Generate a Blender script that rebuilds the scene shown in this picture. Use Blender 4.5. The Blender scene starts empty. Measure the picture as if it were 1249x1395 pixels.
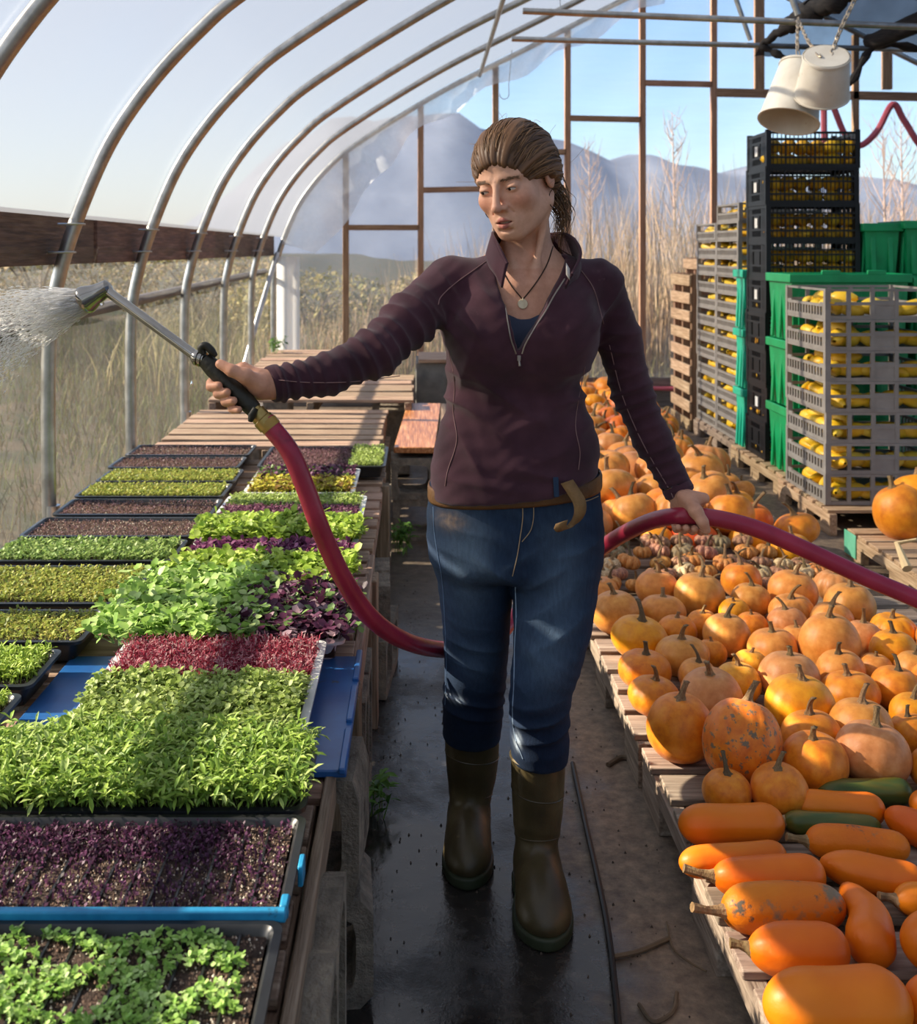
import bpy, bmesh, math, random
import numpy as np
from mathutils import Vector, Matrix, Euler

R = math.radians
SC = bpy.context.scene
COL = SC.collection
random.seed(7)
RNG = np.random.default_rng(11)

# ------------------------------------------------------------------ camera, sky, sun, exposure
# level camera on a shift lens, eye height 1.41 m, looking along +Y down the greenhouse
FPX, VPX, VPY, EYE = 1500.0, 570.0, 340.0, 1.41
cam_data = bpy.data.cameras.new('camera')
cam = bpy.data.objects.new('camera', cam_data)
COL.objects.link(cam)
cam.location = (0, 0, EYE)
cam.rotation_euler = (R(90), 0, 0)
cam_data.sensor_fit = 'AUTO'
cam_data.sensor_width = 36.0
cam_data.lens = FPX * 36.0 / 1395.0
cam_data.shift_x = (624.5 - VPX) / 1395.0
cam_data.shift_y = (VPY - 697.5) / 1395.0
cam_data.clip_start = 0.05
cam_data.clip_end = 2000
cam_data.dof.use_dof = True
cam_data.dof.focus_distance = 2.3
cam_data.dof.aperture_fstop = 7.1
SC.camera = cam

SUN_DIR = Vector((0.85, -0.10, -0.50)).normalized()      # the way the light travels
world = bpy.data.worlds.new('sky')
SC.world = world
world.use_nodes = True
wn = world.node_tree
for n in list(wn.nodes):
    wn.nodes.remove(n)
w_out = wn.nodes.new('ShaderNodeOutputWorld')
w_bg = wn.nodes.new('ShaderNodeBackground')
w_sky = wn.nodes.new('ShaderNodeTexSky')
w_sky.sky_type = 'NISHITA'
w_sky.sun_disc = False
w_sky.sun_elevation = R(31)
w_sky.sun_rotation = R(-90)
w_sky.air_density = 0.9
w_sky.dust_density = 1.0
w_sky.ozone_density = 3.0
w_bg.inputs['Strength'].default_value = 0.20
wn.links.new(w_sky.outputs[0], w_bg.inputs[0])
wn.links.new(w_bg.outputs[0], w_out.inputs[0])

sun_data = bpy.data.lights.new('sun', 'SUN')
sun_data.energy = 10.0
sun_data.color = (1.0, 0.88, 0.70)
sun_data.angle = R(0.6)
sun = bpy.data.objects.new('sun', sun_data)
COL.objects.link(sun)
sun.rotation_euler = SUN_DIR.to_track_quat('-Z', 'Y').to_euler()
sun.location = (-30, 3, 20)

SC.view_settings.view_transform = 'Standard'
SC.view_settings.look = 'None'
SC.view_settings.gamma = 1.0
SC.view_settings.use_curve_mapping = False
SC.view_settings.exposure = 0.60
SC.cycles.use_denoising = True
SC.cycles.max_bounces = 10
SC.cycles.transparent_max_bounces = 24
SC.cycles.transmission_bounces = 8
SC.cycles.sample_clamp_indirect = 4.0
SC.cycles.caustics_reflective = False
SC.cycles.caustics_refractive = False


def P(px, py, Y):
    """The point at depth Y that the photograph shows at pixel (px, py)."""
    return Vector(((px - VPX) / FPX * Y, Y, EYE + (VPY - py) / FPX * Y))


def G(px, py, z):
    """The point on the level plane at height z seen at pixel (px, py)."""
    Y = (EYE - z) * FPX / (py - VPY)
    return Vector(((px - VPX) / FPX * Y, Y, z))


# ------------------------------------------------------------------ colours and materials
def lin(h):
    h = h.lstrip('#')
    o = []
    for i in (0, 2, 4):
        v = int(h[i:i + 2], 16) / 255.0
        o.append(v / 12.92 if v <= 0.04045 else ((v + 0.055) / 1.055) ** 2.4)
    return (o[0], o[1], o[2], 1.0)


def nd(nt, t, **kw):
    n = nt.nodes.new(t)
    for k, v in kw.items():
        if k in n.inputs:
            n.inputs[k].default_value = v
        else:
            setattr(n, k, v)
    return n


def ramp(nt, src, stops):
    r = nt.nodes.new('ShaderNodeValToRGB')
    e = r.color_ramp.elements
    while len(e) < len(stops):
        e.new(0.5)
    for i, (p, c) in enumerate(stops):
        e[i].position = p
        e[i].color = lin(c) if isinstance(c, str) else c
    nt.links.new(src, r.inputs[0])
    return r


def new_mat(name):
    m = bpy.data.materials.new(name)
    m.use_nodes = True
    nt = m.node_tree
    for n in list(nt.nodes):
        nt.nodes.remove(n)
    out = nt.nodes.new('ShaderNodeOutputMaterial')
    return m, nt, out


def coords(nt, scale=(1, 1, 1), jitter=True):
    tc = nt.nodes.new('ShaderNodeTexCoord')
    mp = nt.nodes.new('ShaderNodeMapping')
    mp.inputs['Scale'].default_value = scale
    nt.links.new(tc.outputs['Object'], mp.inputs['Vector'])
    if jitter:
        oi = nt.nodes.new('ShaderNodeObjectInfo')
        mul = nd(nt, 'ShaderNodeMath', operation='MULTIPLY')
        mul.inputs[1].default_value = 37.0
        nt.links.new(oi.outputs['Random'], mul.inputs[0])
        nt.links.new(mul.outputs[0], mp.inputs['Location'])
    return mp.outputs[0]


def pmat(name, stops, scale=6.0, stretch=(1, 1, 1), rough=0.6, metallic=0.0, spec=0.4, bump=0.0, bscale=40.0,
         detail=4.0, spots=None, rough_var=0.0, sheen=0.0, coat=0.0, vary=0.0, attr=None, sss=0.0):
    """Principled material: noise through a colour ramp, optional spots (colour, scale, threshold), bump, attribute tint."""
    m, nt, out = new_mat(name)
    b = nt.nodes.new('ShaderNodeBsdfPrincipled')
    nt.links.new(b.outputs[0], out.inputs[0])
    b.inputs['Roughness'].default_value = rough
    b.inputs['Metallic'].default_value = metallic
    b.inputs['Specular IOR Level'].default_value = spec
    if sheen:
        b.inputs['Sheen Weight'].default_value = sheen
        b.inputs['Sheen Roughness'].default_value = 0.5
    if coat:
        b.inputs['Coat Weight'].default_value = coat
        b.inputs['Coat Roughness'].default_value = 0.2
    if sss:
        b.inputs['Subsurface Weight'].default_value = sss
        b.inputs['Subsurface Radius'].default_value = (0.01, 0.004, 0.002)
        b.inputs['Subsurface Scale'].default_value = 0.5
    v = coords(nt, stretch)
    if isinstance(stops, str):
        stops = [(0.0, stops), (1.0, stops)]
    nz = nd(nt, 'ShaderNodeTexNoise', Scale=scale, Detail=detail, Roughness=0.6)
    nt.links.new(v, nz.inputs['Vector'])
    cr = ramp(nt, nz.outputs['Fac'], stops)
    col = cr.outputs[0]
    for sp in (spots or []):
        c, s, th = sp[:3]
        n2 = nd(nt, 'ShaderNodeTexNoise', Scale=s, Detail=5.0, Roughness=0.65)
        nt.links.new(v, n2.inputs['Vector'])
        rr = ramp(nt, n2.outputs['Fac'], [(th, (0, 0, 0, 1)), (min(th + 0.06, 1.0), (1, 1, 1, 1))])
        mx = nd(nt, 'ShaderNodeMix', data_type='RGBA')
        nt.links.new(rr.outputs[0], mx.inputs[0])
        nt.links.new(col, mx.inputs[6])
        mx.inputs[7].default_value = lin(c)
        col = mx.outputs[2]
    if vary:
        oi = nt.nodes.new('ShaderNodeObjectInfo')
        hs = nt.nodes.new('ShaderNodeHueSaturation')
        mr = nd(nt, 'ShaderNodeMapRange')
        mr.inputs['To Min'].default_value = 1 - vary
        mr.inputs['To Max'].default_value = 1 + vary
        nt.links.new(oi.outputs['Random'], mr.inputs['Value'])
        nt.links.new(mr.outputs[0], hs.inputs['Value'])
        mr2 = nd(nt, 'ShaderNodeMapRange')
        mr2.inputs['To Min'].default_value = 0.5 + vary * 0.06
        mr2.inputs['To Max'].default_value = 0.5 - vary * 0.06
        nt.links.new(oi.outputs['Random'], mr2.inputs['Value'])
        nt.links.new(mr2.outputs[0], hs.inputs['Hue'])
        nt.links.new(col, hs.inputs['Color'])
        col = hs.outputs[0]
    if attr:
        at = nt.nodes.new('ShaderNodeAttribute')
        at.attribute_name = attr
        mx = nd(nt, 'ShaderNodeMix', data_type='RGBA', blend_type='MULTIPLY')
        mx.inputs[0].default_value = 1.0
        nt.links.new(col, mx.inputs[6])
        nt.links.new(at.outputs['Color'], mx.inputs[7])
        col = mx.outputs[2]
    nt.links.new(col, b.inputs['Base Color'])
    if rough_var:
        mr = nd(nt, 'ShaderNodeMapRange')
        mr.inputs['To Min'].default_value = max(0.02, rough - rough_var)
        mr.inputs['To Max'].default_value = min(1, rough + rough_var)
        nt.links.new(nz.outputs['Fac'], mr.inputs['Value'])
        nt.links.new(mr.outputs[0], b.inputs['Roughness'])
    if bump:
        n3 = nd(nt, 'ShaderNodeTexNoise', Scale=bscale, Detail=4.0, Roughness=0.6)
        nt.links.new(v, n3.inputs['Vector'])
        bp = nd(nt, 'ShaderNodeBump', Strength=bump, Distance=0.01)
        nt.links.new(n3.outputs['Fac'], bp.inputs['Height'])
        nt.links.new(bp.outputs[0], b.inputs['Normal'])
    return m


def wood_mat(name, dark, mid, light, axis=0, rough=0.75, s=3.0):
    st = [26.0, 26.0, 26.0]
    st[axis] = 1.6
    return pmat(name, [(0.25, dark), (0.5, mid), (0.75, light)], scale=s, stretch=tuple(st), rough=rough, bump=0.5, bscale=4.0,
                spots=[(dark, 1.6, 0.66)], vary=0.18)


# ------------------------------------------------------------------ objects
def tag(o, label=None, cat=None, group=None, kind=None):
    if label:
        o['label'] = label
    if cat:
        o['category'] = cat
    if group:
        o['group'] = group
    if kind:
        o['kind'] = kind
    return o


def thing(name, label, cat, loc=(0, 0, 0), rz=0.0, group=None):
    o = bpy.data.objects.new(name, None)
    o.empty_display_size = 0.05
    COL.objects.link(o)
    o.location = loc
    o.rotation_euler = (0, 0, rz)
    return tag(o, label, cat, group)


def local_matrix(o):
    m = Matrix.LocRotScale(o.location, o.rotation_euler, o.scale)
    return local_matrix(o.parent) @ m if o.parent else m


def mesh_np(name, V, F, smooth=None):
    """V (n,3); F list of arrays (m,k) or ragged list of tuples."""
    me = bpy.data.meshes.new(name)
    V = np.asarray(V, dtype=np.float32).reshape(-1, 3)
    if isinstance(F, np.ndarray):
        F = [F]
    if len(F) and isinstance(F[0], np.ndarray):
        loops = np.concatenate([f.ravel() for f in F]).astype(np.int32)
        tot = np.concatenate([np.full(len(f), f.shape[1]) for f in F]).astype(np.int32)
    else:
        loops = np.array([i for f in F for i in f], dtype=np.int32)
        tot = np.array([len(f) for f in F], dtype=np.int32)
    start = np.concatenate([[0], np.cumsum(tot)[:-1]]).astype(np.int32)
    me.vertices.add(len(V))
    me.vertices.foreach_set('co', V.ravel())
    me.loops.add(len(loops))
    me.loops.foreach_set('vertex_index', loops)
    me.polygons.add(len(tot))
    me.polygons.foreach_set('loop_start', start)
    me.polygons.foreach_set('loop_total', tot)
    me.update(calc_edges=True)
    me.validate()
    if smooth is not None:
        me.polygons.foreach_set('use_smooth', np.ones(len(me.polygons), dtype=bool))
        if smooth < 179:
            me.set_sharp_from_angle(angle=R(smooth))
    return me


def link(name, me, mat, parent=None, loc=(0, 0, 0)):
    o = bpy.data.objects.new(name, me)
    COL.objects.link(o)
    o.location = loc
    if parent is not None:
        o.parent = parent
    for m in (mat if isinstance(mat, (list, tuple)) else [mat]):
        if m is not None and m.name not in [x.name for x in me.materials if x]:
            me.materials.append(m)
    return o


def copy_tree(o, parent=None):
    c = o.copy()
    COL.objects.link(c)
    if parent is not None:
        c.parent = parent
    for ch in list(o.children):
        copy_tree(ch, c)
    return c


def catmull(pts, n=8, closed=False):
    p = [np.array(q, dtype=float) for q in pts]
    out = []
    m = len(p)
    rng_ = range(m if closed else m - 1)
    for i in rng_:
        if closed:
            a, b, c, d = p[(i - 1) % m], p[i], p[(i + 1) % m], p[(i + 2) % m]
        else:
            b, c = p[i], p[i + 1]
            a = p[i - 1] if i > 0 else 2 * b - c
            d = p[i + 2] if i + 2 < m else 2 * c - b
        for k in range(n):
            t = k / n
            out.append(0.5 * ((2 * b) + (-a + c) * t + (2 * a - 5 * b + 4 * c - d) * t * t + (-a + 3 * b - 3 * c + d) * t ** 3))
    if not closed:
        out.append(p[-1])
    return np.array(out)


class MB:
    """Collects simple shapes (world coordinates) and links them as ONE mesh object."""

    def __init__(self):
        self.v, self.f = [], []

    def add(self, V, F):
        o = len(self.v)
        self.v.extend([tuple(map(float, q)) for q in V])
        self.f.extend([tuple(int(i) + o for i in q) for q in F])
        return self

    def box(self, c, s, rot=None, taper=1.0):
        hx, hy, hz = s[0] / 2, s[1] / 2, s[2] / 2
        V = []
        for z, t in ((-hz, taper), (hz, 1.0)):
            V += [Vector((-hx * t, -hy * t, z)), Vector((hx * t, -hy * t, z)), Vector((hx * t, hy * t, z)), Vector((-hx * t, hy * t, z))]
        M3 = rot.to_matrix() if rot is not None else Matrix.Identity(3)
        V = [M3 @ q + Vector(c) for q in V]
        return self.add(V, [(3, 2, 1, 0), (4, 5, 6, 7), (0, 1, 5, 4), (1, 2, 6, 5), (2, 3, 7, 6), (3, 0, 4, 7)])

    def span(self, x0, x1, y0, y1, z0, z1):
        return self.box(((x0 + x1) / 2, (y0 + y1) / 2, (z0 + z1) / 2), (abs(x1 - x0), abs(y1 - y0), abs(z1 - z0)))

    def bar(self, a, b, w, h, up=(0, 0, 1)):
        a, b = Vector(a), Vector(b)
        d = b - a
        L = d.length
        d.normalize()
        up = Vector(up)
        s = d.cross(up)
        if s.length < 1e-4:
            s = d.cross(Vector((0, 1, 0)))
        s.normalize()
        u = s.cross(d)
        V = []
        for q in (a, b):
            for i, j in ((-1, -1), (1, -1), (1, 1), (-1, 1)):
                V.append(q + s * (i * w / 2) + u * (j * h / 2))
        return self.add(V, [(3, 2, 1, 0), (4, 5, 6, 7), (0, 1, 5, 4), (1, 2, 6, 5), (2, 3, 7, 6), (3, 0, 4, 7)])

    def tube(self, pts, r, n=10, caps=True, closed=False):
        pts = [Vector(q) for q in pts]
        m = len(pts)
        rr = r if hasattr(r, '__len__') else [r] * m
        V, F = [], []
        prev = None
        for i, q in enumerate(pts):
            if closed:
                d = pts[(i + 1) % m] - pts[i - 1]
            else:
                d = pts[min(i + 1, m - 1)] - pts[max(i - 1, 0)]
            if d.length < 1e-9:
                d = Vector((0, 0, 1))
            d.normalize()
            if prev is None:
                u = d.orthogonal().normalized()
            else:
                u = prev - d * prev.dot(d)
                u = u.normalized() if u.length > 1e-6 else d.orthogonal().normalized()
            prev = u
            w = d.cross(u)
            for k in range(n):
                a = 2 * math.pi * k / n
                V.append(q + (u * math.cos(a) + w * math.sin(a)) * rr[i])
        for i in range(m if closed else m - 1):
            j = (i + 1) % m
            for k in range(n):
                l = (k + 1) % n
                F.append((i * n + k, i * n + l, j * n + l, j * n + k))
        if caps and not closed:
            F.append(tuple(range(n - 1, -1, -1)))
            F.append(tuple((m - 1) * n + k for k in range(n)))
        return self.add(V, F)

    def lathe(self, prof, c=(0, 0, 0), n=24, rot=None, cap=True):
        V, F = [], []
        M3 = rot.to_matrix() if rot is not None else Matrix.Identity(3)
        for r_, z in prof:
            for k in range(n):
                a = 2 * math.pi * k / n
                V.append(M3 @ Vector((r_ * math.cos(a), r_ * math.sin(a), z)) + Vector(c))
        m = len(prof)
        for i in range(m - 1):
            for k in range(n):
                l = (k + 1) % n
                F.append((i * n + k, i * n + l, (i + 1) * n + l, (i + 1) * n + k))
        if cap:
            F.append(tuple(range(n - 1, -1, -1)))
            F.append(tuple((m - 1) * n + k for k in range(n)))
        return self.add(V, F)

    def ball(self, c, r, n=12, m=8, rot=None):
        r = r if hasattr(r, '__len__') else (r, r, r)
        M3 = rot.to_matrix() if rot is not None else Matrix.Identity(3)
        V = [M3 @ Vector((0, 0, -r[2])) + Vector(c)]
        F = []
        for i in range(1, m):
            t = -math.pi / 2 + math.pi * i / m
            for k in range(n):
                a = 2 * math.pi * k / n
                V.append(M3 @ Vector((r[0] * math.cos(t) * math.cos(a), r[1] * math.cos(t) * math.sin(a), r[2] * math.sin(t))) + Vector(c))
        V.append(M3 @ Vector((0, 0, r[2])) + Vector(c))
        for k in range(n):
            F.append((0, 1 + (k + 1) % n, 1 + k))
            F.append((len(V) - 1, 1 + (m - 2) * n + k, 1 + (m - 2) * n + (k + 1) % n))
        for i in range(m - 2):
            for k in range(n):
                a, b = 1 + i * n + k, 1 + i * n + (k + 1) % n
                F.append((a, b, b + n, a + n))
        return self.add(V, F)

    def grid(self, pts):
        """pts[i][j] -> quads"""
        m, n = len(pts), len(pts[0])
        V = [q for row in pts for q in row]
        F = [(i * n + j, i * n + j + 1, (i + 1) * n + j + 1, (i + 1) * n + j) for i in range(m - 1) for j in range(n - 1)]
        return self.add(V, F)

    def build(self, name, mat, parent=None, smooth=40, bevel=0.0, origin=None, solid=0.0, subsurf=0):
        V = np.array(self.v, dtype=float)
        if parent is not None:
            inv = np.array(local_matrix(parent).inverted())
            V = V @ inv[:3, :3].T + inv[:3, 3]
            loc = (0, 0, 0)
        else:
            if origin is None:
                mn, mx = V.min(0), V.max(0)
                origin = ((mn[0] + mx[0]) / 2, (mn[1] + mx[1]) / 2, mn[2])
            V = V - np.array(origin)
            loc = origin
        me = mesh_np(name, V, self.f, smooth)
        o = link(name, me, mat, parent, loc)
        if solid:
            md = o.modifiers.new('thickness', 'SOLIDIFY')
            md.thickness = solid
            md.offset = 0
        if bevel:
            md = o.modifiers.new('edge', 'BEVEL')
            md.width = bevel
            md.segments = 2
            md.limit_method = 'ANGLE'
            md.angle_limit = R(40)
        if subsurf:
            md = o.modifiers.new('round', 'SUBSURF')
            md.levels = md.render_levels = subsurf
        return o


ORD = ['zeroth', 'first', 'second', 'third', 'fourth', 'fifth', 'sixth', 'seventh', 'eighth', 'ninth', 'tenth', 'eleventh', 'twelfth', 'thirteenth',
       'fourteenth', 'fifteenth', 'sixteenth', 'seventeenth', 'eighteenth', 'nineteenth', 'twentieth']

# ------------------------------------------------------------------ materials of the setting
def film_mat(name, clear, white, body, streak=0.0, sscale=(1, 1, 1), gloss=0.06):
    """Polyethylene film: partly clear, partly milky (passes and scatters light)."""
    m, nt, out = new_mat(name)
    tr = nd(nt, 'ShaderNodeBsdfTransparent')
    tr.inputs[0].default_value = (clear, clear, clear * 1.0, 1)
    tl = nd(nt, 'ShaderNodeBsdfTranslucent')
    tl.inputs[0].default_value = lin(body)
    df = nd(nt, 'ShaderNodeBsdfDiffuse')
    df.inputs[0].default_value = lin(body)
    m1 = nd(nt, 'ShaderNodeMixShader')
    m1.inputs[0].default_value = 0.3
    nt.links.new(tl.outputs[0], m1.inputs[1])
    nt.links.new(df.outputs[0], m1.inputs[2])
    m2 = nd(nt, 'ShaderNodeMixShader')
    v = coords(nt, sscale, jitter=False)
    nz = nd(nt, 'ShaderNodeTexNoise', Scale=1.0, Detail=5.0, Roughness=0.62)
    nt.links.new(v, nz.inputs['Vector'])
    mr = nd(nt, 'ShaderNodeMapRange')
    mr.inputs['From Min'].default_value = 0.3
    mr.inputs['From Max'].default_value = 0.72
    mr.inputs['To Min'].default_value = max(0.0, white - streak)
    mr.inputs['To Max'].default_value = min(1.0, white + streak)
    nt.links.new(nz.outputs['Fac'], mr.inputs['Value'])
    nt.links.new(mr.outputs[0], m2.inputs[0])
    nt.links.new(tr.outputs[0], m2.inputs[1])
    nt.links.new(m1.outputs[0], m2.inputs[2])
    gl = nd(nt, 'ShaderNodeBsdfGlossy')
    gl.inputs['Roughness'].default_value = 0.25
    m3 = nd(nt, 'ShaderNodeMixShader')
    m3.inputs[0].default_value = gloss
    nt.links.new(m2.outputs[0], m3.inputs[1])
    nt.links.new(gl.outputs[0], m3.inputs[2])
    nt.links.new(m3.outputs[0], out.inputs[0])
    return m


M_ROOF = film_mat('milky roof film', 0.84, 0.70, '#7c7f85', 0.03, (0.9, 0.5, 0.9))
M_SIDE = film_mat('clear side film', 0.92, 0.10, '#a5a29c', 0.05, (1.0, 2.2, 0.7))
M_END = film_mat('clear end wall film', 0.93, 0.17, '#d3dae2', 0.07, (0.7, 1.0, 5.0))
M_STEEL = pmat('galvanised steel', [(0.3, '#9a9894'), (0.7, '#c4c3bf')], scale=14, rough=0.34, metallic=0.9, rough_var=0.08)
M_DWOOD = wood_mat('weathered brown wood', '#3e2c24', '#6a4d3e', '#8d6d5a', axis=1)
M_STUD = wood_mat('brown stud wood', '#7d5c46', '#a07c62', '#bd997c', axis=2)
M_RAIL = wood_mat('brown rail wood', '#73523d', '#96735a', '#b59074', axis=0)


def floor_mat():
    m, nt, out = new_mat('wet black ground cloth with mud')
    b = nt.nodes.new('ShaderNodeBsdfPrincipled')
    nt.links.new(b.outputs[0], out.inputs[0])
    v = coords(nt, (1, 1, 1), jitter=False)
    sep = nd(nt, 'ShaderNodeSeparateXYZ')
    nt.links.new(v, sep.inputs[0])
    n1 = nd(nt, 'ShaderNodeTexNoise', Scale=2.2, Detail=6.0, Roughness=0.65)
    n2 = nd(nt, 'ShaderNodeTexNoise', Scale=26.0, Detail=5.0, Roughness=0.7)
    n3 = nd(nt, 'ShaderNodeTexNoise', Scale=110.0, Detail=3.0, Roughness=0.7)
    for n in (n1, n2, n3):
        nt.links.new(v, n.inputs['Vector'])
    # the mud is thicker away from the wet middle of the aisle: by x (metres) with ragged edges
    wob = nd(nt, 'ShaderNodeMath', operation='MULTIPLY_ADD')
    nt.links.new(n1.outputs['Fac'], wob.inputs[0])
    wob.inputs[1].default_value = 0.55
    nt.links.new(sep.outputs[0], wob.inputs[2])
    muddy = ramp(nt, wob.outputs[0], [(0.60, (0, 0, 0, 1)), (0.74, (1, 1, 1, 1))])
    far = nd(nt, 'ShaderNodeMapRange')
    far.inputs['From Min'].default_value = 3.4
    far.inputs['From Max'].default_value = 5.5
    nt.links.new(sep.outputs[1], far.inputs['Value'])
    mud = ramp(nt, n2.outputs['Fac'], [(0.25, '#4a3f35'), (0.5, '#766757'), (0.75, '#98866f')])
    cloth = ramp(nt, n2.outputs['Fac'], [(0.3, '#1b1a19'), (0.55, '#2f2c29'), (0.8, '#514a43')])
    mxf = nd(nt, 'ShaderNodeMath', operation='MAXIMUM')
    nt.links.new(muddy.outputs[0], mxf.inputs[0])
    mfar = nd(nt, 'ShaderNodeMath', operation='MULTIPLY')
    mfar.inputs[1].default_value = 0.55
    nt.links.new(far.outputs[0], mfar.inputs[0])
    nt.links.new(mfar.outputs[0], mxf.inputs[1])
    mx = nd(nt, 'ShaderNodeMix', data_type='RGBA')
    nt.links.new(mxf.outputs[0], mx.inputs[0])
    nt.links.new(cloth.outputs[0], mx.inputs[6])
    nt.links.new(mud.outputs[0], mx.inputs[7])
    nt.links.new(mx.outputs[2], b.inputs['Base Color'])
    # puddles: glossy where the low noise is low, in the aisle
    pud = ramp(nt, n1.outputs['Fac'], [(0.36, (0.05, 0.05, 0.05, 1)), (0.50, (0.22, 0.22, 0.22, 1)), (0.62, (0.5, 0.5, 0.5, 1))])
    mr = nd(nt, 'ShaderNodeMix', data_type='RGBA')
    nt.links.new(mxf.outputs[0], mr.inputs[0])
    nt.links.new(pud.outputs[0], mr.inputs[6])
    mr.inputs[7].default_value = (0.75, 0.75, 0.75, 1)
    nt.links.new(mr.outputs[2], b.inputs['Roughness'])
    b.inputs['Specular IOR Level'].default_value = 0.5
    bp = nd(nt, 'ShaderNodeBump', Strength=0.35, Distance=0.006)
    ad = nd(nt, 'ShaderNodeMath', operation='MULTIPLY_ADD')
    nt.links.new(n3.outputs['Fac'], ad.inputs[0])
    ad.inputs[1].default_value = 0.5
    nt.links.new(n2.outputs['Fac'], ad.inputs[2])
    nt.links.new(ad.outputs[0], bp.inputs['Height'])
    st = nd(nt, 'ShaderNodeMapRange')
    st.inputs['From Min'].default_value = 0.1
    st.inputs['From Max'].default_value = 0.6
    st.inputs['To Min'].default_value = 0.06
    st.inputs['To Max'].default_value = 0.6
    nt.links.new(mr.outputs[2], st.inputs['Value'])
    nt.links.new(st.outputs[0], bp.inputs['Strength'])
    nt.links.new(bp.outputs[0], b.inputs['Normal'])
    return m


M_FLOOR = floor_mat()

# ------------------------------------------------------------------ floor and film
YW = 10.0           # end wall
XL = -1.30          # left wall
RIDGE = (2.62, 4.04)
PROFILE = [(-1.30, 0.0), (-1.315, 0.55), (-1.315, 1.07), (-1.285, 1.29), (-1.215, 1.52), (-1.10, 1.785), (-0.954, 2.0), (-0.784, 2.185),
           (-0.614, 2.33), (-0.2, 2.60), (0.30, 2.89), (1.0, 3.24), (1.87, 3.68), RIDGE]
prof = catmull([(x, 0, z) for x, z in PROFILE], 8)
prof_r = [(2 * RIDGE[0] - x, 0, z) for x, _, z in prof[::-1]]

fl = MB()
nx, ny = 40, 60
fl.grid([[(-1.6 + 8.6 * i / nx, -4.2 + (YW + 4.4) * j / ny, 0.0) for j in range(ny + 1)] for i in range(nx + 1)])
o = fl.build('floor', M_FLOOR, origin=(0, 0, 0))
for p in o.data.polygons:
    if p.normal.z < 0:
        p.flip() if hasattr(p, 'flip') else None
tag(o, kind='structure')

HOOPS = [-3.3, -2.05, -0.85, 0.35, 1.55, 2.74, 3.92, 5.04, 6.19, 7.44, 8.67]


def sag(Y):
    """Film bellies slightly outwards between hoops."""
    ys = HOOPS + [YW]
    for a, b in zip(ys[:-1], ys[1:]):
        if a <= Y <= b:
            return math.sin(math.pi * (Y - a) / (b - a))
    return 0.0


up_film = [q for q in prof if q[2] >= 1.50]
rf = MB()
rows = []
YS = np.linspace(-4.0, YW, 90)
cx0, cz0 = 1.6, 1.2
for Y in YS:
    row = []
    for x, _, z in list(up_film):
        d = Vector((x - cx0, 0, z - cz0)).normalized()
        k = 0.030 + 0.012 * sag(Y) * min(1.0, (z - 1.5) * 1.5)
        row.append((x + d.x * k, Y, z + d.z * k))
    rows.append(row)
rf.grid(rows)
o = rf.build('ceiling', M_ROOF, origin=(0, 0, 0), smooth=180)
tag(o, kind='structure')
rf = MB()
rf.grid([[(x - 0.03 * (x > RIDGE[0]) * 0 + 0.02, Y, z + 0.03) for x, _, z in prof_r if z > 1.5] for Y in np.linspace(-4.0, YW, 12)])
o = rf.build('ceiling.001', M_ROOF, origin=(0, 0, 0), smooth=180)
tag(o, kind='structure')

wl = MB()
rows = []
for Y in np.linspace(-4.0, YW, 80):
    row = []
    for z in np.linspace(0.0, 1.42, 22):
        xx = np.interp(z, [q[2] for q in prof[:30]], [q[0] for q in prof[:30]])
        row.append((xx - 0.045 + 0.006 * math.sin(Y * 5 + z * 3) + 0.004 * math.sin(Y * 13 - z * 7), Y, z))
    rows.append(row)
wl.grid(rows)
o = wl.build('wall_left', M_SIDE, origin=(0, 0, 0), smooth=180)
tag(o, kind='structure')
wr = MB()
wr.grid([[(2 * RIDGE[0] + 1.34, Y, z) for z in np.linspace(0, 1.6, 4)] for Y in np.linspace(-4.0, YW, 6)])
o = wr.build('wall_right', M_SIDE, origin=(0, 0, 0), smooth=180)
tag(o, kind='structure')


def roof_z(x):
    if x > RIDGE[0]:
        x = 2 * RIDGE[0] - x
    xs = [q[0] for q in prof if q[2] > 0.9]
    zs = [q[2] for q in prof if q[2] > 0.9]
    return float(np.interp(x, xs, zs))


wb = MB()
rows = []
for x in np.linspace(-1.30, 2 * RIDGE[0] + 1.30, 120):
    zt = roof_z(x)
    rows.append([(x, YW + 0.06 + 0.012 * math.sin(x * 4 + z * 2.0) + 0.006 * math.sin(x * 9 - z * 6), z) for z in np.linspace(0.02, zt, 40)])
wb.grid(rows)
o = wb.build('wall_back', M_END, origin=(0, 0, 0), smooth=180)
tag(o, kind='structure')

wf = MB()
wf.grid([[(x, -4.0, zz) for zz in np.linspace(0.02, roof_z(x), 6)] for x in np.linspace(-1.30, 2 * RIDGE[0] + 1.30, 60)])
o = wf.build('wall_front', film_mat('milky front film', 0.85, 0.6, '#a8acb2', 0.05), origin=(0, 0, 0), smooth=180)
tag(o, kind='structure')

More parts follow.
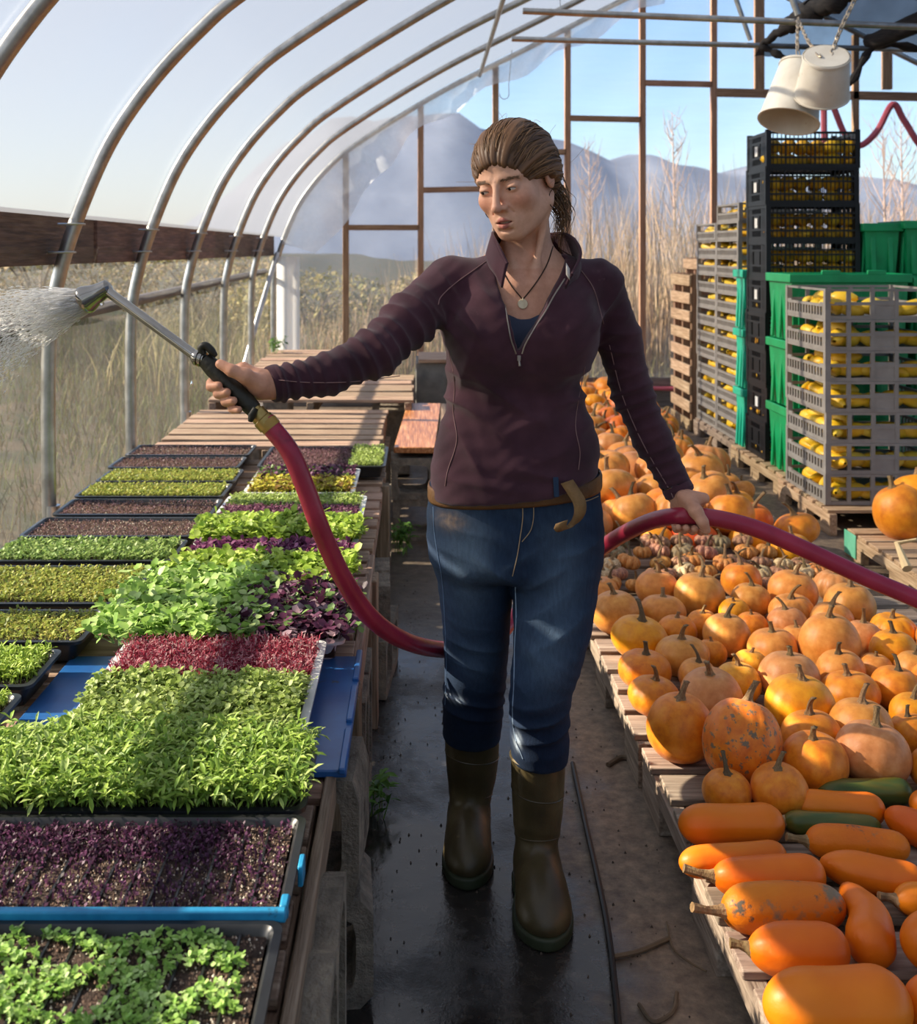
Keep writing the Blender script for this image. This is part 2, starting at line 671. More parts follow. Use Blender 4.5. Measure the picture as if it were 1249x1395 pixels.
# film edge folded in over the last hoop: a loose flap hanging inside the end wall
fp = MB()
rows = []
n = 0
for x, _, z in [q for q in prof if 1.45 <= q[2] <= 3.9]:
    n += 1
    d = Vector((1.9 - x, 0, 0.9 - z)).normalized()
    wdt = 0.16 + 0.30 * math.exp(-((z - 1.95) / 0.5) ** 2) + 0.04 * math.sin(x * 9)
    rows.append([(x + d.x * wdt * t, YW - 0.06 - 0.05 * math.sin(t * 2.6 + x * 6) * t + 0.02 * math.sin(x * 31) * t, z + d.z * wdt * t - 0.03 * t * t)
                 for t in np.linspace(0, 1, 9)])
fp.grid(rows)
o = fp.build('film_flap', film_mat('milky film flap', 0.95, 0.55, '#f4f5f5', 0.15, (6, 6, 6)), origin=(0.2, YW - 0.05, 1.5), smooth=180)
tag(o, 'loose milky plastic film edge folded down inside the end wall hoop', 'plastic film')

# ------------------------------------------------------------------ hoops
hm = MB()
hp = [(x, 0, z) for x, _, z in prof] + list(prof_r[1:])
hm.tube(hp, 0.0255, 14, caps=True)
ranks = ['farthest behind the camera', 'second behind the camera', 'just behind the camera', 'over the camera', 'overhead by the near trays', 'arching into the top left corner', 'standing left of the spray head', 'second beyond the spray head', 'third beyond the spray head',
         'next to last before the end wall', 'last one before the end wall frame']
h0 = None
for i, Y in enumerate(HOOPS):
    t = thing('greenhouse_hoop', 'bent galvanised steel greenhouse hoop ' + ranks[i], 'hoop', (XL, Y, 0), 0, 'galvanised hoops')
    if h0 is None:
        me = mesh_np('hoop_pipe', np.array(hm.v) - np.array([XL, 0, 0]), hm.f, 40)
    link('pipe', me, M_STEEL, t)
    sl = MB()
    sl.tube([(XL, Y, 0.0), (XL - 0.004, Y, 0.50)], 0.028, 14)
    sl.build('ground_post', M_STEEL, t)
    for zz in (1.40, 1.50):
        xx = float(np.interp(zz, [q[2] for q in prof[:40]], [q[0] for q in prof[:40]]))
        ub = MB()
        ub.tube([(xx - 0.05, Y - 0.034, zz)] + [(xx + 0.034 * math.sin(a), Y - 0.034 * math.cos(a), zz) for a in np.linspace(0, math.pi, 7)] + [(xx - 0.05, Y + 0.034, zz)], 0.004, 6)
        ub.build('u_bolt', M_STEEL, t)
    h0 = t
t = thing('greenhouse_hoop', 'end hoop carrying the film edge and the end wall frame', 'hoop', (XL, YW - 0.02, 0), 0, 'galvanised hoops')
link('pipe', me, M_STEEL, t)

# side board (hip board) in lengths, and the roll-up pipe under it
ys = [-4.0, -0.6, 2.35, 4.45, 7.05, YW]
for i, (a, b) in enumerate(zip(ys[:-1], ys[1:])):
    m = MB()
    m.box((XL - 0.010 - 0.022 + 0.01 * (i % 2), (a + b) / 2, 1.450), (0.045, b - a - 0.01, 0.19))
    tag(m.build('trim_%d' % (i + 1), M_DWOOD, bevel=0.004), kind='structure')
m = MB()
m.tube([(XL - 0.085, -0.5, 1.12), (XL - 0.085, 5, 1.155), (XL - 0.085, YW - 0.1, 1.215)], 0.026, 12)
tag(m.build('roll_up_pipe', pmat('film covered pipe', [(0.3, '#4c423b'), (0.7, '#6d6058')], rough=0.5)), 'long film wrapped pipe running low along the left side wall', 'pipe')

# ------------------------------------------------------------------ end wall studs and rails
cnt = [10]


def member(a, b, w=0.045, h=0.09, mat=None):
    m = MB()
    a, b = Vector(a), Vector(b)
    m.bar(a, b, w, h, up=(0, 1, 0))
    cnt[0] += 1
    tag(m.build('trim_%d' % cnt[0], mat, bevel=0.003), kind='structure')


def stud(px, y0=None, w=0.05):
    x = (px - VPX) / FPX * YW
    zt = roof_z(x) - 0.02
    z0 = 0.05 if y0 is None else EYE + (VPY - y0) / FPX * YW
    member((x, YW, z0), (x, YW, zt), w, 0.05, M_STUD)


def rail(px0, py0, px1, py1, w=0.05):
    a, b = P(px0, py0, YW), P(px1, py1, YW)
    member(a, b, w, 0.05, M_RAIL)


for px in (471, 573, 675, 773, 875, 972, 1165):
    stud(px, w=0.055)
for px in (1034, 1208):
    stud(px, 122, w=0.085)
rail(474, 310, 571, 310)
rail(576, 259, 673, 257)
rail(676, 210, 771, 207)
rail(776, 161, 873, 163)
rail(878, 113, 970, 115)
rail(975, 126, 1620, 140, 0.075)
rail(474, 549, 1700, 552, 0.16)
for px in (1300, 1420):
    stud(px)
# foot board of the end wall
m = MB()
m.span(-1.2, 6.4, YW - 0.10, YW - 0.06, 0.0, 0.26)
tag(m.build('trim_30', wood_mat('grey foot board', '#4c4540', '#6d645c', '#8b8278', axis=0), bevel=0.004), kind='structure')
# corner panel of white film and tilted corner brace pipe at the far left
m = MB()
m.tube([P(331, 505, 9.0), P(352, 430, 9.3), P(378, 345, 9.75)], 0.022, 10)
tag(m.build('corner_brace', M_STEEL), 'slanted steel brace pipe in the far left corner', 'pipe')
m = MB()
m.grid([[(XL + 0.05 + 0.21 * u, YW - 0.30 + 0.06 * math.sin(u * 5) , 0.3 + 1.05 * v) for v in np.linspace(0, 1, 8)] for u in np.linspace(0, 1, 10)])
tag(m.build('plastic_sheet', film_mat('white sheet', 0.9, 0.8, '#f0efec', 0.05), origin=(XL + 0.1, YW - 0.3, 0.3), smooth=180), 'white plastic sheet hanging in the far left corner', 'plastic sheet')

# ------------------------------------------------------------------ collar ties, purlin, struts overhead
def pipe(name, pts, r, label, mat=M_STEEL):
    m = MB()
    m.tube(pts, r, 12)
    return tag(m.build(name, mat), label, 'pipe')


YA, YB = 6.19, 7.44
a = P(712, 15, YA)
d = P(1085, 30, YA + 0.02) - a
pipe('collar_tie', [a, a + d * 2.6], 0.0185, 'upper steel cross pipe running from the roof to the right edge')
a = P(697, 53, YB)
d = P(1030, 62, YB + 0.02) - a
pipe('collar_tie', [a, a + d * 2.6], 0.0185, 'lower steel cross pipe just behind the upper one')
a, b = P(694, -30, 4.2), P(668, 95, 10.0)
pts = [(float(np.interp(Y, [0.35, 10.0], [0.47, 0.55])), Y, roof_z(float(np.interp(Y, [0.35, 10.0], [0.47, 0.55]))) - 0.045) for Y in (0.35, 3, 6, 9.9)]
pipe('roof_purlin', pts, 0.017, 'long steel purlin pipe running under the roof hoops to the end wall')
a = P(1022, 55, YB)
pipe('roof_strut', [P(996, -20, YB), a], 0.016, 'short steel roof strut meeting the lower cross pipe')
pipe('roof_strut', [P(1070, -25, YA), P(1087, 20, YA)], 0.018, 'short steel roof strut meeting the upper cross pipe by the chain')
# wire hooks
for (px, py, Y, lb, s) in ((690, 128, 6.3, 'thin wire hook hanging above her head', 1.0), (760, 12, 6.2, 'thin wire hook on the upper cross pipe', 0.7)):
    c = P(px, py, Y)
    m = MB()
    m.tube([c + Vector((0.03 * s, 0, 0.25 * s)), c + Vector((0.012, 0, 0.05)), c + Vector((0.014, 0, 0.0))] +
           [c + Vector((-0.013 + 0.027 * math.cos(q), 0, -0.03 * math.sin(q))) for q in np.linspace(0, 3.3, 8)], 0.0022, 6)
    tag(m.build('wire_hook', M_STEEL), lb, 'hook')
# ------------------------------------------------------------------ outdoors
def leaf_cloud_mesh(name, pts, size, cols, rng, flat=0.5):
    """Many small leaf quads at given points, with a colour attribute."""
    n = len(pts)
    a = rng.uniform(0, 2 * np.pi, n)
    t = rng.normal(0, flat, n)
    d = np.stack([np.cos(a) * np.cos(t), np.sin(a) * np.cos(t), np.sin(t)], 1)
    u = np.stack([-np.sin(a), np.cos(a), rng.normal(0, 0.5, n)], 1)
    s = size * rng.uniform(0.6, 1.4, n)[:, None]
    V = np.stack([pts, pts + d * s * 0.5 + u * s * 0.25, pts + d * s, pts + d * s * 0.5 - u * s * 0.25], 1).reshape(-1, 3)
    Fq = np.arange(4 * n).reshape(-1, 4)
    me = mesh_np(name, V, Fq, 180)
    set_cols(me, np.repeat(cols[rng.integers(0, len(cols), n)] * rng.uniform(0.75, 1.2, (n, 1)), 4, axis=0))
    return me


def set_cols(me, c):
    at = me.color_attributes.new('tint', 'FLOAT_COLOR', 'POINT')
    c4 = np.concatenate([np.asarray(c, dtype=np.float32), np.ones((len(c), 1), dtype=np.float32)], 1)
    at.data.foreach_set('color', c4.ravel())


def leaf_mat(name, trans=0.35, rough=0.5):
    m, nt, out = new_mat(name)
    at = nt.nodes.new('ShaderNodeAttribute')
    at.attribute_name = 'tint'
    b = nt.nodes.new('ShaderNodeBsdfPrincipled')
    b.inputs['Roughness'].default_value = rough
    b.inputs['Specular IOR Level'].default_value = 0.35
    tl = nt.nodes.new('ShaderNodeBsdfTranslucent')
    nt.links.new(at.outputs['Color'], b.inputs['Base Color'])
    g = nd(nt, 'ShaderNodeGamma')
    g.inputs[1].default_value = 0.85
    nt.links.new(at.outputs['Color'], g.inputs[0])
    nt.links.new(g.outputs[0], tl.inputs[0])
    mx = nd(nt, 'ShaderNodeMixShader')
    mx.inputs[0].default_value = trans
    nt.links.new(b.outputs[0], mx.inputs[1])
    nt.links.new(tl.outputs[0], mx.inputs[2])
    nt.links.new(mx.outputs[0], out.inputs[0])
    return m


M_LEAF = leaf_mat('leaf')
M_DRY = leaf_mat('dry grass blade', 0.25, 0.7)


def C3(*hs):
    return np.array([lin(h)[:3] for h in hs])


# ground outside
m = MB()
NX, NY = 60, 60
rng = np.random.default_rng(3)


def out_z(x, y):
    z = -0.06
    if x < -1.5:
        z += min(1.0, (-1.5 - x) / 5.5) ** 1.5 * 0.75
    if y > 10.5:
        z += min(1.0, (y - 10.5) / 6.0) * 0.25
    return z


gx = np.concatenate([np.linspace(-60, -12, 14), np.linspace(-11, 12, 40), np.linspace(14, 70, 14)])
gy = np.concatenate([np.linspace(-40, -4, 10), np.linspace(-3, 24, 40), np.linspace(28, 150, 14)])
m.grid([[(x, y, out_z(x, y) + 0.05 * math.sin(x * 2.1 + y) * (1 if (x < -2 or y > 11) else 0)) for y in gy] for x in gx])
o = m.build('ground_outside', pmat('autumn turf', [(0.32, '#1c1a10'), (0.46, '#2c3216'), (0.56, '#463a28'), (0.70, '#574a36')], scale=2.2, rough=0.95, detail=8, bump=0.6, bscale=9), origin=(0, 0, 0), smooth=180)
tag(o, kind='structure')

# hill with bare woods far behind, the haze of the mist painted into its colours
m = MB()
xs = np.linspace(-150, 190, 110)
rows = []
for x in xs:
    h = 14 + 7 * math.exp(-((x + 4) / 24) ** 2) + 2.0 * math.sin(x * 0.045 + 1) + 0.7 * math.sin(x * 0.41) + 0.5 * math.sin(x * 1.3)
    h = 3 + (h - 3) * min(1.0, max(0.0, (x + 42) / 22)) ** 1.5
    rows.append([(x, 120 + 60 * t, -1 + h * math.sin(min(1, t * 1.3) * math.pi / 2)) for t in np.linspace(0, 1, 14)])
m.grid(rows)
o = m.build('hill', pmat('bare woods with painted haze', [(0.3, '#6c7484'), (0.55, '#7c8392'), (0.75, '#8b919d')], scale=0.09, stretch=(1.5, 1, 0.6), rough=1.0, spec=0.0, detail=8), origin=(0, 140, 0), smooth=180)
tag(o, kind='structure')


def blades(n, xf, h0, h1, w, lean, cols, rng, zf=out_z, seg=3):
    """Thin tapering blades in clumps; xf(n) -> x,y arrays."""
    x, y, hs = xf(n)
    z = np.array([zf(a, b) for a, b in zip(x, y)]) - 0.02
    h = rng.uniform(h0, h1, n) * hs
    a = rng.uniform(0, 2 * np.pi, n)
    ln = rng.uniform(0.2, 1.0, n) * lean * h
    dx, dy = np.cos(a) * ln, np.sin(a) * ln
    b = rng.uniform(0, np.pi, n)
    ux, uy = np.cos(b) * w, np.sin(b) * w
    V = np.zeros((n, (seg + 1) * 2, 3))
    for k in range(seg + 1):
        t = k / seg
        cx, cy, cz = x + dx * t ** 2, y + dy * t ** 2, z + h * t * (1 - 0.1 * t)
        ww = 1.0 - 0.85 * t
        V[:, 2 * k] = np.stack([cx - ux * ww, cy - uy * ww, cz], 1)
        V[:, 2 * k + 1] = np.stack([cx + ux * ww, cy + uy * ww, cz], 1)
    k2 = (seg + 1) * 2
    base = (np.arange(n) * k2)[:, None]
    F = np.concatenate([base + np.array([[2 * k, 2 * k + 1, 2 * k + 3, 2 * k + 2]]) for k in range(seg)], 0)
    me = mesh_np('blades', V.reshape(-1, 3), F, 180)
    c = cols[rng.integers(0, len(cols), n)] * rng.uniform(0.7, 1.25, (n, 1))
    set_cols(me, np.repeat(c, k2, axis=0))
    return me


def end_pos(n):
    x = rng.uniform(-1.6, 9.5, n)
    cl = rng.normal(0, 0.25, n)
    y = 11.2 + rng.uniform(0, 1, n) ** 1.5 * 6.0
    hs = np.interp(x, [-1.6, -0.6, 0.4, 1.6, 2.2, 3.0, 6.0, 9.5], [0.35, 0.45, 0.75, 0.95, 1.15, 1.2, 1.05, 1.0]) * (0.85 + 0.25 * np.sin(x * 5 + 1) * np.sin(y * 3))
    return x + cl, y, hs


me = blades(9000, end_pos, 1.2, 2.3, 0.008, 0.22, C3('#b3946c', '#c4a682', '#94784f', '#826a4a', '#cdb292', '#75683f'), rng)
o = link('tall_grass', me, M_DRY)
tag(o, 'tall dry tan grass growing outside the end wall', 'grass', kind='stuff')


def low_pos(n):
    x = rng.uniform(-3.2, 3.0, n)
    y = 10.6 + rng.uniform(0, 1, n) * 5.0
    return x, y, np.ones(n) * np.interp(x, [-6, 0, 3], [1.3, 1.0, 0.8])


me = blades(3500, low_pos, 0.25, 0.75, 0.008, 0.6, C3('#7d7a48', '#948a58', '#5f6338', '#a89a6a', '#6e5f48'), rng)
o = link('weed_growth', me, M_DRY)
tag(o, 'low greenish weeds along the outside of the end wall', 'weeds', kind='stuff')


def side_pos(n):
    x = -1.7 - rng.uniform(0, 1, n) ** 1.2 * 5.8
    y = rng.uniform(1.5, 15, n)
    return x, y, np.ones(n)


me = blades(20000, side_pos, 0.08, 0.26, 0.007, 0.5, C3('#4a5422', '#5f6830', '#57492f', '#3c471c', '#6d6040', '#3a3020'), rng)
o = link('meadow_grass', me, M_DRY)
tag(o, 'short brown and green grass outside the left side film', 'grass', kind='stuff')

# shrubs: bare brown thickets and greenish bushes behind the left side and far left corner
SHR = [(-7.6, 6.5, 0.9, 1.35, ('#43392d', '#574a3b', '#4b4233')), (-8.4, 9.5, 1.3, 1.4, ('#4f4a36', '#63593f', '#424029')), (-7.2, 12.5, 1.2, 1.45, ('#5a523a', '#6d6446', '#4c4a2c')),
       (-5.0, 14.5, 1.2, 1.35, ('#8c7c5c', '#7a7446', '#a08c68')), (-3.0, 15.5, 1.1, 1.25, ('#93805c', '#7d7845', '#a8946c')), (-1.4, 14.0, 0.9, 1.1, ('#8f8550', '#a3925e', '#77733f')),
       (0.4, 14.6, 0.8, 1.05, ('#9a8a5c', '#847b48', '#ac9a70'))]
for i, (x, y, r_, h_, cs) in enumerate(SHR):
    n = 3600
    p = rng.normal(0, 1, (n, 3))
    p = p / np.linalg.norm(p, axis=1)[:, None] * (rng.uniform(0.3, 1, (n, 1)) ** 0.5)
    z0 = out_z(x, y)
    pts = np.stack([p[:, 0] * r_ * 1.3, p[:, 1] * r_, (p[:, 2] * 0.5 + 0.5) * h_], 1)
    me = leaf_cloud_mesh('leaves', pts, 0.075, C3(*cs), rng, 0.8)
    t = thing('shrub', 'brownish green autumn shrub outside, %s counting from beside the spray to the end wall' % ORD[i + 1], 'shrub', (x, y, z0), 0, 'autumn shrubs outside')
    link('foliage', me, M_DRY, t)
    s = MB()
    for k in range(7):
        a = k * 0.9
        s.tube([(x, y, z0), (x + 0.2 * r_ * math.cos(a), y + 0.2 * r_ * math.sin(a), z0 + h_ * 0.4), (x + 0.6 * r_ * math.cos(a), y + 0.6 * r_ * math.sin(a), z0 + h_ * 0.85)], [0.025, 0.016, 0.006], 6)
    s.build('stems', pmat('shrub bark %d' % i, [(0.3, '#4d4034'), (0.7, '#77664f')]), t)


def sapling(x, y, h, label, col, seed):
    rr = random.Random(seed)
    t = thing('bare_sapling', label, 'tree', (x, y, out_z(x, y)), 0, 'bare saplings outside')
    z0 = out_z(x, y)
    s = MB()
    s.tube([(x, y, z0), (x + 0.06, y, z0 + h * 0.5), (x + 0.02, y, z0 + h)], [0.03, 0.018, 0.004], 6)
    s.build('trunk', col, t)
    b = MB()
    for k in range(26):
        f = 0.25 + 0.7 * k / 26
        a = rr.uniform(0, 6.28)
        L = h * (1 - f) * 0.55 + 0.15
        p0 = Vector((x + 0.04, y, z0 + h * f))
        p1 = p0 + Vector((math.cos(a) * L * 0.4, math.sin(a) * L * 0.4, L * 0.7))
        b.tube([p0, (p0 + p1) / 2 + Vector((math.cos(a) * 0.05, 0, 0)), p1], [0.008, 0.006, 0.003], 5)
        for j in range(3):
            q = p0.lerp(p1, rr.uniform(0.3, 0.9))
            b.tube([q, q + Vector((rr.uniform(-.15, .15), rr.uniform(-.15, .15), rr.uniform(.1, .3)))], [0.004, 0.002], 4)
    b.build('twigs', col, t)


M_SAP = pmat('pale sapling bark', [(0.3, '#a98d7c'), (0.7, '#cdb19c')], rough=0.9)
sapling(3.55, 15.5, 3.2, 'bare pinkish sapling outside behind the grass, left of the black crates', M_SAP, 1)
sapling(6.3, 15.0, 3.0, 'bare pinkish sapling outside above the green tubs', M_SAP, 2)
sapling(7.2, 16.5, 3.3, 'bare pale sapling outside at the right edge of the photo', M_SAP, 3)
sapling(2.6, 17.0, 2.9, 'bare pale sapling outside right of the woman', M_SAP, 4)
# ------------------------------------------------------------------ benches, blocks, trays, seedlings
M_BLOCK = pmat('concrete block', [(0.3, '#5e564c'), (0.55, '#857a6c'), (0.75, '#a0947f')], scale=22, rough=0.95, bump=0.9, bscale=120, detail=6, spots=[('#4a4238', 5, 0.62)])
M_SLAT_X = wood_mat('grey brown slat wood', '#6d5645', '#9c806a', '#c2a98f', axis=0)
M_SLAT_Y = wood_mat('grey brown beam wood', '#5c4a3c', '#8a7260', '#ad9580', axis=1)
M_POST = wood_mat('grey brown post wood', '#574636', '#857059', '#a48e76', axis=2)
M_BLACKP = pmat('black plastic', [(0.3, '#151617'), (0.7, '#232527')], scale=20, rough=0.38, spec=0.5, spots=[('#5a5148', 14, 0.70)])
M_PAN = pmat('white enamelled pan', [(0.3, '#b9bab8'), (0.7, '#d6d6d2')], scale=12, rough=0.35, spec=0.5, spots=[('#8d8678', 18, 0.68)])
M_SOIL = pmat('potting soil', [(0.3, '#241a15'), (0.5, '#3c2d25'), (0.7, '#5a463a')], scale=90, rough=0.95, bump=1.0, bscale=150, detail=6, spots=[('#a89c8c', 170, 0.70)])
M_BLUE = pmat('blue painted board', [(0.3, '#1a4785'), (0.7, '#28629f')], scale=9, rough=0.35, spec=0.5, spots=[('#4a463f', 12, 0.68)])
M_TAPE = pmat('bright blue plastic edge', [(0.3, '#12648f'), (0.7, '#2b93bf')], scale=16, rough=0.4, spots=[('#23485c', 20, 0.62)])
ZB = 0.455          # bench top
ZT = 0.52           # tray rim


def slat_bench(label, x0, x1, y0, y1, zt, nsl, legs=True, seed=0, gap=0.25):
    rr = random.Random(seed)
    t = thing('slatted_bench', label, 'bench', ((x0 + x1) / 2, (y0 + y1) / 2, 0), 0, 'slatted wooden benches')
    p = (y1 - y0) / nsl
    for i in range(nsl):
        m = MB()
        w = p * (1 - gap * rr.uniform(0.6, 1.2))
        yc = y0 + p * (i + 0.5)
        m.box(((x0 + x1) / 2 + rr.uniform(-0.006, 0.006), yc, zt - 0.009), (x1 - x0 + rr.uniform(-0.02, 0.0), w, 0.018),
              Euler((rr.uniform(-0.02, 0.02), rr.uniform(-0.008, 0.008), rr.uniform(-0.006, 0.006))))
        m.build('slat', M_SLAT_X, t, bevel=0.003)
    for xx in (x0 + 0.03, (x0 + x1) / 2, x1 - 0.03):
        m = MB()
        m.span(xx - 0.02, xx + 0.02, y0 + 0.01, y1 - 0.01, zt - 0.018 - 0.09, zt - 0.018)
        m.build('beam', M_SLAT_Y, t, bevel=0.003)
    return t


slat_bench('wooden slat bench nearest the camera, hidden under seedling trays', -1.24, -0.168, 1.12, 2.30, ZB, 9, seed=1)
slat_bench('wooden slat bench under the red and big leaved microgreens', -1.24, -0.150, 2.32, 3.50, ZB, 9, seed=2)
slat_bench('wooden slat bench under the white stripe planted pans', -1.24, -0.14, 3.52, 5.02, ZB, 11, seed=3)
slat_bench('bare slatted bench just beyond the last seedling trays', -1.24, -0.17, 5.08, 6.28, 0.50, 7, seed=4, gap=0.32)
slat_bench('bare slatted bench with pale boards behind the watering hand', -1.22, -0.03, 6.34, 7.64, 0.545, 7, seed=5, gap=0.22)
slat_bench('farthest bare slatted bench by the end wall', -1.2, -0.17, 7.75, 9.2, 0.575, 8, seed=6)


def cinder(label, c, rz=0.0, holes='y', size=(0.39, 0.19, 0.19), group='concrete blocks', flip=False):
    """Two cell concrete block; the cells run along local Y."""
    L, D, H = size
    wall = 0.032
    t = thing('concrete_block', label, 'concrete block', c, rz, group)
    bm = bmesh.new()
    # outline with two rounded holes, extruded along Y: build as strips around each hole
    m = MB()
    hw, hh = (L - 3 * wall) / 4, (H - 2 * wall) / 2
    n = 20
    for cx in (-(hw + wall / 2), (hw + wall / 2)):
        bx0, bx1 = (-L / 2, 0) if cx < 0 else (0, L / 2)
        inn, outt = [], []
        for k in range(n):
            a = 2 * math.pi * (k + 0.5) / n
            ca, sa = math.cos(a), math.sin(a)
            q = (abs(ca) ** 5 + abs(sa) ** 5) ** (-1 / 5)
            inn.append((cx + hw * ca * q, H / 2 + hh * sa * q))
            s = 1 / max(abs(ca) / ((bx1 - bx0) / 2), abs(sa) / (H / 2))
            outt.append(((bx0 + bx1) / 2 + ca * s, H / 2 + sa * s))
        V = []
        for y in (-D / 2, D / 2):
            V += [(x, y, z) for x, z in inn] + [(x, y, z) for x, z in outt]
        F = []
        for k in range(n):
            l = (k + 1) % n
            F.append((k, l, n + l, n + k))
            F.append((2 * n + k, 3 * n + k, 3 * n + l, 2 * n + l))
            F.append((k, 2 * n + k, 2 * n + l, l))
            F.append((n + k, n + l, 3 * n + l, 3 * n + k))
        m.add(V, F)
    bm.free()
    me = mesh_np('block', m.v, m.f, 30)
    o = link('block', me, M_BLOCK, t)
    return t


# supports along the aisle edge of the benches
def blk(label, x, y, z, rz, size=(0.39, 0.19, 0.19)):
    # drop the Empty: single mesh thing
    t = cinder(label, (x, y, z), rz, size=size)
    return t


UP = (0.19, 0.19, 0.38)
blk('concrete block on end under the nearest tray corner', -0.212, 1.60, 0.0, R(90), (0.38, 0.19, 0.425))
blk('concrete block laid flat below the tall green tray, lower one with its hole showing', -0.240, 2.13, 0.0, R(4), (0.30, 0.19, 0.20))
blk('concrete block stacked on the flat block below the tall green tray', -0.245, 2.14, 0.20, R(-3), (0.28, 0.19, 0.225))
blk('rounded worn concrete block on the floor beyond the blue board', -0.175, 3.62, 0.0, R(85), (0.36, 0.18, 0.19))
blk('concrete block stacked second under the white pan bench', -0.185, 3.66, 0.19, R(92), (0.36, 0.18, 0.15))
blk('concrete block under the middle of the bench beside the aisle hose', -0.22, 2.78, 0.0, R(90), (0.38, 0.19, 0.34))
blk('concrete block under the far end of the tray benches', -0.22, 4.85, 0.0, R(90), (0.38, 0.19, 0.34))
blk('concrete block under the bare slat bench', -0.25, 5.9, 0.0, R(90), (0.38, 0.19, 0.38))
blk('concrete block under the pale board bench', -0.15, 7.0, 0.0, R(90), (0.38, 0.19, 0.42))
blk('concrete block under the farthest bench', -0.25, 8.4, 0.0, R(90), (0.38, 0.19, 0.44))
for i, y in enumerate((1.5, 3.0, 4.6, 5.7, 7.0, 8.5)):
    blk('concrete block beneath the wall side of the benches, %s from the camera' % ORD[i + 1], -1.08, y, 0.0, R(90), (0.38, 0.19, 0.34 if i < 3 else 0.38))


def plank(name, label, cat, a, b, w, h, mat, up=(0, 0, 1), bevel=0.004):
    m = MB()
    m.bar(a, b, w, h, up)
    return tag(m.build(name, mat, bevel=bevel), label, cat)


# upright and slanted timbers seen along the bench edge
plank('timber_post', 'upright grey timber under the blue board beside the aisle', 'timber', (-0.165, 2.45, 0.0), (-0.165, 2.43, 0.44), 0.075, 0.10, M_POST, up=(0, 1, 0))
plank('timber_post', 'upright grey timber below the white pans beside the aisle', 'timber', (-0.150, 3.28, 0.0), (-0.150, 3.27, 0.44), 0.06, 0.09, M_POST, up=(0, 1, 0))
plank('timber_post', 'upright brown timber where the tray benches end', 'timber', (-0.145, 4.55, 0.0), (-0.145, 4.55, 0.44), 0.05, 0.07, M_POST, up=(0, 1, 0))
plank('bench_edge_board', 'long wooden board edging the near bench along the aisle', 'board', (-0.163, 1.12, 0.425), (-0.160, 2.02, 0.425), 0.018, 0.07, M_SLAT_Y)
plank('bench_edge_board', 'thin board edging the bench under the purple microgreens', 'board', (-0.145, 2.50, 0.40), (-0.148, 3.45, 0.41), 0.022, 0.09, M_SLAT_Y)

# the two blocks with a wet board on top, beside the aisle
b0 = P(545, 735, 5.35)
blk('lower two hole concrete block behind the woman left of her hip', -0.045 + 0.12, 5.42, 0.0, 0, (0.40, 0.19, 0.20))
blk('upper two hole concrete block carrying the wet board', -0.045 + 0.11, 5.42, 0.20, R(2), (0.40, 0.19, 0.20))
M_WET = wood_mat('wet orange board', '#7a4d28', '#a8713c', '#cf9f6a', axis=1, rough=0.3)
plank('wet_board', 'wet orange brown board lying on the concrete blocks', 'board', (-0.02, 5.32, 0.440), (0.035, 6.6, 0.475), 0.20, 0.03, M_WET)
plank('wet_board', 'second thin board beside the wet orange board', 'board', (0.115, 5.36, 0.425), (0.16, 6.6, 0.47), 0.05, 0.035, M_SLAT_Y)
m = MB()
m.span(-0.02, 0.20, 7.70, 8.20, 0.0, 0.62)
tag(m.build('grey_box', pmat('grey weathered box board', [(0.3, '#5c5b58'), (0.7, '#7d7b76')], scale=8, rough=0.8), bevel=0.006), 'grey upright wooden box beyond the benches at the end wall', 'box')
m = MB()
m.span(0.0, 0.22, 7.66, 8.24, 0.622, 0.645)
tag(m.build('box_lid', M_SLAT_X, bevel=0.003), 'pale board laid on the grey box', 'board')

# blue board under the red microgreens
m = MB()
m.span(-0.80, -0.130, 1.985, 2.545, ZB + 0.002, ZB + 0.016)
for k in range(3):
    m.box((-0.137, 2.06 + 0.21 * k, ZB + 0.018), (0.014, 0.17, 0.012))
tag(m.build('blue_board', M_BLUE, bevel=0.003), 'wet blue painted board under the red microgreen pan', 'board')


# ---------------------------------------------------------------- trays
def rim_tray(m, x0, x1, y0, y1, zb, zt, lip=0.012, wall=0.004, taper=0.012):
    """Open tray: outer wall, lip, inner wall and base, one shell."""
    rings = []

    def ring(d, z, rr):
        xx0, xx1, yy0, yy1 = x0 + d, x1 - d, y0 + d, y1 - d
        pts = []
        for (cx, cy, a0) in ((xx1 - rr, yy1 - rr, 0), (xx0 + rr, yy1 - rr, 90), (xx0 + rr, yy0 + rr, 180), (xx1 - rr, yy0 + rr, 270)):
            for k in range(5):
                a = R(a0 + 22.5 * k)
                pts.append((cx + rr * math.cos(a), cy + rr * math.sin(a), z))
        rings.append(pts)
    ring(lip + taper, zb, 0.015)
    ring(lip, zt - 0.006, 0.018)
    ring(0.0, zt - 0.007, 0.022)
    ring(0.0, zt, 0.022)
    ring(lip, zt + 0.001, 0.016)
    ring(lip + wall, zt - 0.004, 0.016)
    ring(lip + taper + wall, zb + 0.004, 0.013)
    n = len(rings[0])
    V = [q for r_ in rings for q in r_]
    F = [tuple(range(n - 1, -1, -1))]
    for i in range(len(rings) - 1):
        for k in range(n):
            l = (k + 1) % n
            F.append((i * n + k, i * n + l, (i + 1) * n + l, (i + 1) * n + k))
    F.append(tuple((len(rings) - 1) * n + k for k in range(n)))
    m.add(V, F)


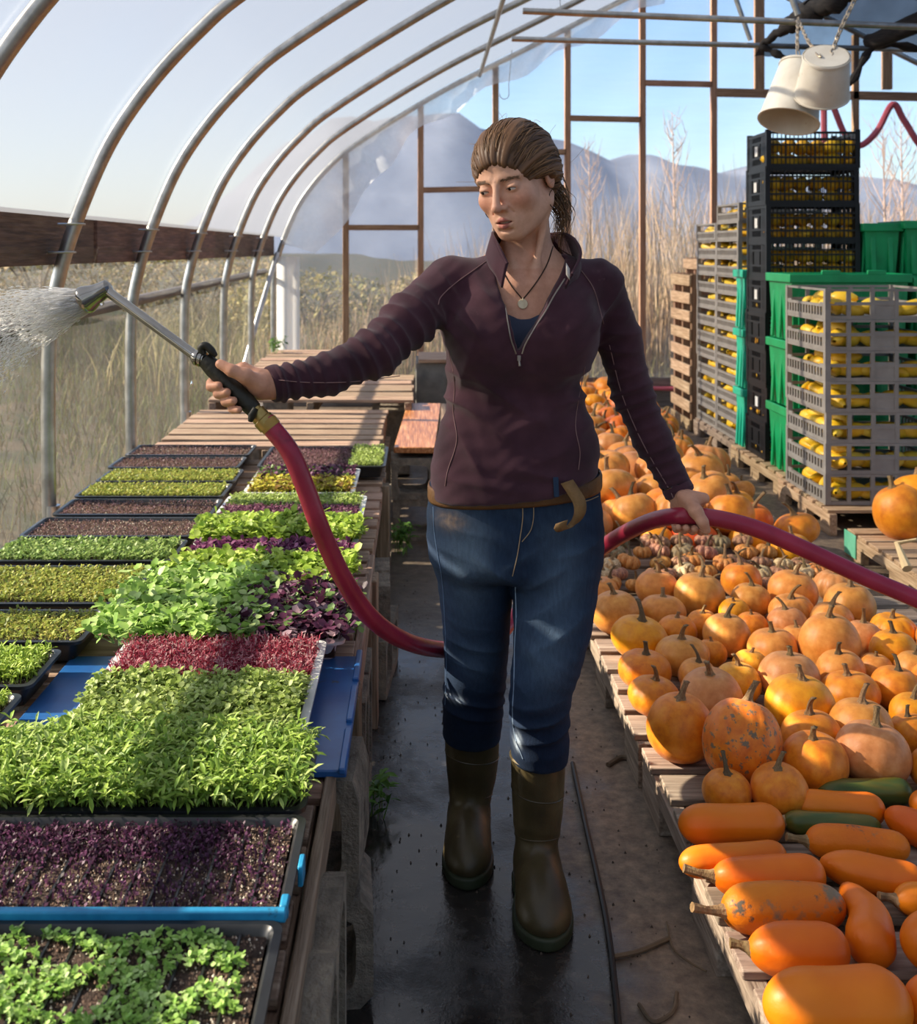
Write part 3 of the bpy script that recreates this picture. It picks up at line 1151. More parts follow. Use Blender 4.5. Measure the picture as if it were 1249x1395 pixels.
def leaf_shapes():
    # templates along +x, y across, z up (x 0..1); returns verts and quads
    T = {}
    T['round'] = (np.array([[0, 0, 0], [0.28, 0.34, 0.06], [0.72, 0.40, 0.07], [1.0, 0.0, -0.06], [0.72, -0.40, 0.07], [0.28, -0.34, 0.06], [0.5, 0, -0.02]]),
                  np.array([[0, 6, 1, 1], [1, 6, 2, 2], [2, 6, 3, 3], [3, 6, 4, 4], [4, 6, 5, 5], [5, 6, 0, 0]]))
    T['lance'] = (np.array([[0, 0, 0], [0.3, 0.13, 0.05], [0.65, 0.14, 0.05], [1.0, 0.0, -0.14], [0.65, -0.14, 0.05], [0.3, -0.13, 0.05], [0.45, 0, 0.0]]),
                  T['round'][1])
    T['tiny'] = (np.array([[0, 0, 0], [0.5, 0.34, 0.08], [1, 0, 0], [0.5, -0.34, 0.08]]), np.array([[0, 1, 2, 3]]))
    return T


LT = leaf_shapes()


def seedlings(rng, x0, x1, y0, y1, z, n, hgt, leaf, kind, cols, per=4, stemcol=None, rows=None, wild=0.5, mask=None, patch=0.0, overhang=0.0, stem_w=0.0012):
    """Vertex and face arrays of n small plants: a stem plus `per` leaves each."""
    if rows:
        k = int(math.ceil(n / rows))
        yy = np.linspace(y0, y1, rows + 2)[1:-1]
        X = rng.uniform(x0, x1, k * rows)
        Yp = np.repeat(yy, k) + rng.normal(0, (y1 - y0) / rows * 0.16, k * rows)
    else:
        X = rng.uniform(x0 - overhang * 0.3, x1 + overhang * 0.3, n)
        Yp = rng.uniform(y0 - overhang * 0.3, y1 + overhang * 0.3, n)
    if mask is not None:
        kpt = mask(X, Yp)
        X, Yp = X[kpt], Yp[kpt]
    n = len(X)
    pf = 1.0
    if patch:
        pf = 1 + patch * np.sin(X * 23 + 1.3) * np.sin(Yp * 31 + X * 9)
    H = hgt * rng.uniform(0.7, 1.25, n) * pf
    lean = rng.normal(0, 0.22, (n, 2)) * H[:, None]
    if overhang:
        ex = (X - (x0 + x1) / 2) / ((x1 - x0) / 2)
        ey = (Yp - (y0 + y1) / 2) / ((y1 - y0) / 2)
        lean[:, 0] += np.clip(np.abs(ex) - 0.8, 0, 1) * np.sign(ex) * overhang * 4
        lean[:, 1] += np.clip(np.abs(ey) - 0.8, 0, 1) * np.sign(ey) * overhang * 4
    top = np.stack([X + lean[:, 0], Yp + lean[:, 1], z + H], 1)
    bot = np.stack([X, Yp, np.full(n, z)], 1)
    Vs, Fs, Cs = [], [], []
    off = 0
    # stems (thin two sided strips)
    a = rng.uniform(0, np.pi, n)
    w = stem_w * np.stack([np.cos(a), np.sin(a), np.zeros(n)], 1)
    Vs.append(np.stack([bot - w, bot + w, top + w, top - w], 1).reshape(-1, 3))
    Fs.append(np.arange(4 * n).reshape(-1, 4))
    sc = lin(stemcol)[:3] if stemcol else cols.mean(0)
    Cs.append(np.tile(np.array(sc), (4 * n, 1)))
    off += 4 * n
    tv, tf = LT[kind]
    a0 = rng.uniform(0, 2 * np.pi, n)
    pc = cols[rng.integers(0, len(cols), n)]
    for j in range(per):
        az = a0 + j * (2.4 if per > 2 else np.pi) + rng.normal(0, 0.3, n)
        el = rng.normal(0.15, wild, n)
        f = 1.0 if per <= 2 else (1.0 - 0.75 * (j // 2) / max(1, (per - 1) / 2) * 0.6)
        base = bot + (top - bot) * f
        L = leaf * rng.uniform(0.65, 1.3, n) * pf
        dx = np.stack([np.cos(az) * np.cos(el), np.sin(az) * np.cos(el), np.sin(el)], 1)
        dy = np.stack([-np.sin(az), np.cos(az), rng.normal(0, 0.25, n)], 1)
        dz = np.cross(dx, dy)
        V = base[:, None, :] + L[:, None, None] * (tv[None, :, 0:1] * dx[:, None, :] + tv[None, :, 1:2] * dy[:, None, :] + tv[None, :, 2:3] * dz[:, None, :])
        k = len(tv)
        Vs.append(V.reshape(-1, 3))
        Fs.append((np.arange(n)[:, None, None] * k + tf[None] + off).reshape(-1, 4))
        c = pc * rng.uniform(0.78, 1.2, (n, 1))
        Cs.append(np.repeat(c, k, axis=0))
        off += n * k
    return np.concatenate(Vs), np.concatenate(Fs), np.concatenate(Cs)


def fix_faces(F):
    """Split off degenerate quads (repeated last index) into triangles."""
    tri = F[:, 2] == F[:, 3]
    out = []
    if (~tri).any():
        out.append(F[~tri])
    if tri.any():
        out.append(F[tri][:, :3])
    return out


def perlite(rng, x0, x1, y0, y1, z, n, cols):
    """Coarse soil crumbs and white perlite grains lying on the soil."""
    X = rng.uniform(x0, x1, n)
    Yp = rng.uniform(y0, y1, n)
    s = rng.uniform(0.0009, 0.0026, n)
    tet = np.array([[1, 0, -0.5], [-0.6, 0.9, -0.5], [-0.6, -0.9, -0.5], [0, 0, 1.0]])
    a = rng.uniform(0, 6.28, n)
    ca, sa = np.cos(a), np.sin(a)
    rot = np.stack([np.stack([ca, -sa, 0 * a], 1), np.stack([sa, ca, 0 * a], 1), np.stack([0 * a, 0 * a, 1 + 0 * a], 1)], 1)
    V = np.einsum('nij,kj->nki', rot, tet) * s[:, None, None] + np.stack([X, Yp, np.full(n, z)], 1)[:, None, :]
    F = (np.arange(n)[:, None, None] * 4 + np.array([[0, 1, 3], [1, 2, 3], [2, 0, 3]])[None]).reshape(-1, 3)
    c = np.repeat(cols[rng.integers(0, len(cols), n)], 4, axis=0)
    return V.reshape(-1, 3), F, c


GREENS = C3('#a8c04a', '#93ae3c', '#b9cc62', '#7d9a34')
LIGHT = C3('#a9bb62', '#97ab52', '#bccb7e', '#839844')
OLIVE = C3('#9aa545', '#b0b552', '#7f8f3c', '#a39c4a')
MUTED = C3('#7f9a4a', '#93ad58', '#69863e', '#a5b86e')
PURPLE = C3('#5a2e46', '#6d3a55', '#452338', '#7d4c68')
DKPURP = C3('#3c2233', '#54304a', '#2d1a26', '#6a3a5c')
RED = C3('#8a2c3c', '#9c4050', '#742434', '#b87880', '#c39a98')
MIXP = C3('#4e2a3e', '#6c3f58', '#3a2030', '#8a6078', '#6f8a44')
YELG = C3('#b7b03a', '#cfc452', '#98922e', '#8a6a38')
BROWN = C3('#6d5145', '#806254', '#8a6a70', '#543f38')
PERL = C3('#c9bfae', '#9a8a78', '#6d5646', '#4a3a30', '#7d6656', '#5a473c')


def plant_part(name, parts, parent, mat=None, label=None, kind='stuff'):
    V = np.concatenate([p[0] for p in parts])
    off, Fa, Ca = 0, [], []
    for v, f, c in parts:
        Fa += [g + off for g in (fix_faces(f) if f.shape[1] == 4 else [f])]
        Ca.append(c)
        off += len(v)
    V = V - np.array(parent.location)
    me = mesh_np(name, V, Fa, 180)
    set_cols(me, np.concatenate(Ca))
    o = link(name, me, mat or M_LEAF, parent)
    o['kind'] = kind
    if label:
        o['label'] = label
    return o


def tray(label, x0, x1, y0, y1, crops, white=False, cells=False, zt=ZT, grains=2200, seed=1, name=None, dep=0.05, rz=0.0, soil_z=None):
    """crops: list of (part name, fx0, fx1, fy0, fy1, kwargs) with fractions of the tray; label for parts optional."""
    rng = np.random.default_rng(seed)
    t = thing(name or ('seedling_pan' if white else 'seedling_tray'), label, 'seedling tray', ((x0 + x1) / 2, (y0 + y1) / 2, zt - dep), 0,
              'white microgreen pans' if white else 'black seedling trays')
    m = MB()
    rim_tray(m, x0, x1, y0, y1, zt - dep, zt, lip=0.016 if white else 0.011)
    m.build('pan' if white else 'tray', M_PAN if white else M_BLACKP, t)
    sz = soil_z if soil_z is not None else zt - 0.010
    m = MB()
    nx_, ny_ = 24, 14
    ins = 0.020
    m.grid([[(x0 + ins + (x1 - x0 - 2 * ins) * i / nx_, y0 + ins + (y1 - y0 - 2 * ins) * j / ny_,
              sz + (0.0 if i in (0, nx_) or j in (0, ny_) else rng.normal(0, 0.0014))) for j in range(ny_ + 1)] for i in range(nx_ + 1)])
    # skirt so that the soil has depth
    m.span(x0 + ins + 0.004, x1 - ins - 0.004, y0 + ins + 0.004, y1 - ins - 0.004, zt - dep + 0.006, sz - 0.006)
    m.build('soil', M_SOIL, t, smooth=60)
    V, F, c = perlite(rng, x0 + ins, x1 - ins, y0 + ins, y1 - ins, sz + 0.001, grains, PERL)
    plant_part('soil_grains', [(V, F, c)], t, M_GRAIN)
    if cells:
        k = 0
        for xx in np.linspace(x0 + ins, x1 - ins, cells + 2)[1:-1]:
            m = MB()
            m.span(xx - 0.0016, xx + 0.0016, y0 + ins, y1 - ins, sz - 0.008, sz + 0.0035)
            m.build('cell_divider', M_BLACKP, t)
    wx, wy = x1 - x0 - 2 * ins, y1 - y0 - 2 * ins
    for nm, fx0, fx1, fy0, fy1, kw in crops:
        kw = dict(kw)
        lb = kw.pop('lb', None)
        plant_part(nm, [seedlings(rng, x0 + ins + wx * fx0, x0 + ins + wx * fx1, y0 + ins + wy * fy0, y0 + ins + wy * fy1, sz, **kw)], t, label=lb)
    return t


M_GRAIN = pmat('soil grain', '#ffffff', attr='tint', rough=0.9)

micro = lambda n, cols, h=0.012, leaf=0.009, **k: dict(n=n, hgt=h, leaf=leaf, kind='tiny', cols=cols, per=2, **k)

# --- left column, far to near (x from the wall film to the gap between the columns)
LX0, LX1 = -1.245, -0.705
yl = lambda py: 0.89 * FPX / (py - VPY)


def left(label, ya, yb, crops, seed, dx=0.0, **k):
    return tray(label, LX0 + dx, LX1 + dx, yb + 0.006, ya - 0.006, crops, seed=seed, **k)


left('black tray of dark sprouting soil at the far end of the left row', 5.03, 4.76, [('sprouts', 0, 1, 0, 1, micro(900, BROWN, 0.008, 0.007))], 21, dx=-0.03)
left('black tray of purplish brown sprouts, second from the far end of the left row', 4.74, 4.49, [('sprouts', 0, 1, 0, 1, micro(1100, BROWN, 0.009, 0.007))], 22, dx=-0.03)
left('black tray of olive green seedlings, third from the far end of the left row', 4.47, 4.22, [('seedlings', 0, 1, 0, 1, micro(2000, OLIVE, 0.013, 0.010))], 23)
left('black tray of olive green seedlings, fourth from the far end of the left row', 4.20, 3.96, [('seedlings', 0, 1, 0, 1, micro(2000, OLIVE, 0.014, 0.010))], 24)
left('black tray of speckled soil with purple sprouts, fifth from the far end', 3.94, 3.69, [('sprouts', 0, 1, 0, 1, micro(1000, BROWN, 0.008, 0.007))], 25, dx=0.01)
left('black tray of brown soil and tan grains, sixth from far end of left row', 3.67, 3.41, [('sprouts', 0, 1, 0, 1, micro(900, BROWN, 0.007, 0.006))], 26, grains=2600)
left('black tray of small green seedlings, seventh from the far end of left row', 3.39, 3.14, [('seedlings', 0, 1, 0, 1, micro(2300, MUTED, 0.016, 0.012))], 27)
left('black tray of fine yellowish green seedlings in the middle of the left row', 3.11, 2.76, [('seedlings', 0, 1, 0, 1, micro(2600, OLIVE, 0.014, 0.010, rows=22))], 28, dx=-0.03)
left('black tray of sparse olive seedlings on brown soil, left of the big leaved greens', 2.73, 2.49, [('seedlings', 0, 1, 0, 1, micro(1600, OLIVE, 0.014, 0.010))], 29, dx=-0.06)
left('black tray of feathery light green seedlings left of the blue board', 2.46, 2.235, [('seedlings', 0, 1, 0.1, 1, dict(n=1700, hgt=0.024, leaf=0.015, kind='lance', cols=GREENS, per=4))], 30, dx=-0.085)
left('black tray of thin green seedlings at the left edge, nearest of the left row', 2.215, 1.99, [('seedlings', 0, 1, 0.15, 1, dict(n=1300, hgt=0.022, leaf=0.013, kind='lance', cols=GREENS, per=4))], 31, dx=-0.085)

# --- right column
tray('black tray half pinkish brown and half green at the far end of the right row', -0.665, -0.135, 4.52, 4.98,
     [('brown_sprouts', 0, 0.72, 0, 1, micro(1500, C3('#7c5b5a', '#8a6468', '#6a4a4c'), 0.010, 0.008)),
      ('green_seedlings', 0.74, 1, 0, 1, micro(900, LIGHT, 0.018, 0.012))], seed=41)
tray('small white pan of dark purple and yellow green microgreens', -0.645, -0.235, 4.02, 4.48,
     [('purple_microgreens', 0, 1, 0.5, 1, dict(n=700, hgt=0.022, leaf=0.016, kind='round', cols=MIXP, per=3)),
      ('yellow_green_microgreens', 0, 1, 0, 0.48, dict(n=650, hgt=0.024, leaf=0.016, kind='round', cols=YELG, per=3))], white=True, seed=42)
tray('white pan sown in stripes of light green and purple microgreens', -0.685, -0.185, 3.33, 3.985,
     [('light_green_stripe', 0, 1, 0.74, 1.0, micro(1500, LIGHT, 0.020, 0.012)),
      ('purple_stripe', 0, 1, 0.50, 0.72, micro(1400, C3('#6b3a50', '#7d4a62', '#8c6070', '#5a3044'), 0.018, 0.012)),
      ('green_stripe', 0, 1, 0.33, 0.49, micro(900, MUTED, 0.020, 0.013)),
      ('bright_green_stripe', 0, 1, 0.0, 0.32, dict(n=800, hgt=0.040, leaf=0.023, kind='round', cols=GREENS, per=5, overhang=0.02))], white=True, seed=43)
tray('white pan of bright green and purple stripes behind the big leaved greens', -0.675, -0.180, 2.945, 3.315,
     [('purple_stripe', 0, 1, 0.48, 0.98, dict(n=700, hgt=0.028, leaf=0.018, kind='round', cols=C3('#6a2f52', '#7c3c62', '#552444', '#8b5074'), per=4)),
      ('bright_green_stripe', 0, 1, 0.0, 0.46, dict(n=620, hgt=0.038, leaf=0.023, kind='round', cols=GREENS, per=5, overhang=0.02))], white=True, seed=44)
tray('white pan of big leaved green and purple microgreens beside the hose', -0.675, -0.168, 2.495, 2.93,
     [('large_green_leaves', -0.08, 0.50, 0, 1, dict(n=900, hgt=0.048, leaf=0.0235, kind='round', cols=C3('#8fb350', '#a4c464', '#789c40', '#b7cf80'), per=5, overhang=0.04)),
      ('large_purple_leaves', 0.50, 1, 0, 0.85, dict(n=720, hgt=0.040, leaf=0.0225, kind='round', cols=C3('#4a2238', '#6b3954', '#38182a', '#9a8088', '#7a9a54', '#5a2c48'), per=5, overhang=0.03)),
      ('bright_green_leaves', 0.50, 1, 0.80, 1, dict(n=190, hgt=0.04, leaf=0.022, kind='round', cols=GREENS, per=5))], white=True, seed=45)
tray('white pan of red microgreens with pale green ones, lying on the blue board', -0.655, -0.205, 1.985, 2.475,
     [('red_microgreens', 0, 1, 0.52, 1.0, dict(n=3300, hgt=0.024, leaf=0.011, kind='lance', cols=RED, per=2, wild=0.8, stemcol='#b23a50')),
      ('pale_green_microgreens', -0.02, 1.0, -0.06, 0.52, dict(n=2300, hgt=0.030, leaf=0.0115, kind='round', cols=LIGHT, per=4, patch=0.15))], white=True, seed=46, zt=ZT + 0.012)
tray('black tray of tall bright green seedlings in front of the red microgreens', -0.745, -0.180, 1.745, 1.985,
     [('tall_seedlings', 0.0, 0.98, 0.03, 1.0, dict(n=2500, hgt=0.046, leaf=0.0205, kind='lance', cols=C3('#9fb950', '#8aa842', '#b6ca74', '#73933a'), per=6, wild=0.5, overhang=0.02, stem_w=0.0009))], seed=47, grains=1500)
tray('black cell tray of tiny dark purple sprouts in front of the tall greens', -0.745, -0.175, 1.475, 1.735,
     [('purple_sprouts', 0, 1, 0.0, 1.0, micro(1300, DKPURP, 0.008, 0.0065, wild=0.8)),
      ('purple_sprout_row', 0, 0.85, 0.55, 0.95, micro(1000, DKPURP, 0.010, 0.0070, wild=0.8))], seed=48, grains=4200, cells=14)
NB = RNG.normal(0, 1, 8)
tray('black cell tray of scattered small green seedlings nearest the camera', -0.745, -0.178, 1.195, 1.462,
     [('seedlings', 0, 0.97, 0, 0.98, dict(n=1500, hgt=0.011, leaf=0.0080, kind='round', cols=C3('#8fb552', '#a6c868', '#7aa244', '#b9d486'), per=4,
                                        mask=lambda X, Y: (np.sin(X * 37 + 1.2 * np.sin(Y * 40)) * np.sin(Y * 43 + X * 11) > -0.35)))], seed=49, grains=3600, cells=14)
# bright blue plastic lip between the two near cell trays
m = MB()
m.bar((-0.76, 1.468, ZT + 0.003), (-0.176, 1.468, ZT + 0.003), 0.014, 0.016)
m.box((-0.182, 1.50, ZT - 0.005), (0.012, 0.03, 0.02))
tag(m.build('blue_edge_strip', M_TAPE, bevel=0.003), 'bright blue plastic strip along the front of the purple sprout tray', 'plastic strip')
m = MB()
m.box((-0.170, 1.60, ZT - 0.012), (0.008, 0.035, 0.030))
tag(m.build('blue_clip', M_TAPE, bevel=0.002), 'small bright blue plastic tab on the aisle side of the purple sprout tray', 'plastic tab')

# weeds growing at the floor edge
def weed(c, label, n, h, seed):
    rng = np.random.default_rng(seed)
    t = thing('weed_plant', label, 'weed', c, 0, 'weeds by the aisle')
    V = seedlings(rng, c[0] - 0.05, c[0] + 0.05, c[1] - 0.05, c[1] + 0.05, c[2], n, h, 0.045, 'lance', C3('#4f7a2e', '#6a9440', '#3d6224'), per=5, wild=0.5, stem_w=0.002)
    plant_part('leaves', [V], t)


weed(tuple(G(540, 752, 0.0)), 'green weed growing on the floor by the concrete blocks', 22, 0.10, 61)
weed(tuple(G(500, 1105, 0.0)), 'small green weed growing at the foot of the near concrete blocks', 9, 0.07, 62)
weed((-1.15, 8.9, 0.55), 'green sprout standing at the far corner of the benches', 14, 0.12, 63)
# ------------------------------------------------------------------ pallets, pumpkins, squash, crates, buckets
M_PAL_X = wood_mat('pallet deck wood', '#6a5a4c', '#948272', '#b9a896', axis=0, rough=0.85)
M_PAL_Y = wood_mat('pallet stringer wood', '#6d5d4f', '#978574', '#bcab99', axis=1, rough=0.85)


def pallet(label, x0, x1, y0, y1, nb=8, z=0.0, h=0.13, seed=1, fresh=False, ztop=None):
    rr = random.Random(seed)
    t = thing('wooden_pallet', label, 'pallet', ((x0 + x1) / 2, (y0 + y1) / 2, z), 0, 'wooden pallets')
    mx_, my_ = (M_PALN_X, M_PALN_Y) if fresh else (M_PAL_X, M_PAL_Y)
    p = (y1 - y0) / nb
    for i in range(nb):
        m = MB()
        w = p * rr.uniform(0.66, 0.8)
        m.box(((x0 + x1) / 2, y0 + p * (i + 0.5), z + h - 0.009), (x1 - x0 + rr.uniform(-0.02, 0.01), w, 0.018), Euler((0, 0, rr.uniform(-0.006, 0.006))))
        m.build('deck_board', mx_, t, bevel=0.003)
    for xx in (x0 + 0.022, (x0 + x1) / 2, x1 - 0.022):
        m = MB()
        L = y1 - y0
        # notched stringer: three feet joined by a top rail
        m.span(xx - 0.02, xx + 0.02, y0, y1, z + h - 0.018 - 0.045, z + h - 0.018)
        for f in (0.0, 0.42, 0.84):
            m.span(xx - 0.0198, xx + 0.0198, y0 + L * f, y0 + L * (f + 0.16), z, z + h - 0.018 - 0.044)
        m.build('stringer', my_, t, bevel=0.003)
    return t


M_PALN_X = wood_mat('fresh pallet deck wood', '#8a6f52', '#b99a78', '#d9bf9c', axis=0, rough=0.8)
M_PALN_Y = wood_mat('fresh pallet stringer wood', '#8d7356', '#bc9e7d', '#dcc4a2', axis=1, rough=0.8)
ZP = 0.135
pallet('grey wooden pallet nearest the camera under the long orange squashes', 0.575, 1.78, 1.62, 2.84, 8, h=ZP, seed=1)
pallet('grey wooden pallet under the crowd of tan pumpkins', 0.572, 1.76, 2.88, 4.08, 8, h=ZP, seed=2)
for i, (a, b) in enumerate(((4.12, 5.30), (5.34, 6.5), (6.54, 7.7), (7.74, 8.9))):
    pallet('wooden pallet buried under pumpkins, %s behind the tan pumpkin pallet' % ORD[i + 1], 0.62, 1.70, a, b, 8, h=ZP, seed=5 + i)


# ---------------------------------------------------------------- pumpkins
def pk_mat(name, a, b, c, green=None, dirt=None):
    spots = [(a, 9, 0.70)]
    if green:
        spots.append((green, 4, 0.64))
    if dirt:
        spots.append((dirt, 5.0, 0.545))
    return pmat(name, [(0.3, a), (0.5, b), (0.72, c)], scale=3.2, rough=0.42, spec=0.4, bump=0.12, bscale=38, detail=5, spots=spots, vary=0.07, sheen=0.08)


PK = {
    'orange': pk_mat('orange pumpkin skin', '#cf6f10', '#e38514', '#ee9a26'),
    'yellow': pk_mat('yellow orange pumpkin skin', '#dd8406', '#ee980a', '#f5a91c'),
    'tan': pk_mat('tan pumpkin skin', '#cb7c2c', '#dd8f3a', '#e8a24c'),
    'pinkish': pk_mat('pinkish tan pumpkin skin', '#c47a3c', '#d48b4c', '#e09e62'),
    'deep orange': pk_mat('deep orange pumpkin skin', '#c45406', '#db6a08', '#e77e14'),
    'green smudged': pk_mat('green smudged pumpkin skin', '#df8a12', '#efa01c', '#f6b236', green='#6f6a28'),
    'muddy': pk_mat('muddy orange pumpkin skin', '#cf6410', '#e47c16', '#ee9226', dirt='#75664e'),
    'red': pk_mat('red orange pumpkin skin', '#cf3a08', '#e85412', '#f2701c'),
}
M_MINI = [pmat('striped mini squash %d' % i, [(0.35, a), (0.5, b), (0.66, c)], scale=4, stretch=(3, 3, 0.6), rough=0.55, bump=0.2, vary=0.15)
          for i, (a, b, c) in enumerate((('#7a4f44', '#a87458', '#cf9f70'), ('#8a6a4a', '#d0b484', '#e6d0a4'), ('#6e6450', '#95825f', '#b99c70'), ('#b86a22', '#d08a3e', '#dfae6c')))]
M_STEM = pmat('dry pumpkin stem', [(0.3, '#6d5436'), (0.55, '#9a7c54'), (0.75, '#c4a67a')], scale=7, stretch=(6, 6, 1), rough=0.8, bump=0.6, bscale=12, vary=0.15)
M_STEMD = pmat('dark pumpkin stem', [(0.3, '#4f4230'), (0.7, '#85704e')], scale=7, stretch=(6, 6, 1), rough=0.8, bump=0.6, bscale=12)


def pumpkin_mesh(name, asp, ribs, depth, seed, dent=0.16, pear=0.0, nu=72, nv=36):
    rr = random.Random(seed)
    V, F = [], []
    ph = rr.uniform(0, 6)
    for i in range(nv + 1):
        v = -math.pi / 2 + math.pi * i / nv
        for k in range(nu):
            u = 2 * math.pi * k / nu
            c = math.cos(v)
            rib = 1 - depth * (0.5 + 0.5 * math.cos(ribs * u + 0.4 * math.sin(u + ph))) ** 2.2 * (c ** 0.7)
            lump = 1 + 0.018 * math.sin(2 * u + ph) + 0.014 * math.sin(3 * u - 2 * ph + v)
            r_ = c ** 0.88 * rib * lump * (1 - pear * math.sin(v))
            z = asp * math.sin(v)
            z -= dent * asp * math.exp(-(r_ / 0.34) ** 2) * (1 if v > 0 else -0.6)
            V.append((r_ * math.cos(u), r_ * math.sin(u), z))
    for i in range(nv):
        for k in range(nu):
            l = (k + 1) % nu
            F.append((i * nu + k, i * nu + l, (i + 1) * nu + l, (i + 1) * nu + k))
    me = mesh_np(name, V, F, 180)
    ztop = asp * (1 - dent)
    return me, ztop


def stem_mesh(name, h, bend, seed, r0=0.20, r1=0.075):
    rr = random.Random(seed)
    V, F = [], []
    n, m = 20, 12
    az = rr.uniform(0, 6.28)
    for i in range(m + 1):
        t = i / m
        cx, cy = bend * t * t * math.cos(az), bend * t * t * math.sin(az)
        cz = h * (t - 0.18 * bend * t * t)
        r_ = r1 + (r0 - r1) * math.exp(-t * 7) + 0.02 * (t > 0.93)
        for k in range(n):
            a = 2 * math.pi * k / n + t * 0.7
            q = r_ * (1 + 0.28 * (0.5 + 0.5 * math.cos(5 * a - t * 0.7 * 5)) * (1.0 + math.exp(-t * 5)) - 0.12)
            V.append((cx + q * math.cos(a), cy + q * math.sin(a), cz))
    for i in range(m):
        for k in range(n):
            l = (k + 1) % n
            F.append((i * n + k, i * n + l, (i + 1) * n + l, (i + 1) * n + k))
    F.append(tuple(m * n + k for k in range(n)))
    return mesh_np(name, V, F, 180)


BODY = {}
for nm, asp, ribs, dep, dent, pear in (('round', 0.86, 11, 0.018, 0.13, 0.0), ('squat', 0.72, 10, 0.03, 0.16, 0.0), ('tall', 0.98, 12, 0.014, 0.10, 0.06),
                                       ('ribbed', 0.74, 10, 0.085, 0.22, 0.0), ('oval', 1.06, 14, 0.03, 0.09, 0.0), ('flat', 0.62, 10, 0.05, 0.22, 0.0)):
    for s in range(2):
        BODY[(nm, s)] = pumpkin_mesh('pumpkin_' + nm, asp, ribs, dep, 3 + s * 7 + len(nm), dent, pear) + (asp,)
MINI = [pumpkin_mesh('mini_squash', 0.62, 9 + i, 0.24, 50 + i, 0.25, 0.0, 60, 20) + (0.62,) for i in range(3)]
STEMS = [stem_mesh('stem', h, b, i) for i, (h, b) in enumerate(((0.55, 0.12), (0.7, 0.35), (0.45, 0.1), (0.85, 0.5), (0.62, 0.25), (0.32, 0.06)))]
_mats = {}


def with_mat(me, mat):
    """One shared mesh per (shape, material)."""
    k = (me.name, mat.name)
    if k not in _mats:
        c = me.copy()
        c.materials.clear()
        c.materials.append(mat)
        _mats[k] = c
    return _mats[k]


def pumpkin(c, r, col='tan', shape='round', label='', group='pumpkins on the pallets', stem=0, tilt=(0, 0), rz=None, rr=random, mini=None, stem_scale=1.0, cat='pumpkin', name='pumpkin'):
    """c: centre of the body."""
    me, zt, asp = BODY[(shape, rr.randint(0, 1))] if mini is None else MINI[mini % 3]
    mat = PK[col] if mini is None else M_MINI[mini % 4]
    o = bpy.data.objects.new(name, with_mat(me, mat))
    COL.objects.link(o)
    o.location = c
    o.scale = (r, r, r)
    o.rotation_euler = (tilt[0], tilt[1], rr.uniform(0, 6.28) if rz is None else rz)
    tag(o, label, cat, group)
    s = bpy.data.objects.new('stem', with_mat(STEMS[stem % len(STEMS)], M_STEM if rr.random() < 0.75 else M_STEMD))
    COL.objects.link(s)
    s.parent = o
    s.location = (0, 0, zt - 0.035)
    s.rotation_euler = (rr.uniform(-0.15, 0.15), rr.uniform(-0.15, 0.15), rr.uniform(0, 6.28))
    s.scale = (stem_scale,) * 3
    return o


# near pumpkins: pixel centre, pixel width, colour, shape, stem kind
NEAR = [
    (812, 808, 52, 'tan', 'round', 0), (838, 833, 66, 'tan', 'round', 0), (895, 801, 58, 'tan', 'round', 1), (954, 810, 68, 'tan', 'round', 2),
    (903, 832, 62, 'tan', 'squat', 2), (871, 868, 78, 'yellow', 'squat', 1), (922, 861, 54, 'orange', 'round', 5), (957, 851, 46, 'orange', 'round', 0),
    (999, 832, 42, 'yellow', 'round', 5), (1010, 790, 56, 'orange', 'round', 1), (990, 868, 66, 'tan', 'round', 4), (934, 896, 74, 'tan', 'squat', 1),
    (878, 912, 72, 'orange', 'squat', 0), (969, 887, 42, 'orange', 'round', 5), (1006, 930, 64, 'green smudged', 'round', 1), (876, 950, 72, 'orange', 'squat', 1),
    (946, 915, 52, 'tan', 'round', 3), (957, 946, 86, 'pinkish', 'round', 0), (927, 995, 92, 'orange', 'tall', 0), (1022, 818, 54, 'tan', 'round', 1),
    (1080, 805, 66, 'tan', 'round', 0), (1138, 798, 58, 'pinkish', 'ribbed', 5), (1157, 826, 70, 'tan', 'round', 4), (1082, 834, 62, 'tan', 'ribbed', 3),
    (1070, 852, 54, 'pinkish', 'round', 1), (1028, 853, 44, 'orange', 'round', 5), (1051, 881, 70, 'tan', 'squat', 2), (1082, 868, 44, 'tan', 'round', 2),
    (1130, 842, 58, 'tan', 'round', 1), (1131, 876, 82, 'tan', 'tall', 2), (1176, 868, 54, 'pinkish', 'round', 3), (1216, 860, 64, 'yellow', 'ribbed', 2),
    (1217, 886, 64, 'yellow', 'round', 0), (1022, 906, 48, 'green smudged', 'round', 5), (1078, 924, 82, 'pinkish', 'round', 5), (1144, 913, 66, 'tan', 'round', 4),
    (1193, 911, 48, 'tan', 'round', 5), (1216, 938, 68, 'orange', 'round', 4), (1160, 942, 80, 'orange', 'squat', 2), (1098, 968, 94, 'yellow', 'round', 2),
    (1245, 912, 56, 'tan', 'round', 0), (1009, 1010, 108, 'muddy', 'oval', 4), (1102, 996, 80, 'orange', 'round', 3), (1110, 1036, 90, 'orange', 'round', 2),
    (1180, 988, 86, 'tan', 'round', 4), (1197, 1028, 98, 'pinkish', 'round', 0), (1243, 972, 62, 'yellow', 'round', 1), (1250, 1004, 60, 'orange', 'round', 0),
    (1050, 1068, 78, 'orange', 'round', 4), (994, 1078, 66, 'orange', 'round', 3), (1275, 930, 70, 'orange', 'round', 1), (1280, 870, 64, 'tan', 'round', 0),
    (1262, 1045, 70, 'orange', 'round', 2), (1290, 1000, 80, 'tan', 'round', 1),
]
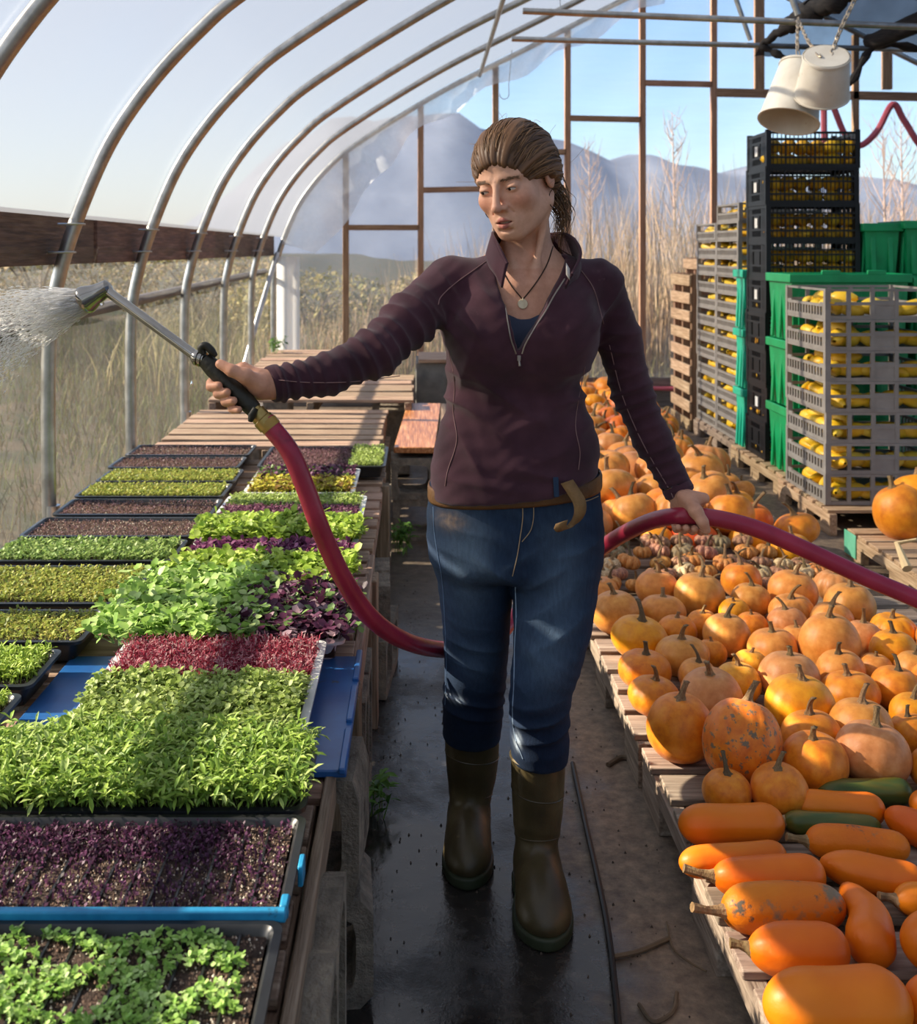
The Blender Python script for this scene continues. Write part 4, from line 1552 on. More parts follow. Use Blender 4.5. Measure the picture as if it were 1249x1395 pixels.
SPECIAL = {
    (812, 808): 'pale lit tan pumpkin at the back left corner of the front pumpkin crowd',
    (838, 833): 'tan pumpkin half in sunlight at the pallet edge beside her thigh',
    (871, 868): 'yellow orange pumpkin with curved stem at the pallet edge before the half lit tan one',
    (878, 912): 'orange pumpkin with sunlit lower left side, middle of the three at the pallet edge',
    (876, 950): 'orange pumpkin with curved stem, nearest at the pallet edge behind the tall one',
    (927, 995): 'tall smooth orange pumpkin standing at the front left of the pallet',
    (1009, 1010): 'large oval orange pumpkin with mud spots and a peeling stem',
    (1006, 930): 'yellow orange pumpkin with a green smudge behind the muddy oval one',
    (1022, 906): 'small pumpkin with greenish grey shoulder behind the green smudged one',
    (957, 946): 'pinkish tan pumpkin right behind the tall smooth orange pumpkin',
    (994, 1078): 'small dull orange pumpkin with thin dark stem in front of the muddy one',
    (1050, 1068): 'small orange pumpkin with upright stem at the front, above the long squashes',
    (1110, 1036): 'yellow orange pumpkin with short thick stem at the front, above the green marrows',
    (1197, 1028): 'large pinkish tan pumpkin with a straight stem at the front right',
    (1098, 968): 'large two tone yellow pumpkin in the middle of the pallet',
    (1102, 996): 'tan orange pumpkin with long ridged stem before the large two tone one',
    (1131, 876): 'tall tan orange pumpkin standing above its neighbours in the right half',
    (1138, 798): 'pale pinkish ribbed pumpkin at the back right, below the hose',
    (1157, 826): 'tan pumpkin with pale stem at the aisle side of the back row',
    (1078, 924): 'large pinkish tan pumpkin with short stem behind the two tone one',
}
MINR = random.Random(5)
items = []
for (px, py, w, col, sh, st) in NEAR:
    asp = BODY[(sh, 0)][2]
    Y = (EYE - ZP) / ((py - VPY) / FPX + asp * w / (2 * FPX))
    r = w / 2 / FPX * Y
    items.append([(px - VPX) / FPX * Y, Y, r, col, sh, st, asp, (px, py)])
for it in range(30):          # settle: push overlapping neighbours gently apart
    for i in range(len(items)):
        for j in range(i):
            a, b = items[i], items[j]
            dx, dy = a[0] - b[0], a[1] - b[1]
            d = math.hypot(dx, dy)
            mn = (a[2] + b[2]) * 0.96
            if d < mn and d > 1e-6:
                k = (mn - d) / d * 0.22
                a[0] += dx * k * 0.5
                a[1] += dy * k * 1.0
                b[0] -= dx * k * 0.5
                b[1] -= dy * k * 1.0
    for a in items:
        a[0] = max(a[0], 0.585 + a[2] * 0.85)
items.sort(key=lambda q: (-round(q[1] * 4), q[0]))
rows_ = {}
for a in items:
    rows_.setdefault(round(a[1] * 4), []).append(a)
rk = sorted(rows_)
for ri, key in enumerate(rk):
    for ci, a in enumerate(sorted(rows_[key], key=lambda q: q[0])):
        lb = SPECIAL.get(a[7])
        if lb is None:
            lb = '%s %spumpkin, %s from the pallet edge, %s row behind long squashes' % (
                a[3], {'round': '', 'squat': 'squat ', 'tall': 'tall ', 'ribbed': 'ribbed ', 'oval': 'oval ', 'flat': 'flat '}[a[4]], ORD[ci + 1], ORD[ri + 1])
        # the muddy one lies on its side a little, the rest stand with a slight lean
        tl = (MINR.uniform(-0.12, 0.12), MINR.uniform(-0.12, 0.12))
        if a[3] == 'muddy':
            tl = (0.30, 0.35)
        pumpkin((a[0], a[1], ZP + a[6] * a[2] * 0.97), a[2], a[3], a[4], lb, 'pumpkins on the front pallets', a[5], tl, rr=MINR)

# small lobed squashes between the front pumpkins and the heap behind
k = 0
for gy in range(5):
    for gx in range(13):
        x = 0.66 + gx * 0.084 + MINR.uniform(-0.03, 0.03) + (gy % 2) * 0.04
        y = 4.10 + gy * 0.095 + MINR.uniform(-0.02, 0.02)
        if x > 1.40 and gy > 2 or x > 1.55:
            continue
        r = MINR.uniform(0.038, 0.050)
        mi = MINR.choice([0, 0, 0, 1, 2, 3, 3])
        nm = ['dusty purplish', 'cream striped', 'grey green', 'orange striped'][mi]
        k += 1
        pumpkin((x, y, ZP + r * 0.6 + 0.03 * gy * 0.5), r, mini=mi, label='%s lobed mini squash, %s from her leg, %s row of minis' % (nm, ORD[gx + 1], ORD[gy + 1]),
                group='lobed mini squashes', stem=3, tilt=(MINR.uniform(-0.3, 0.3), MINR.uniform(-0.3, 0.3)), rr=MINR, stem_scale=1.3, cat='squash', name='mini_squash')

# named pumpkins just behind the mini squashes and under the hose
for (px, py, w, Y, col, sh, st, lb) in (
        (945, 747, 64, 4.62, 'red', 'flat', 2, 'flat red orange pumpkin between the mini squashes and the hose'),
        (895, 743, 48, 4.62, 'yellow', 'round', 5, 'bright orange pumpkin left of the flat red one'),
        (1018, 738, 52, 4.62, 'yellow', 'round', 0, 'glossy orange pumpkin right of the flat red one'),
        (975, 722, 66, 4.80, 'orange', 'round', 0, 'orange pumpkin right below her hose hand'),
        (1078, 765, 56, 4.45, 'yellow', 'round', 2, 'yellow pumpkin lying on its side below the hose at the aisle'),
        (1085, 735, 62, 4.75, 'orange', 'squat', 1, 'orange pumpkin with tall curved stem behind the hose at the aisle'),
        (1025, 715, 56, 4.95, 'deep orange', 'squat', 3, 'deep orange pumpkin with pale curled stem behind the hose'),
        (1003, 690, 50, 5.2, 'yellow', 'round', 3, 'yellow pumpkin with pale ridges right of her hose hand'),
        (990, 662, 40, 5.7, 'tan', 'round', 1, 'tan pumpkin on the aisle side just above her hose hand'),
        (962, 638, 44, 6.3, 'orange', 'squat', 1, 'orange pumpkin with tall thin stem standing alone by the aisle'),
        (1012, 668, 32, 5.55, 'tan', 'round', 0, 'small tan pumpkin at the aisle edge right of her hand')):
    p = P(px, py, Y)
    r = w / 2 / FPX * Y
    pumpkin((p.x, p.y, max(p.z, ZP + r * 0.7)), r, col, sh, lb, 'pumpkins in the back heap', st, (MINR.uniform(-0.2, 0.2), MINR.uniform(-0.2, 0.2)), rr=MINR)

# the heap running back to the end wall: rows of pumpkins, two layers
y = 4.72
row = 0
while y < 9.2:
    row += 1
    x1 = float(np.interp(y, [4.7, 5.2, 6.5, 8, 9.2], [1.50, 1.52, 1.66, 1.74, 1.75]))
    r0 = 0.115 if y < 6.3 else 0.098
    x = 0.68 + MINR.uniform(0, 0.05)
    ci = 0
    while x < x1:
        ci += 1
        r = r0 * MINR.uniform(0.82, 1.15)
        if y < 5.4 and x > 1.36:
            x += 0.19
            continue
        if y < 6.4:
            col = MINR.choice(['tan', 'tan', 'pinkish', 'tan', 'orange'])
        else:
            col = MINR.choice(['orange', 'yellow', 'deep orange', 'deep orange', 'orange', 'tan'])
        sh = MINR.choice(['round', 'round', 'squat', 'ribbed'])
        edge = min((x - 0.62) / 0.28, (x1 + 0.1 - x) / 0.3, 1)
        zz = ZP + r * 0.85 + (0.06 if (row % 2 and edge > 0.7) else 0.0)
        pumpkin((x, y + MINR.uniform(-0.03, 0.03), zz), r, col, sh,
                '%s pumpkin, %s from left, %s heap row behind the mini squashes' % (col, ORD[ci], ORD[row] if row < len(ORD) else 'last'),
                'pumpkins in the back heap', MINR.randint(0, 5), (MINR.uniform(-0.35, 0.35), MINR.uniform(-0.35, 0.35)), rr=MINR)
        x += r * 2 * MINR.uniform(0.93, 1.04)
    y += 0.20 if y < 6.3 else 0.185

# ---------------------------------------------------------------- long squashes on the nearest pallet
M_LONG = pmat('long orange squash skin', [(0.3, '#d45e04'), (0.5, '#e57406'), (0.72, '#ee8812')], scale=3, rough=0.46, spec=0.4, bump=0.14, bscale=26, spots=[('#c47a36', 7, 0.66)], vary=0.06)
M_LONGD = pmat('mud spotted long squash skin', [(0.3, '#d45e04'), (0.5, '#e57406'), (0.72, '#ec8a18')], scale=3, rough=0.5, bump=0.2, bscale=60,
               spots=[('#8a7458', 7.0, 0.575), ('#5f5344', 16.0, 0.60)], vary=0.05)
M_LONGG = pmat('green marrow skin', [(0.35, '#36461f'), (0.5, '#4a5a26'), (0.66, '#8a6a22')], scale=4.5, stretch=(0.6, 2, 2), rough=0.4, spots=[('#b5761c', 3.0, 0.62)])


def long_squash(label, pts, rad, mat, stem=None, asp=1.0, group='long squashes on the nearest pallet', name='long_squash'):
    c = catmull(pts, 8)
    hs = sum(ord(ch) * (i + 3) for i, ch in enumerate(label)) % 97
    c = c + np.array([[0, 0.010 * math.sin(hs) * math.sin(math.pi * i / (len(c) - 1)), 0] for i in range(len(c))])
    rads = []
    L = np.concatenate([[0], np.cumsum(np.linalg.norm(np.diff(c, axis=0), axis=1))])
    tot = L[-1]
    V, F = [], []
    nu = 32
    # rounded ends: add cap rings
    ts = np.concatenate([0.5 - 0.5 * np.cos(np.linspace(0, math.pi, 30))])
    cc = np.stack([np.interp(ts * tot, L, c[:, k]) for k in range(3)], 1)
    for i, t in enumerate(ts):
        s = t * tot
        e0, e1 = s / rad, (tot - s) / rad
        k0 = max(0, 1 - max(0, 1 - e0 / 1.5) ** 2.3) ** 0.52
        k1 = max(0, 1 - max(0, 1 - e1 / 1.2) ** 2.3) ** 0.52
        rp = float(np.interp(t, np.linspace(0, 1, len(asp)), asp)) if hasattr(asp, '__len__') else 1.0
        r_ = rad * min(k0, k1) * rp * (1 + 0.045 * math.sin(hs + t * 3.4) + 0.02 * math.sin(hs * 2 + t * 9))
        d = Vector(cc[min(i + 1, 29)] - cc[max(i - 1, 0)]).normalized()
        sd = d.cross(Vector((0, 0, 1))).normalized()
        up = sd.cross(d)
        for k in range(nu):
            a = 2 * math.pi * k / nu
            q = r_ * (1 - 0.024 * (0.5 + 0.5 * math.cos(10 * a)) + 0.016 * math.sin(3 * a + 5 * t + hs) + 0.012 * math.sin(2 * a - 7 * t))
            V.append(Vector(cc[i]) + (sd * math.cos(a) + up * math.sin(a)) * q)
    for i in range(29):
        for k in range(nu):
            l = (k + 1) % nu
            F.append((i * nu + k, i * nu + l, (i + 1) * nu + l, (i + 1) * nu + k))
    m = MB()
    m.add(V, F)
    o = m.build(name, mat, smooth=180)
    tag(o, label, 'squash', group)
    if stem is not None:
        a = Vector(c[0])
        d = (a - Vector(c[2])).normalized()
        q0, q1, q2 = a + d * (-0.008), a + d * stem * 0.5 + Vector((0, 0, 0.006)), a + d * stem + Vector((0, 0, stem * 0.25))
        s = MB()
        s.tube([q0, q0.lerp(q1, 0.4), q1, q2], [0.016, 0.010, 0.007, 0.009], 8)
        s.build('stem', M_STEM, o)
    return o


def LS(label, px0, py0, px1, py1, w, mat=M_LONG, stem=0.05, asp=1.0, mid=None, zoff=0.0):
    """End points (outline) in the photograph, thickness w in pixels, lying on the pallet."""
    py = (py0 + py1) / 2
    Y = (EYE - ZP - zoff) / ((py - VPY) / FPX + w / (2 * FPX))
    r = w / 2 / FPX * Y
    pts = []
    for (x_, y_) in ([(px0, py0)] + ([mid] if mid else []) + [(px1, py1)]):
        g = G(x_, y_, ZP + zoff + r)
        pts.append((g.x, g.y, ZP + zoff + r))
    pts = [np.array(q) for q in pts]
    # quadratic-ish: add inner points so that catmull stays smooth
    full = [pts[0]]
    for a, b in zip(pts[:-1], pts[1:]):
        full += [a * 0.67 + b * 0.33, a * 0.33 + b * 0.67, b] if len(pts) == 2 else [(a + b) / 2, b]
    return long_squash(label, full, r, mat, stem, asp)


LS('plump long orange squash at the pallet edge below the small dull pumpkin', 924, 1124, 1068, 1122, 54, stem=None)
LS('dull orange long squash tucked under the plump one at the pallet edge', 925, 1176, 1070, 1164, 40, stem=None)
LS('long orange squash with straight stem pointing over the pallet edge', 970, 1194, 1122, 1190, 54, stem=0.055)
LS('mud streaked long orange squash with thick stem over the pallet edge', 984, 1242, 1152, 1236, 62, M_LONGD, stem=0.06)
LS('smooth long orange squash with upcurved stem, second from the bottom of the photo', 1018, 1292, 1154, 1290, 66, stem=0.03)
LS('largest long orange squash at the bottom edge of the photo', 1040, 1372, 1240, 1368, 98, M_LONG, stem=None)
LS('long orange squash lying between the two green marrows', 1078, 1096, 1206, 1104, 44, stem=0.05)
LS('mud spotted long squash with thin bent stem below the front green marrow', 1097, 1146, 1240, 1156, 44, M_LONGD, stem=0.04)
LS('tapering long orange squash sloping right, above the curved one', 1116, 1174, 1262, 1204, 48, stem=None, asp=[0.8, 1, 1, 1])
LS('curved necked orange squash pointing towards the camera', 1150, 1208, 1186, 1302, 56, stem=None, asp=[0.72, 0.8, 0.95, 1.12, 1.1], mid=(1182, 1248))
LS('dusty green marrow with orange flush behind the long squashes', 1113, 1080, 1242, 1078, 36, M_LONGG, stem=None)
LS('dark green marrow lying in front of the small upright stem pumpkin', 1066, 1118, 1200, 1126, 34, M_LONGG, stem=0.03, asp=[1, 1, 0.8])
LS('orange squash cut by the right edge below the marrows', 1206, 1108, 1300, 1150, 50, stem=None, asp=[0.8, 1, 1])
LS('orange squash with twisted stem at the right edge', 1218, 1226, 1320, 1236, 44, stem=0.03)
LS('big orange squash at the right edge beside the curved one', 1226, 1280, 1360, 1290, 92, stem=None)
LS('orange squash at the bottom right corner of the photo', 1232, 1370, 1340, 1380, 80, stem=None)
LS('small orange squash at the right edge above the twisted stem one', 1238, 1094, 1330, 1100, 44, stem=None)

# ---------------------------------------------------------------- crates
M_GREY = pmat('grey crate plastic', [(0.3, '#85807b'), (0.7, '#9b9690')], scale=10, rough=0.55, spots=[('#6f675f', 9, 0.68)])
M_BLK = pmat('black crate plastic', [(0.3, '#131315'), (0.7, '#1e1e21')], scale=10, rough=0.5)
M_GRN = pmat('green tub plastic', [(0.3, '#0f8f55'), (0.7, '#18a866')], scale=8, rough=0.38, spec=0.5)
M_GRND = pmat('light green tub plastic', [(0.3, '#19a888'), (0.7, '#2fbf9c')], scale=8, rough=0.38, spec=0.5)
M_YEL = pmat('yellow squash skin', [(0.3, '#e0a814'), (0.5, '#f4c630'), (0.75, '#fbdc62')], scale=5, rough=0.4, vary=0.1, spots=[('#c98a18', 8, 0.68)])
M_ACORN = pmat('yellow and dark squash skin', [(0.3, '#6d5214'), (0.42, '#d8a01c'), (0.7, '#f2c23c')], scale=4, rough=0.45, vary=0.15)

PALZ = 0.125
pallet('fresh pallet under the front stack of grey crates', 2.02, 3.0, 5.42, 6.2, 7, h=PALZ, seed=21, fresh=True)
pallet('fresh pallet under the black and green crates', 2.06, 3.0, 6.24, 7.28, 7, h=PALZ, seed=22, fresh=True)
pallet('pallet under the far left stack of grey crates', 2.11, 3.0, 7.32, 8.46, 7, h=PALZ, seed=23)


def grey_crate_mesh(w, d, h, front_cols=5):
    """Vented vegetable crate; origin at the bottom corner (x 0..w, y 0..d). Front is -Y, the slotted end is -X."""
    m = MB()
    p = 0.028
    m.span(0.01, w - 0.01, 0.01, d - 0.01, 0.0, 0.012)
    for x in (0, w - p):
        for y in (0, d - p):
            m.span(x, x + p, y, y + p, 0, h)
    # ends (-X and +X): slotted low band, arched rail
    for x in (0.002, w - 0.014):
        m.span(x, x + 0.012, p * 0.9, d - p * 0.9, 0.0, 0.018)
        m.span(x, x + 0.014, p * 0.9, d - p * 0.9, h * 0.40, h * 0.40 + 0.014)
        n = 13
        for k in range(n):
            y = p + (d - 2 * p) * (k + 0.5) / n
            m.span(x + 0.002, x + 0.010, y - 0.008, y + 0.008, 0.016, h * 0.41)
        for (y0, y1) in ((p * 0.9, p + 0.06), (d - p - 0.06, d - p * 0.9)):
            m.span(x + 0.001, x + 0.011, y0, y1, h * 0.40, h * 0.54)
        m.span(x + 0.001, x + 0.011, p * 0.9, d - p * 0.9, h - 0.012, h - 0.001)
    # long sides: grid with some closed panels
    for y in (0.002, d - 0.014):
        for z, t in ((0.0, 0.018), (h * 0.46, 0.016), (h - 0.014, 0.013)):
            m.span(p * 0.9, w - p * 0.9, y, y + 0.012, z, z + t)
        for k in range(1, front_cols):
            x = w * k / front_cols
            m.span(x - 0.010, x + 0.010, y - 0.001, y + 0.013, 0.001, h - 0.002)
        k = front_cols // 2
        m.span(w * k / front_cols, w * (k + 1) / front_cols, y + 0.003, y + 0.010, 0.01, h * 0.62)
    return mesh_np('grey_crate', m.v, m.f, 30)


def squash_mesh(name, L, r, bend, ribs, seed):
    rr = random.Random(seed)
    V, F = [], []
    n, nu = 14, 14
    for i in range(n + 1):
        t = i / n
        s = math.sin(math.pi * min(1, max(0, t * 0.96 + 0.02))) ** 0.55
        prof_ = r * s * (0.72 + 0.42 * t)
        for k in range(nu):
            a = 2 * math.pi * k / nu
            q = prof_ * (1 - ribs * (0.5 + 0.5 * math.cos(5 * a)))
            V.append(((t - 0.5) * L, q * math.cos(a) + bend * (t - 0.5) ** 2, q * math.sin(a)))
    for i in range(n):
        for k in range(nu):
            l = (k + 1) % nu
            F.append((i * nu + k, i * nu + l, (i + 1) * nu + l, (i + 1) * nu + k))
    return mesh_np(name, V, F, 180)


SQ = [squash_mesh('yellow_squash', 0.20, 0.043, 0.05, 0.06, 1), squash_mesh('yellow_squash', 0.18, 0.046, -0.08, 0.08, 2), squash_mesh('yellow_squash', 0.15, 0.050, 0.02, 0.10, 3)]
for q in SQ:
    q.materials.append(M_YEL)
AC = [squash_mesh('acorn_squash', 0.12, 0.050, 0.0, 0.14, 4), squash_mesh('acorn_squash', 0.10, 0.046, 0.0, 0.12, 5)]
for q in AC:
    q.materials.append(M_ACORN)
CRR = random.Random(9)


def fill(meshes, name, label, group, x0, x1, y0, y1, z, spots, cat='squash'):
    for (fx, fy, fz, rz) in spots:
        o = bpy.data.objects.new(name, CRR.choice(meshes))
        COL.objects.link(o)
        o.location = (x0 + (x1 - x0) * fx, y0 + (y1 - y0) * fy, z + fz)
        o.rotation_euler = (CRR.uniform(-0.5, 0.5), CRR.uniform(-0.25, 0.25), rz)
        tag(o, label, cat, group)


GC = {}
GREY_H = 0.1555


def grey_stack(x, y, w, d, h, n, z0, key, where, squash_spots, group):
    if key not in GC:
        GC[key] = grey_crate_mesh(w, d, h, 5 if w > 0.5 else 4)
        GC[key].materials.append(M_GREY)
    for k in range(n):
        o = bpy.data.objects.new('grey_crate', GC[key])
        COL.objects.link(o)
        o.location = (x + CRR.uniform(-0.004, 0.004), y + CRR.uniform(-0.004, 0.004), z0 + k * h)
        nm = ('top' if k == n - 1 else 'bottom' if k == 0 else ORD[n - k] + ' from the top')
        tag(o, 'grey vented crate, %s, %s' % (nm, where), 'crate', group)
        fill(SQ, 'yellow_squash', 'yellow squash in grey crate %s, %s' % (nm, where), 'yellow squashes in the crate %s in the %s' % (nm, where),
             x + 0.05, x + w - 0.05, y + 0.06, y + d - 0.06, z0 + k * h + 0.052, squash_spots())


def spots_front():
    s = []
    for fy in (0.04, 0.30, 0.56, 0.82):
        s.append((0.07, fy + CRR.uniform(-0.05, 0.05), CRR.uniform(0.0, 0.012), CRR.uniform(0.9, 1.9)))
    for fx in (0.18, 0.42, 0.62, 0.82):
        s.append((fx, 0.0 + CRR.uniform(0.0, 0.06), CRR.uniform(0.0, 0.01), CRR.uniform(-0.3, 0.3)))
    s.append((0.2, 0.2, 0.045, CRR.uniform(0, 3)))
    s.append((0.15, 0.6, 0.045, CRR.uniform(0, 3)))
    return s


grey_stack(2.045, 5.535, 0.60, 0.60, GREY_H, 7, PALZ, 'front', 'front stack of grey crates', spots_front, 'grey crates of the front stack')


def spots_left():
    return [(0.10, fy + CRR.uniform(-0.06, 0.06), CRR.uniform(0, 0.014), CRR.uniform(0.7, 2.2)) for fy in (0.1, 0.5, 0.9)] + [(0.14, 0.35, 0.042, 1.2)]


grey_stack(2.13, 7.33, 0.55, 0.545, 0.123, 13, PALZ, 'left', 'nearer column of far grey stack', spots_left, 'grey crates of the far stack, nearer column')
grey_stack(2.13, 7.885, 0.55, 0.545, 0.123, 12, PALZ, 'left', 'farther column of far grey stack', spots_left, 'grey crates of the far stack, farther column')


def black_crate_mesh(w, d, h):
    m = MB()
    p = 0.03
    m.span(0.01, w - 0.01, 0.01, d - 0.01, 0.0, 0.012)
    for x in (0, w - p):
        for y in (0, d - p):
            m.span(x, x + p, y, y + p, 0, h + (0.012 if x == 0 else 0.012))
    for y in (0.002, d - 0.012):
        for z, t in ((0.0, 0.026), (h * 0.27, 0.012), (h * 0.62, 0.010), (h - 0.055, 0.010), (h - 0.014, 0.014)):
            m.span(p * 0.9, w - p * 0.9, y, y + 0.010, z, z + t)
        n = 20
        for k in range(n):
            x = p + (w - 2 * p) * (k + 0.5) / n
            wd = 0.0036 if k % 7 != 3 else 0.009
            m.span(x - wd / 2, x + wd / 2, y + 0.001, y + 0.009, 0.02, h - 0.01)
    for x in (0.002, w - 0.012):
        for z, t in ((0.0, 0.03), (h * 0.30, 0.012), (h * 0.72, 0.012), (h - 0.02, 0.02)):
            m.span(x, x + 0.010, p * 0.9, d - p * 0.9, z, z + t)
        for k in range(10):
            y = p + (d - 2 * p) * (k + 0.5) / 10
            m.span(x + 0.001, x + 0.009, y - 0.004, y + 0.004, 0.02, h - 0.01)
        m.span(x + 0.002, x + 0.008, d * 0.36, d * 0.64, h * 0.30, h * 0.73)
        m.span(x + 0.001, x + 0.009, p, d * 0.28, 0.02, h * 0.9)
        m.span(x + 0.001, x + 0.009, d * 0.74, d - p, 0.02, h * 0.9)
    return mesh_np('black_crate', m.v, m.f, 30)


BH = 0.2225
bmesh_ = black_crate_mesh(0.57, 0.40, BH)
bmesh_.materials.append(M_BLK)
M_CARD = pmat('white crate card', '#d9d8d4', rough=0.7)
for k in range(9):
    z = PALZ + k * BH
    jx, jy = CRR.uniform(-0.008, 0.008), CRR.uniform(-0.008, 0.008)
    x, y = 2.105 + jx, 6.685 + jy
    o = bpy.data.objects.new('black_crate', bmesh_)
    COL.objects.link(o)
    o.location = (x, y, z)
    nm = 'top' if k == 8 else 'bottom' if k == 0 else ORD[9 - k] + ' from the top'
    tag(o, 'black slotted crate of small squashes, %s in the tall black stack' % nm, 'crate', 'black crates of the tall stack')
    m = MB()
    m.span(x - 0.003, x + 0.001, y + 0.17, y + 0.22, z + 0.085, z + 0.145)
    if k in (1, 4, 6, 7, 8):
        cd = m.build('label_card', M_CARD, None)
        cd.parent = o
        cd.location = Vector(cd.location) - Vector((x, y, z))
    sp = []
    nrow = 3 if k >= 5 else 2
    for lay in range(2 if k >= 5 else 1):
        for c in range(6):
            sp.append((0.06 + 0.175 * c, 0.06 + CRR.uniform(-0.02, 0.05), 0.05 + 0.085 * lay, CRR.uniform(-0.6, 0.6)))
    if k >= 5:
        for c in range(5):
            sp.append((0.12 + 0.19 * c, 0.55 + CRR.uniform(-0.05, 0.05), 0.13, CRR.uniform(0, 3)))
    if k < 5:
        sp += [(0.03, 0.5, 0.05, 1.2), (0.03, 0.85, 0.05, 1.5)]
    fill(AC if k != 8 else AC + SQ[2:], 'small_squash', 'small yellow brown squash in black crate %s, tall stack' % nm, 'small squashes in the black crate %s in the tall stack' % nm,
         x + 0.03, x + 0.54, y + 0.04, y + 0.37, z, sp)


def green_tub(label, x, y, z, w, d, h, mat=M_GRN, ribs=5, group='green plastic tubs', notch=True):
    t = thing('green_tub', label, 'plastic tub', (x + w / 2, y + d / 2, z), 0, group)
    m = MB()
    tp = 0.018
    # tapered hollow body
    rings = []
    for (ins, zz) in ((tp, z), (0.0, z + h), (0.006, z + h), (tp + 0.006, z + 0.008)):
        rings.append([(x + ins, y + ins, zz), (x + w - ins, y + ins, zz), (x + w - ins, y + d - ins, zz), (x + ins, y + d - ins, zz)])
    V = [q for r_ in rings for q in r_]
    F = [(3, 2, 1, 0)]
    for i in range(3):
        for k in range(4):
            l = (k + 1) % 4
            F.append((i * 4 + k, i * 4 + l, (i + 1) * 4 + l, (i + 1) * 4 + k))
    F.append((12, 13, 14, 15))
    m.add(V, F)
    m.build('body', mat, t)
    m = MB()
    rimz = z + h
    for (a, b) in (((x - .016, y - .016), (x + w + .016, y + .002)), ((x - .016, y + d - .002), (x + w + .016, y + d + .016)), ((x - .016, y), (x + .002, y + d)), ((x + w - .002, y), (x + w + .016, y + d))):
        m.span(a[0], b[0], a[1], b[1], rimz - 0.045, rimz + 0.004)
    if notch:
        for xx in (x + w * 0.33, x + w * 0.72):
            m.box((xx, y - 0.008, rimz + 0.012), (w * 0.16, 0.018, 0.026))
    m.build('rim', mat, t, bevel=0.004)
    for k in range(ribs):
        xx = x + w * (k + 0.5) / ribs
        m = MB()
        m.box((xx, y + tp * 0.35, z + h * 0.45), (0.03, 0.014, h * 0.86), Euler((-math.atan2(tp, h), 0, 0)))
        m.build('rib', mat, t, bevel=0.003)
    for k in range(3):
        yy = y + d * (k + 0.5) / 3
        m = MB()
        m.box((x + tp * 0.35, yy, z + h * 0.45), (0.014, 0.03, h * 0.86), Euler((0, math.atan2(tp, h), 0)))
        m.build('rib', mat, t, bevel=0.003)
    return t


# stack left of the black crates (seen as a narrow strip) and the rows behind the front grey stack
for k in range(3):
    green_tub('light green tub seen edge on left of the black crates, %s from the bottom' % ORD[k + 1], 2.10, 7.105, PALZ + 0.385 * k, 0.60, 0.185, 0.38, M_GRND, 4, 'green tubs left of the black crates')
for k in range(3):
    green_tub('green tub behind the front grey stack, %s from the bottom' % ORD[k + 1], 2.10, 6.20, PALZ + 0.383 * k, 0.66, 0.40, 0.378, M_GRN, 6, 'green tubs behind the grey stack')
for k in range(3):
    green_tub('green tub behind the right end of the grey stack, %s from the bottom' % ORD[k + 1], 2.80, 6.20, PALZ + 0.375 * k, 0.60, 0.40, 0.372, M_GRN, 5, 'green tubs behind the grey stack')
for i, (x, h) in enumerate(((2.745, 0.32), (2.985, 0.335), (3.10, 0.34))):
    pass
green_tub('upper green tub right of the black crates, left of the pair', 2.70, 6.66, 1.255, 0.21, 0.30, 0.31, M_GRN, 2, 'upper green tubs', notch=False)
green_tub('upper green tub at the right edge of the photo', 2.93, 6.62, 1.255, 0.40, 0.36, 0.325, M_GRN, 4, 'upper green tubs', notch=False)
for i, (x0, x1, y0, y1) in enumerate(((2.69, 2.92, 6.65, 6.98), (2.92, 3.36, 6.63, 7.0))):
    for k in range(3):
        green_tub('green tub below the upper tubs, %s row, %s layer up' % (ORD[i + 1], ORD[k + 1]), x0 + 0.01, y0 + 0.0, PALZ + 0.377 * k, x1 - x0 - 0.03, y1 - y0 - 0.02, 0.372, M_GRN, 3, 'green tubs at the back', notch=False)

# pallets leaning upright beyond the far stack
def upright_pallet(label, x, y, h, w, rx, seed):
    t = thing('upright_pallet', label, 'pallet', (x, y, 0), 0, 'upright pallets')
    rr = random.Random(seed)
    for k in range(9):
        m = MB()
        z = 0.05 + (h - 0.1) * k / 8
        m.box((x, y, z), (0.018, w, 0.085))
        m.build('deck_board', M_PALN_Y, t, bevel=0.003)
    for yy in (-w / 2 + 0.03, 0, w / 2 - 0.03):
        m = MB()
        m.box((x + 0.06, y + yy, h / 2), (0.095, 0.04, h))
        m.build('stringer', M_STUD, t, bevel=0.003)
    for k in range(4):
        m = MB()
        m.box((x + 0.118, y, 0.05 + (h - 0.1) * k / 3), (0.018, w, 0.085))
        m.build('deck_board', M_PALN_Y, t, bevel=0.003)


upright_pallet('wooden pallet standing on edge left of the far grey stack', 2.10, 8.82, 1.22, 0.62, 0, 3)
upright_pallet('second pallet standing on edge behind the first, slightly taller', 2.28, 9.15, 1.34, 0.62, 0, 4)

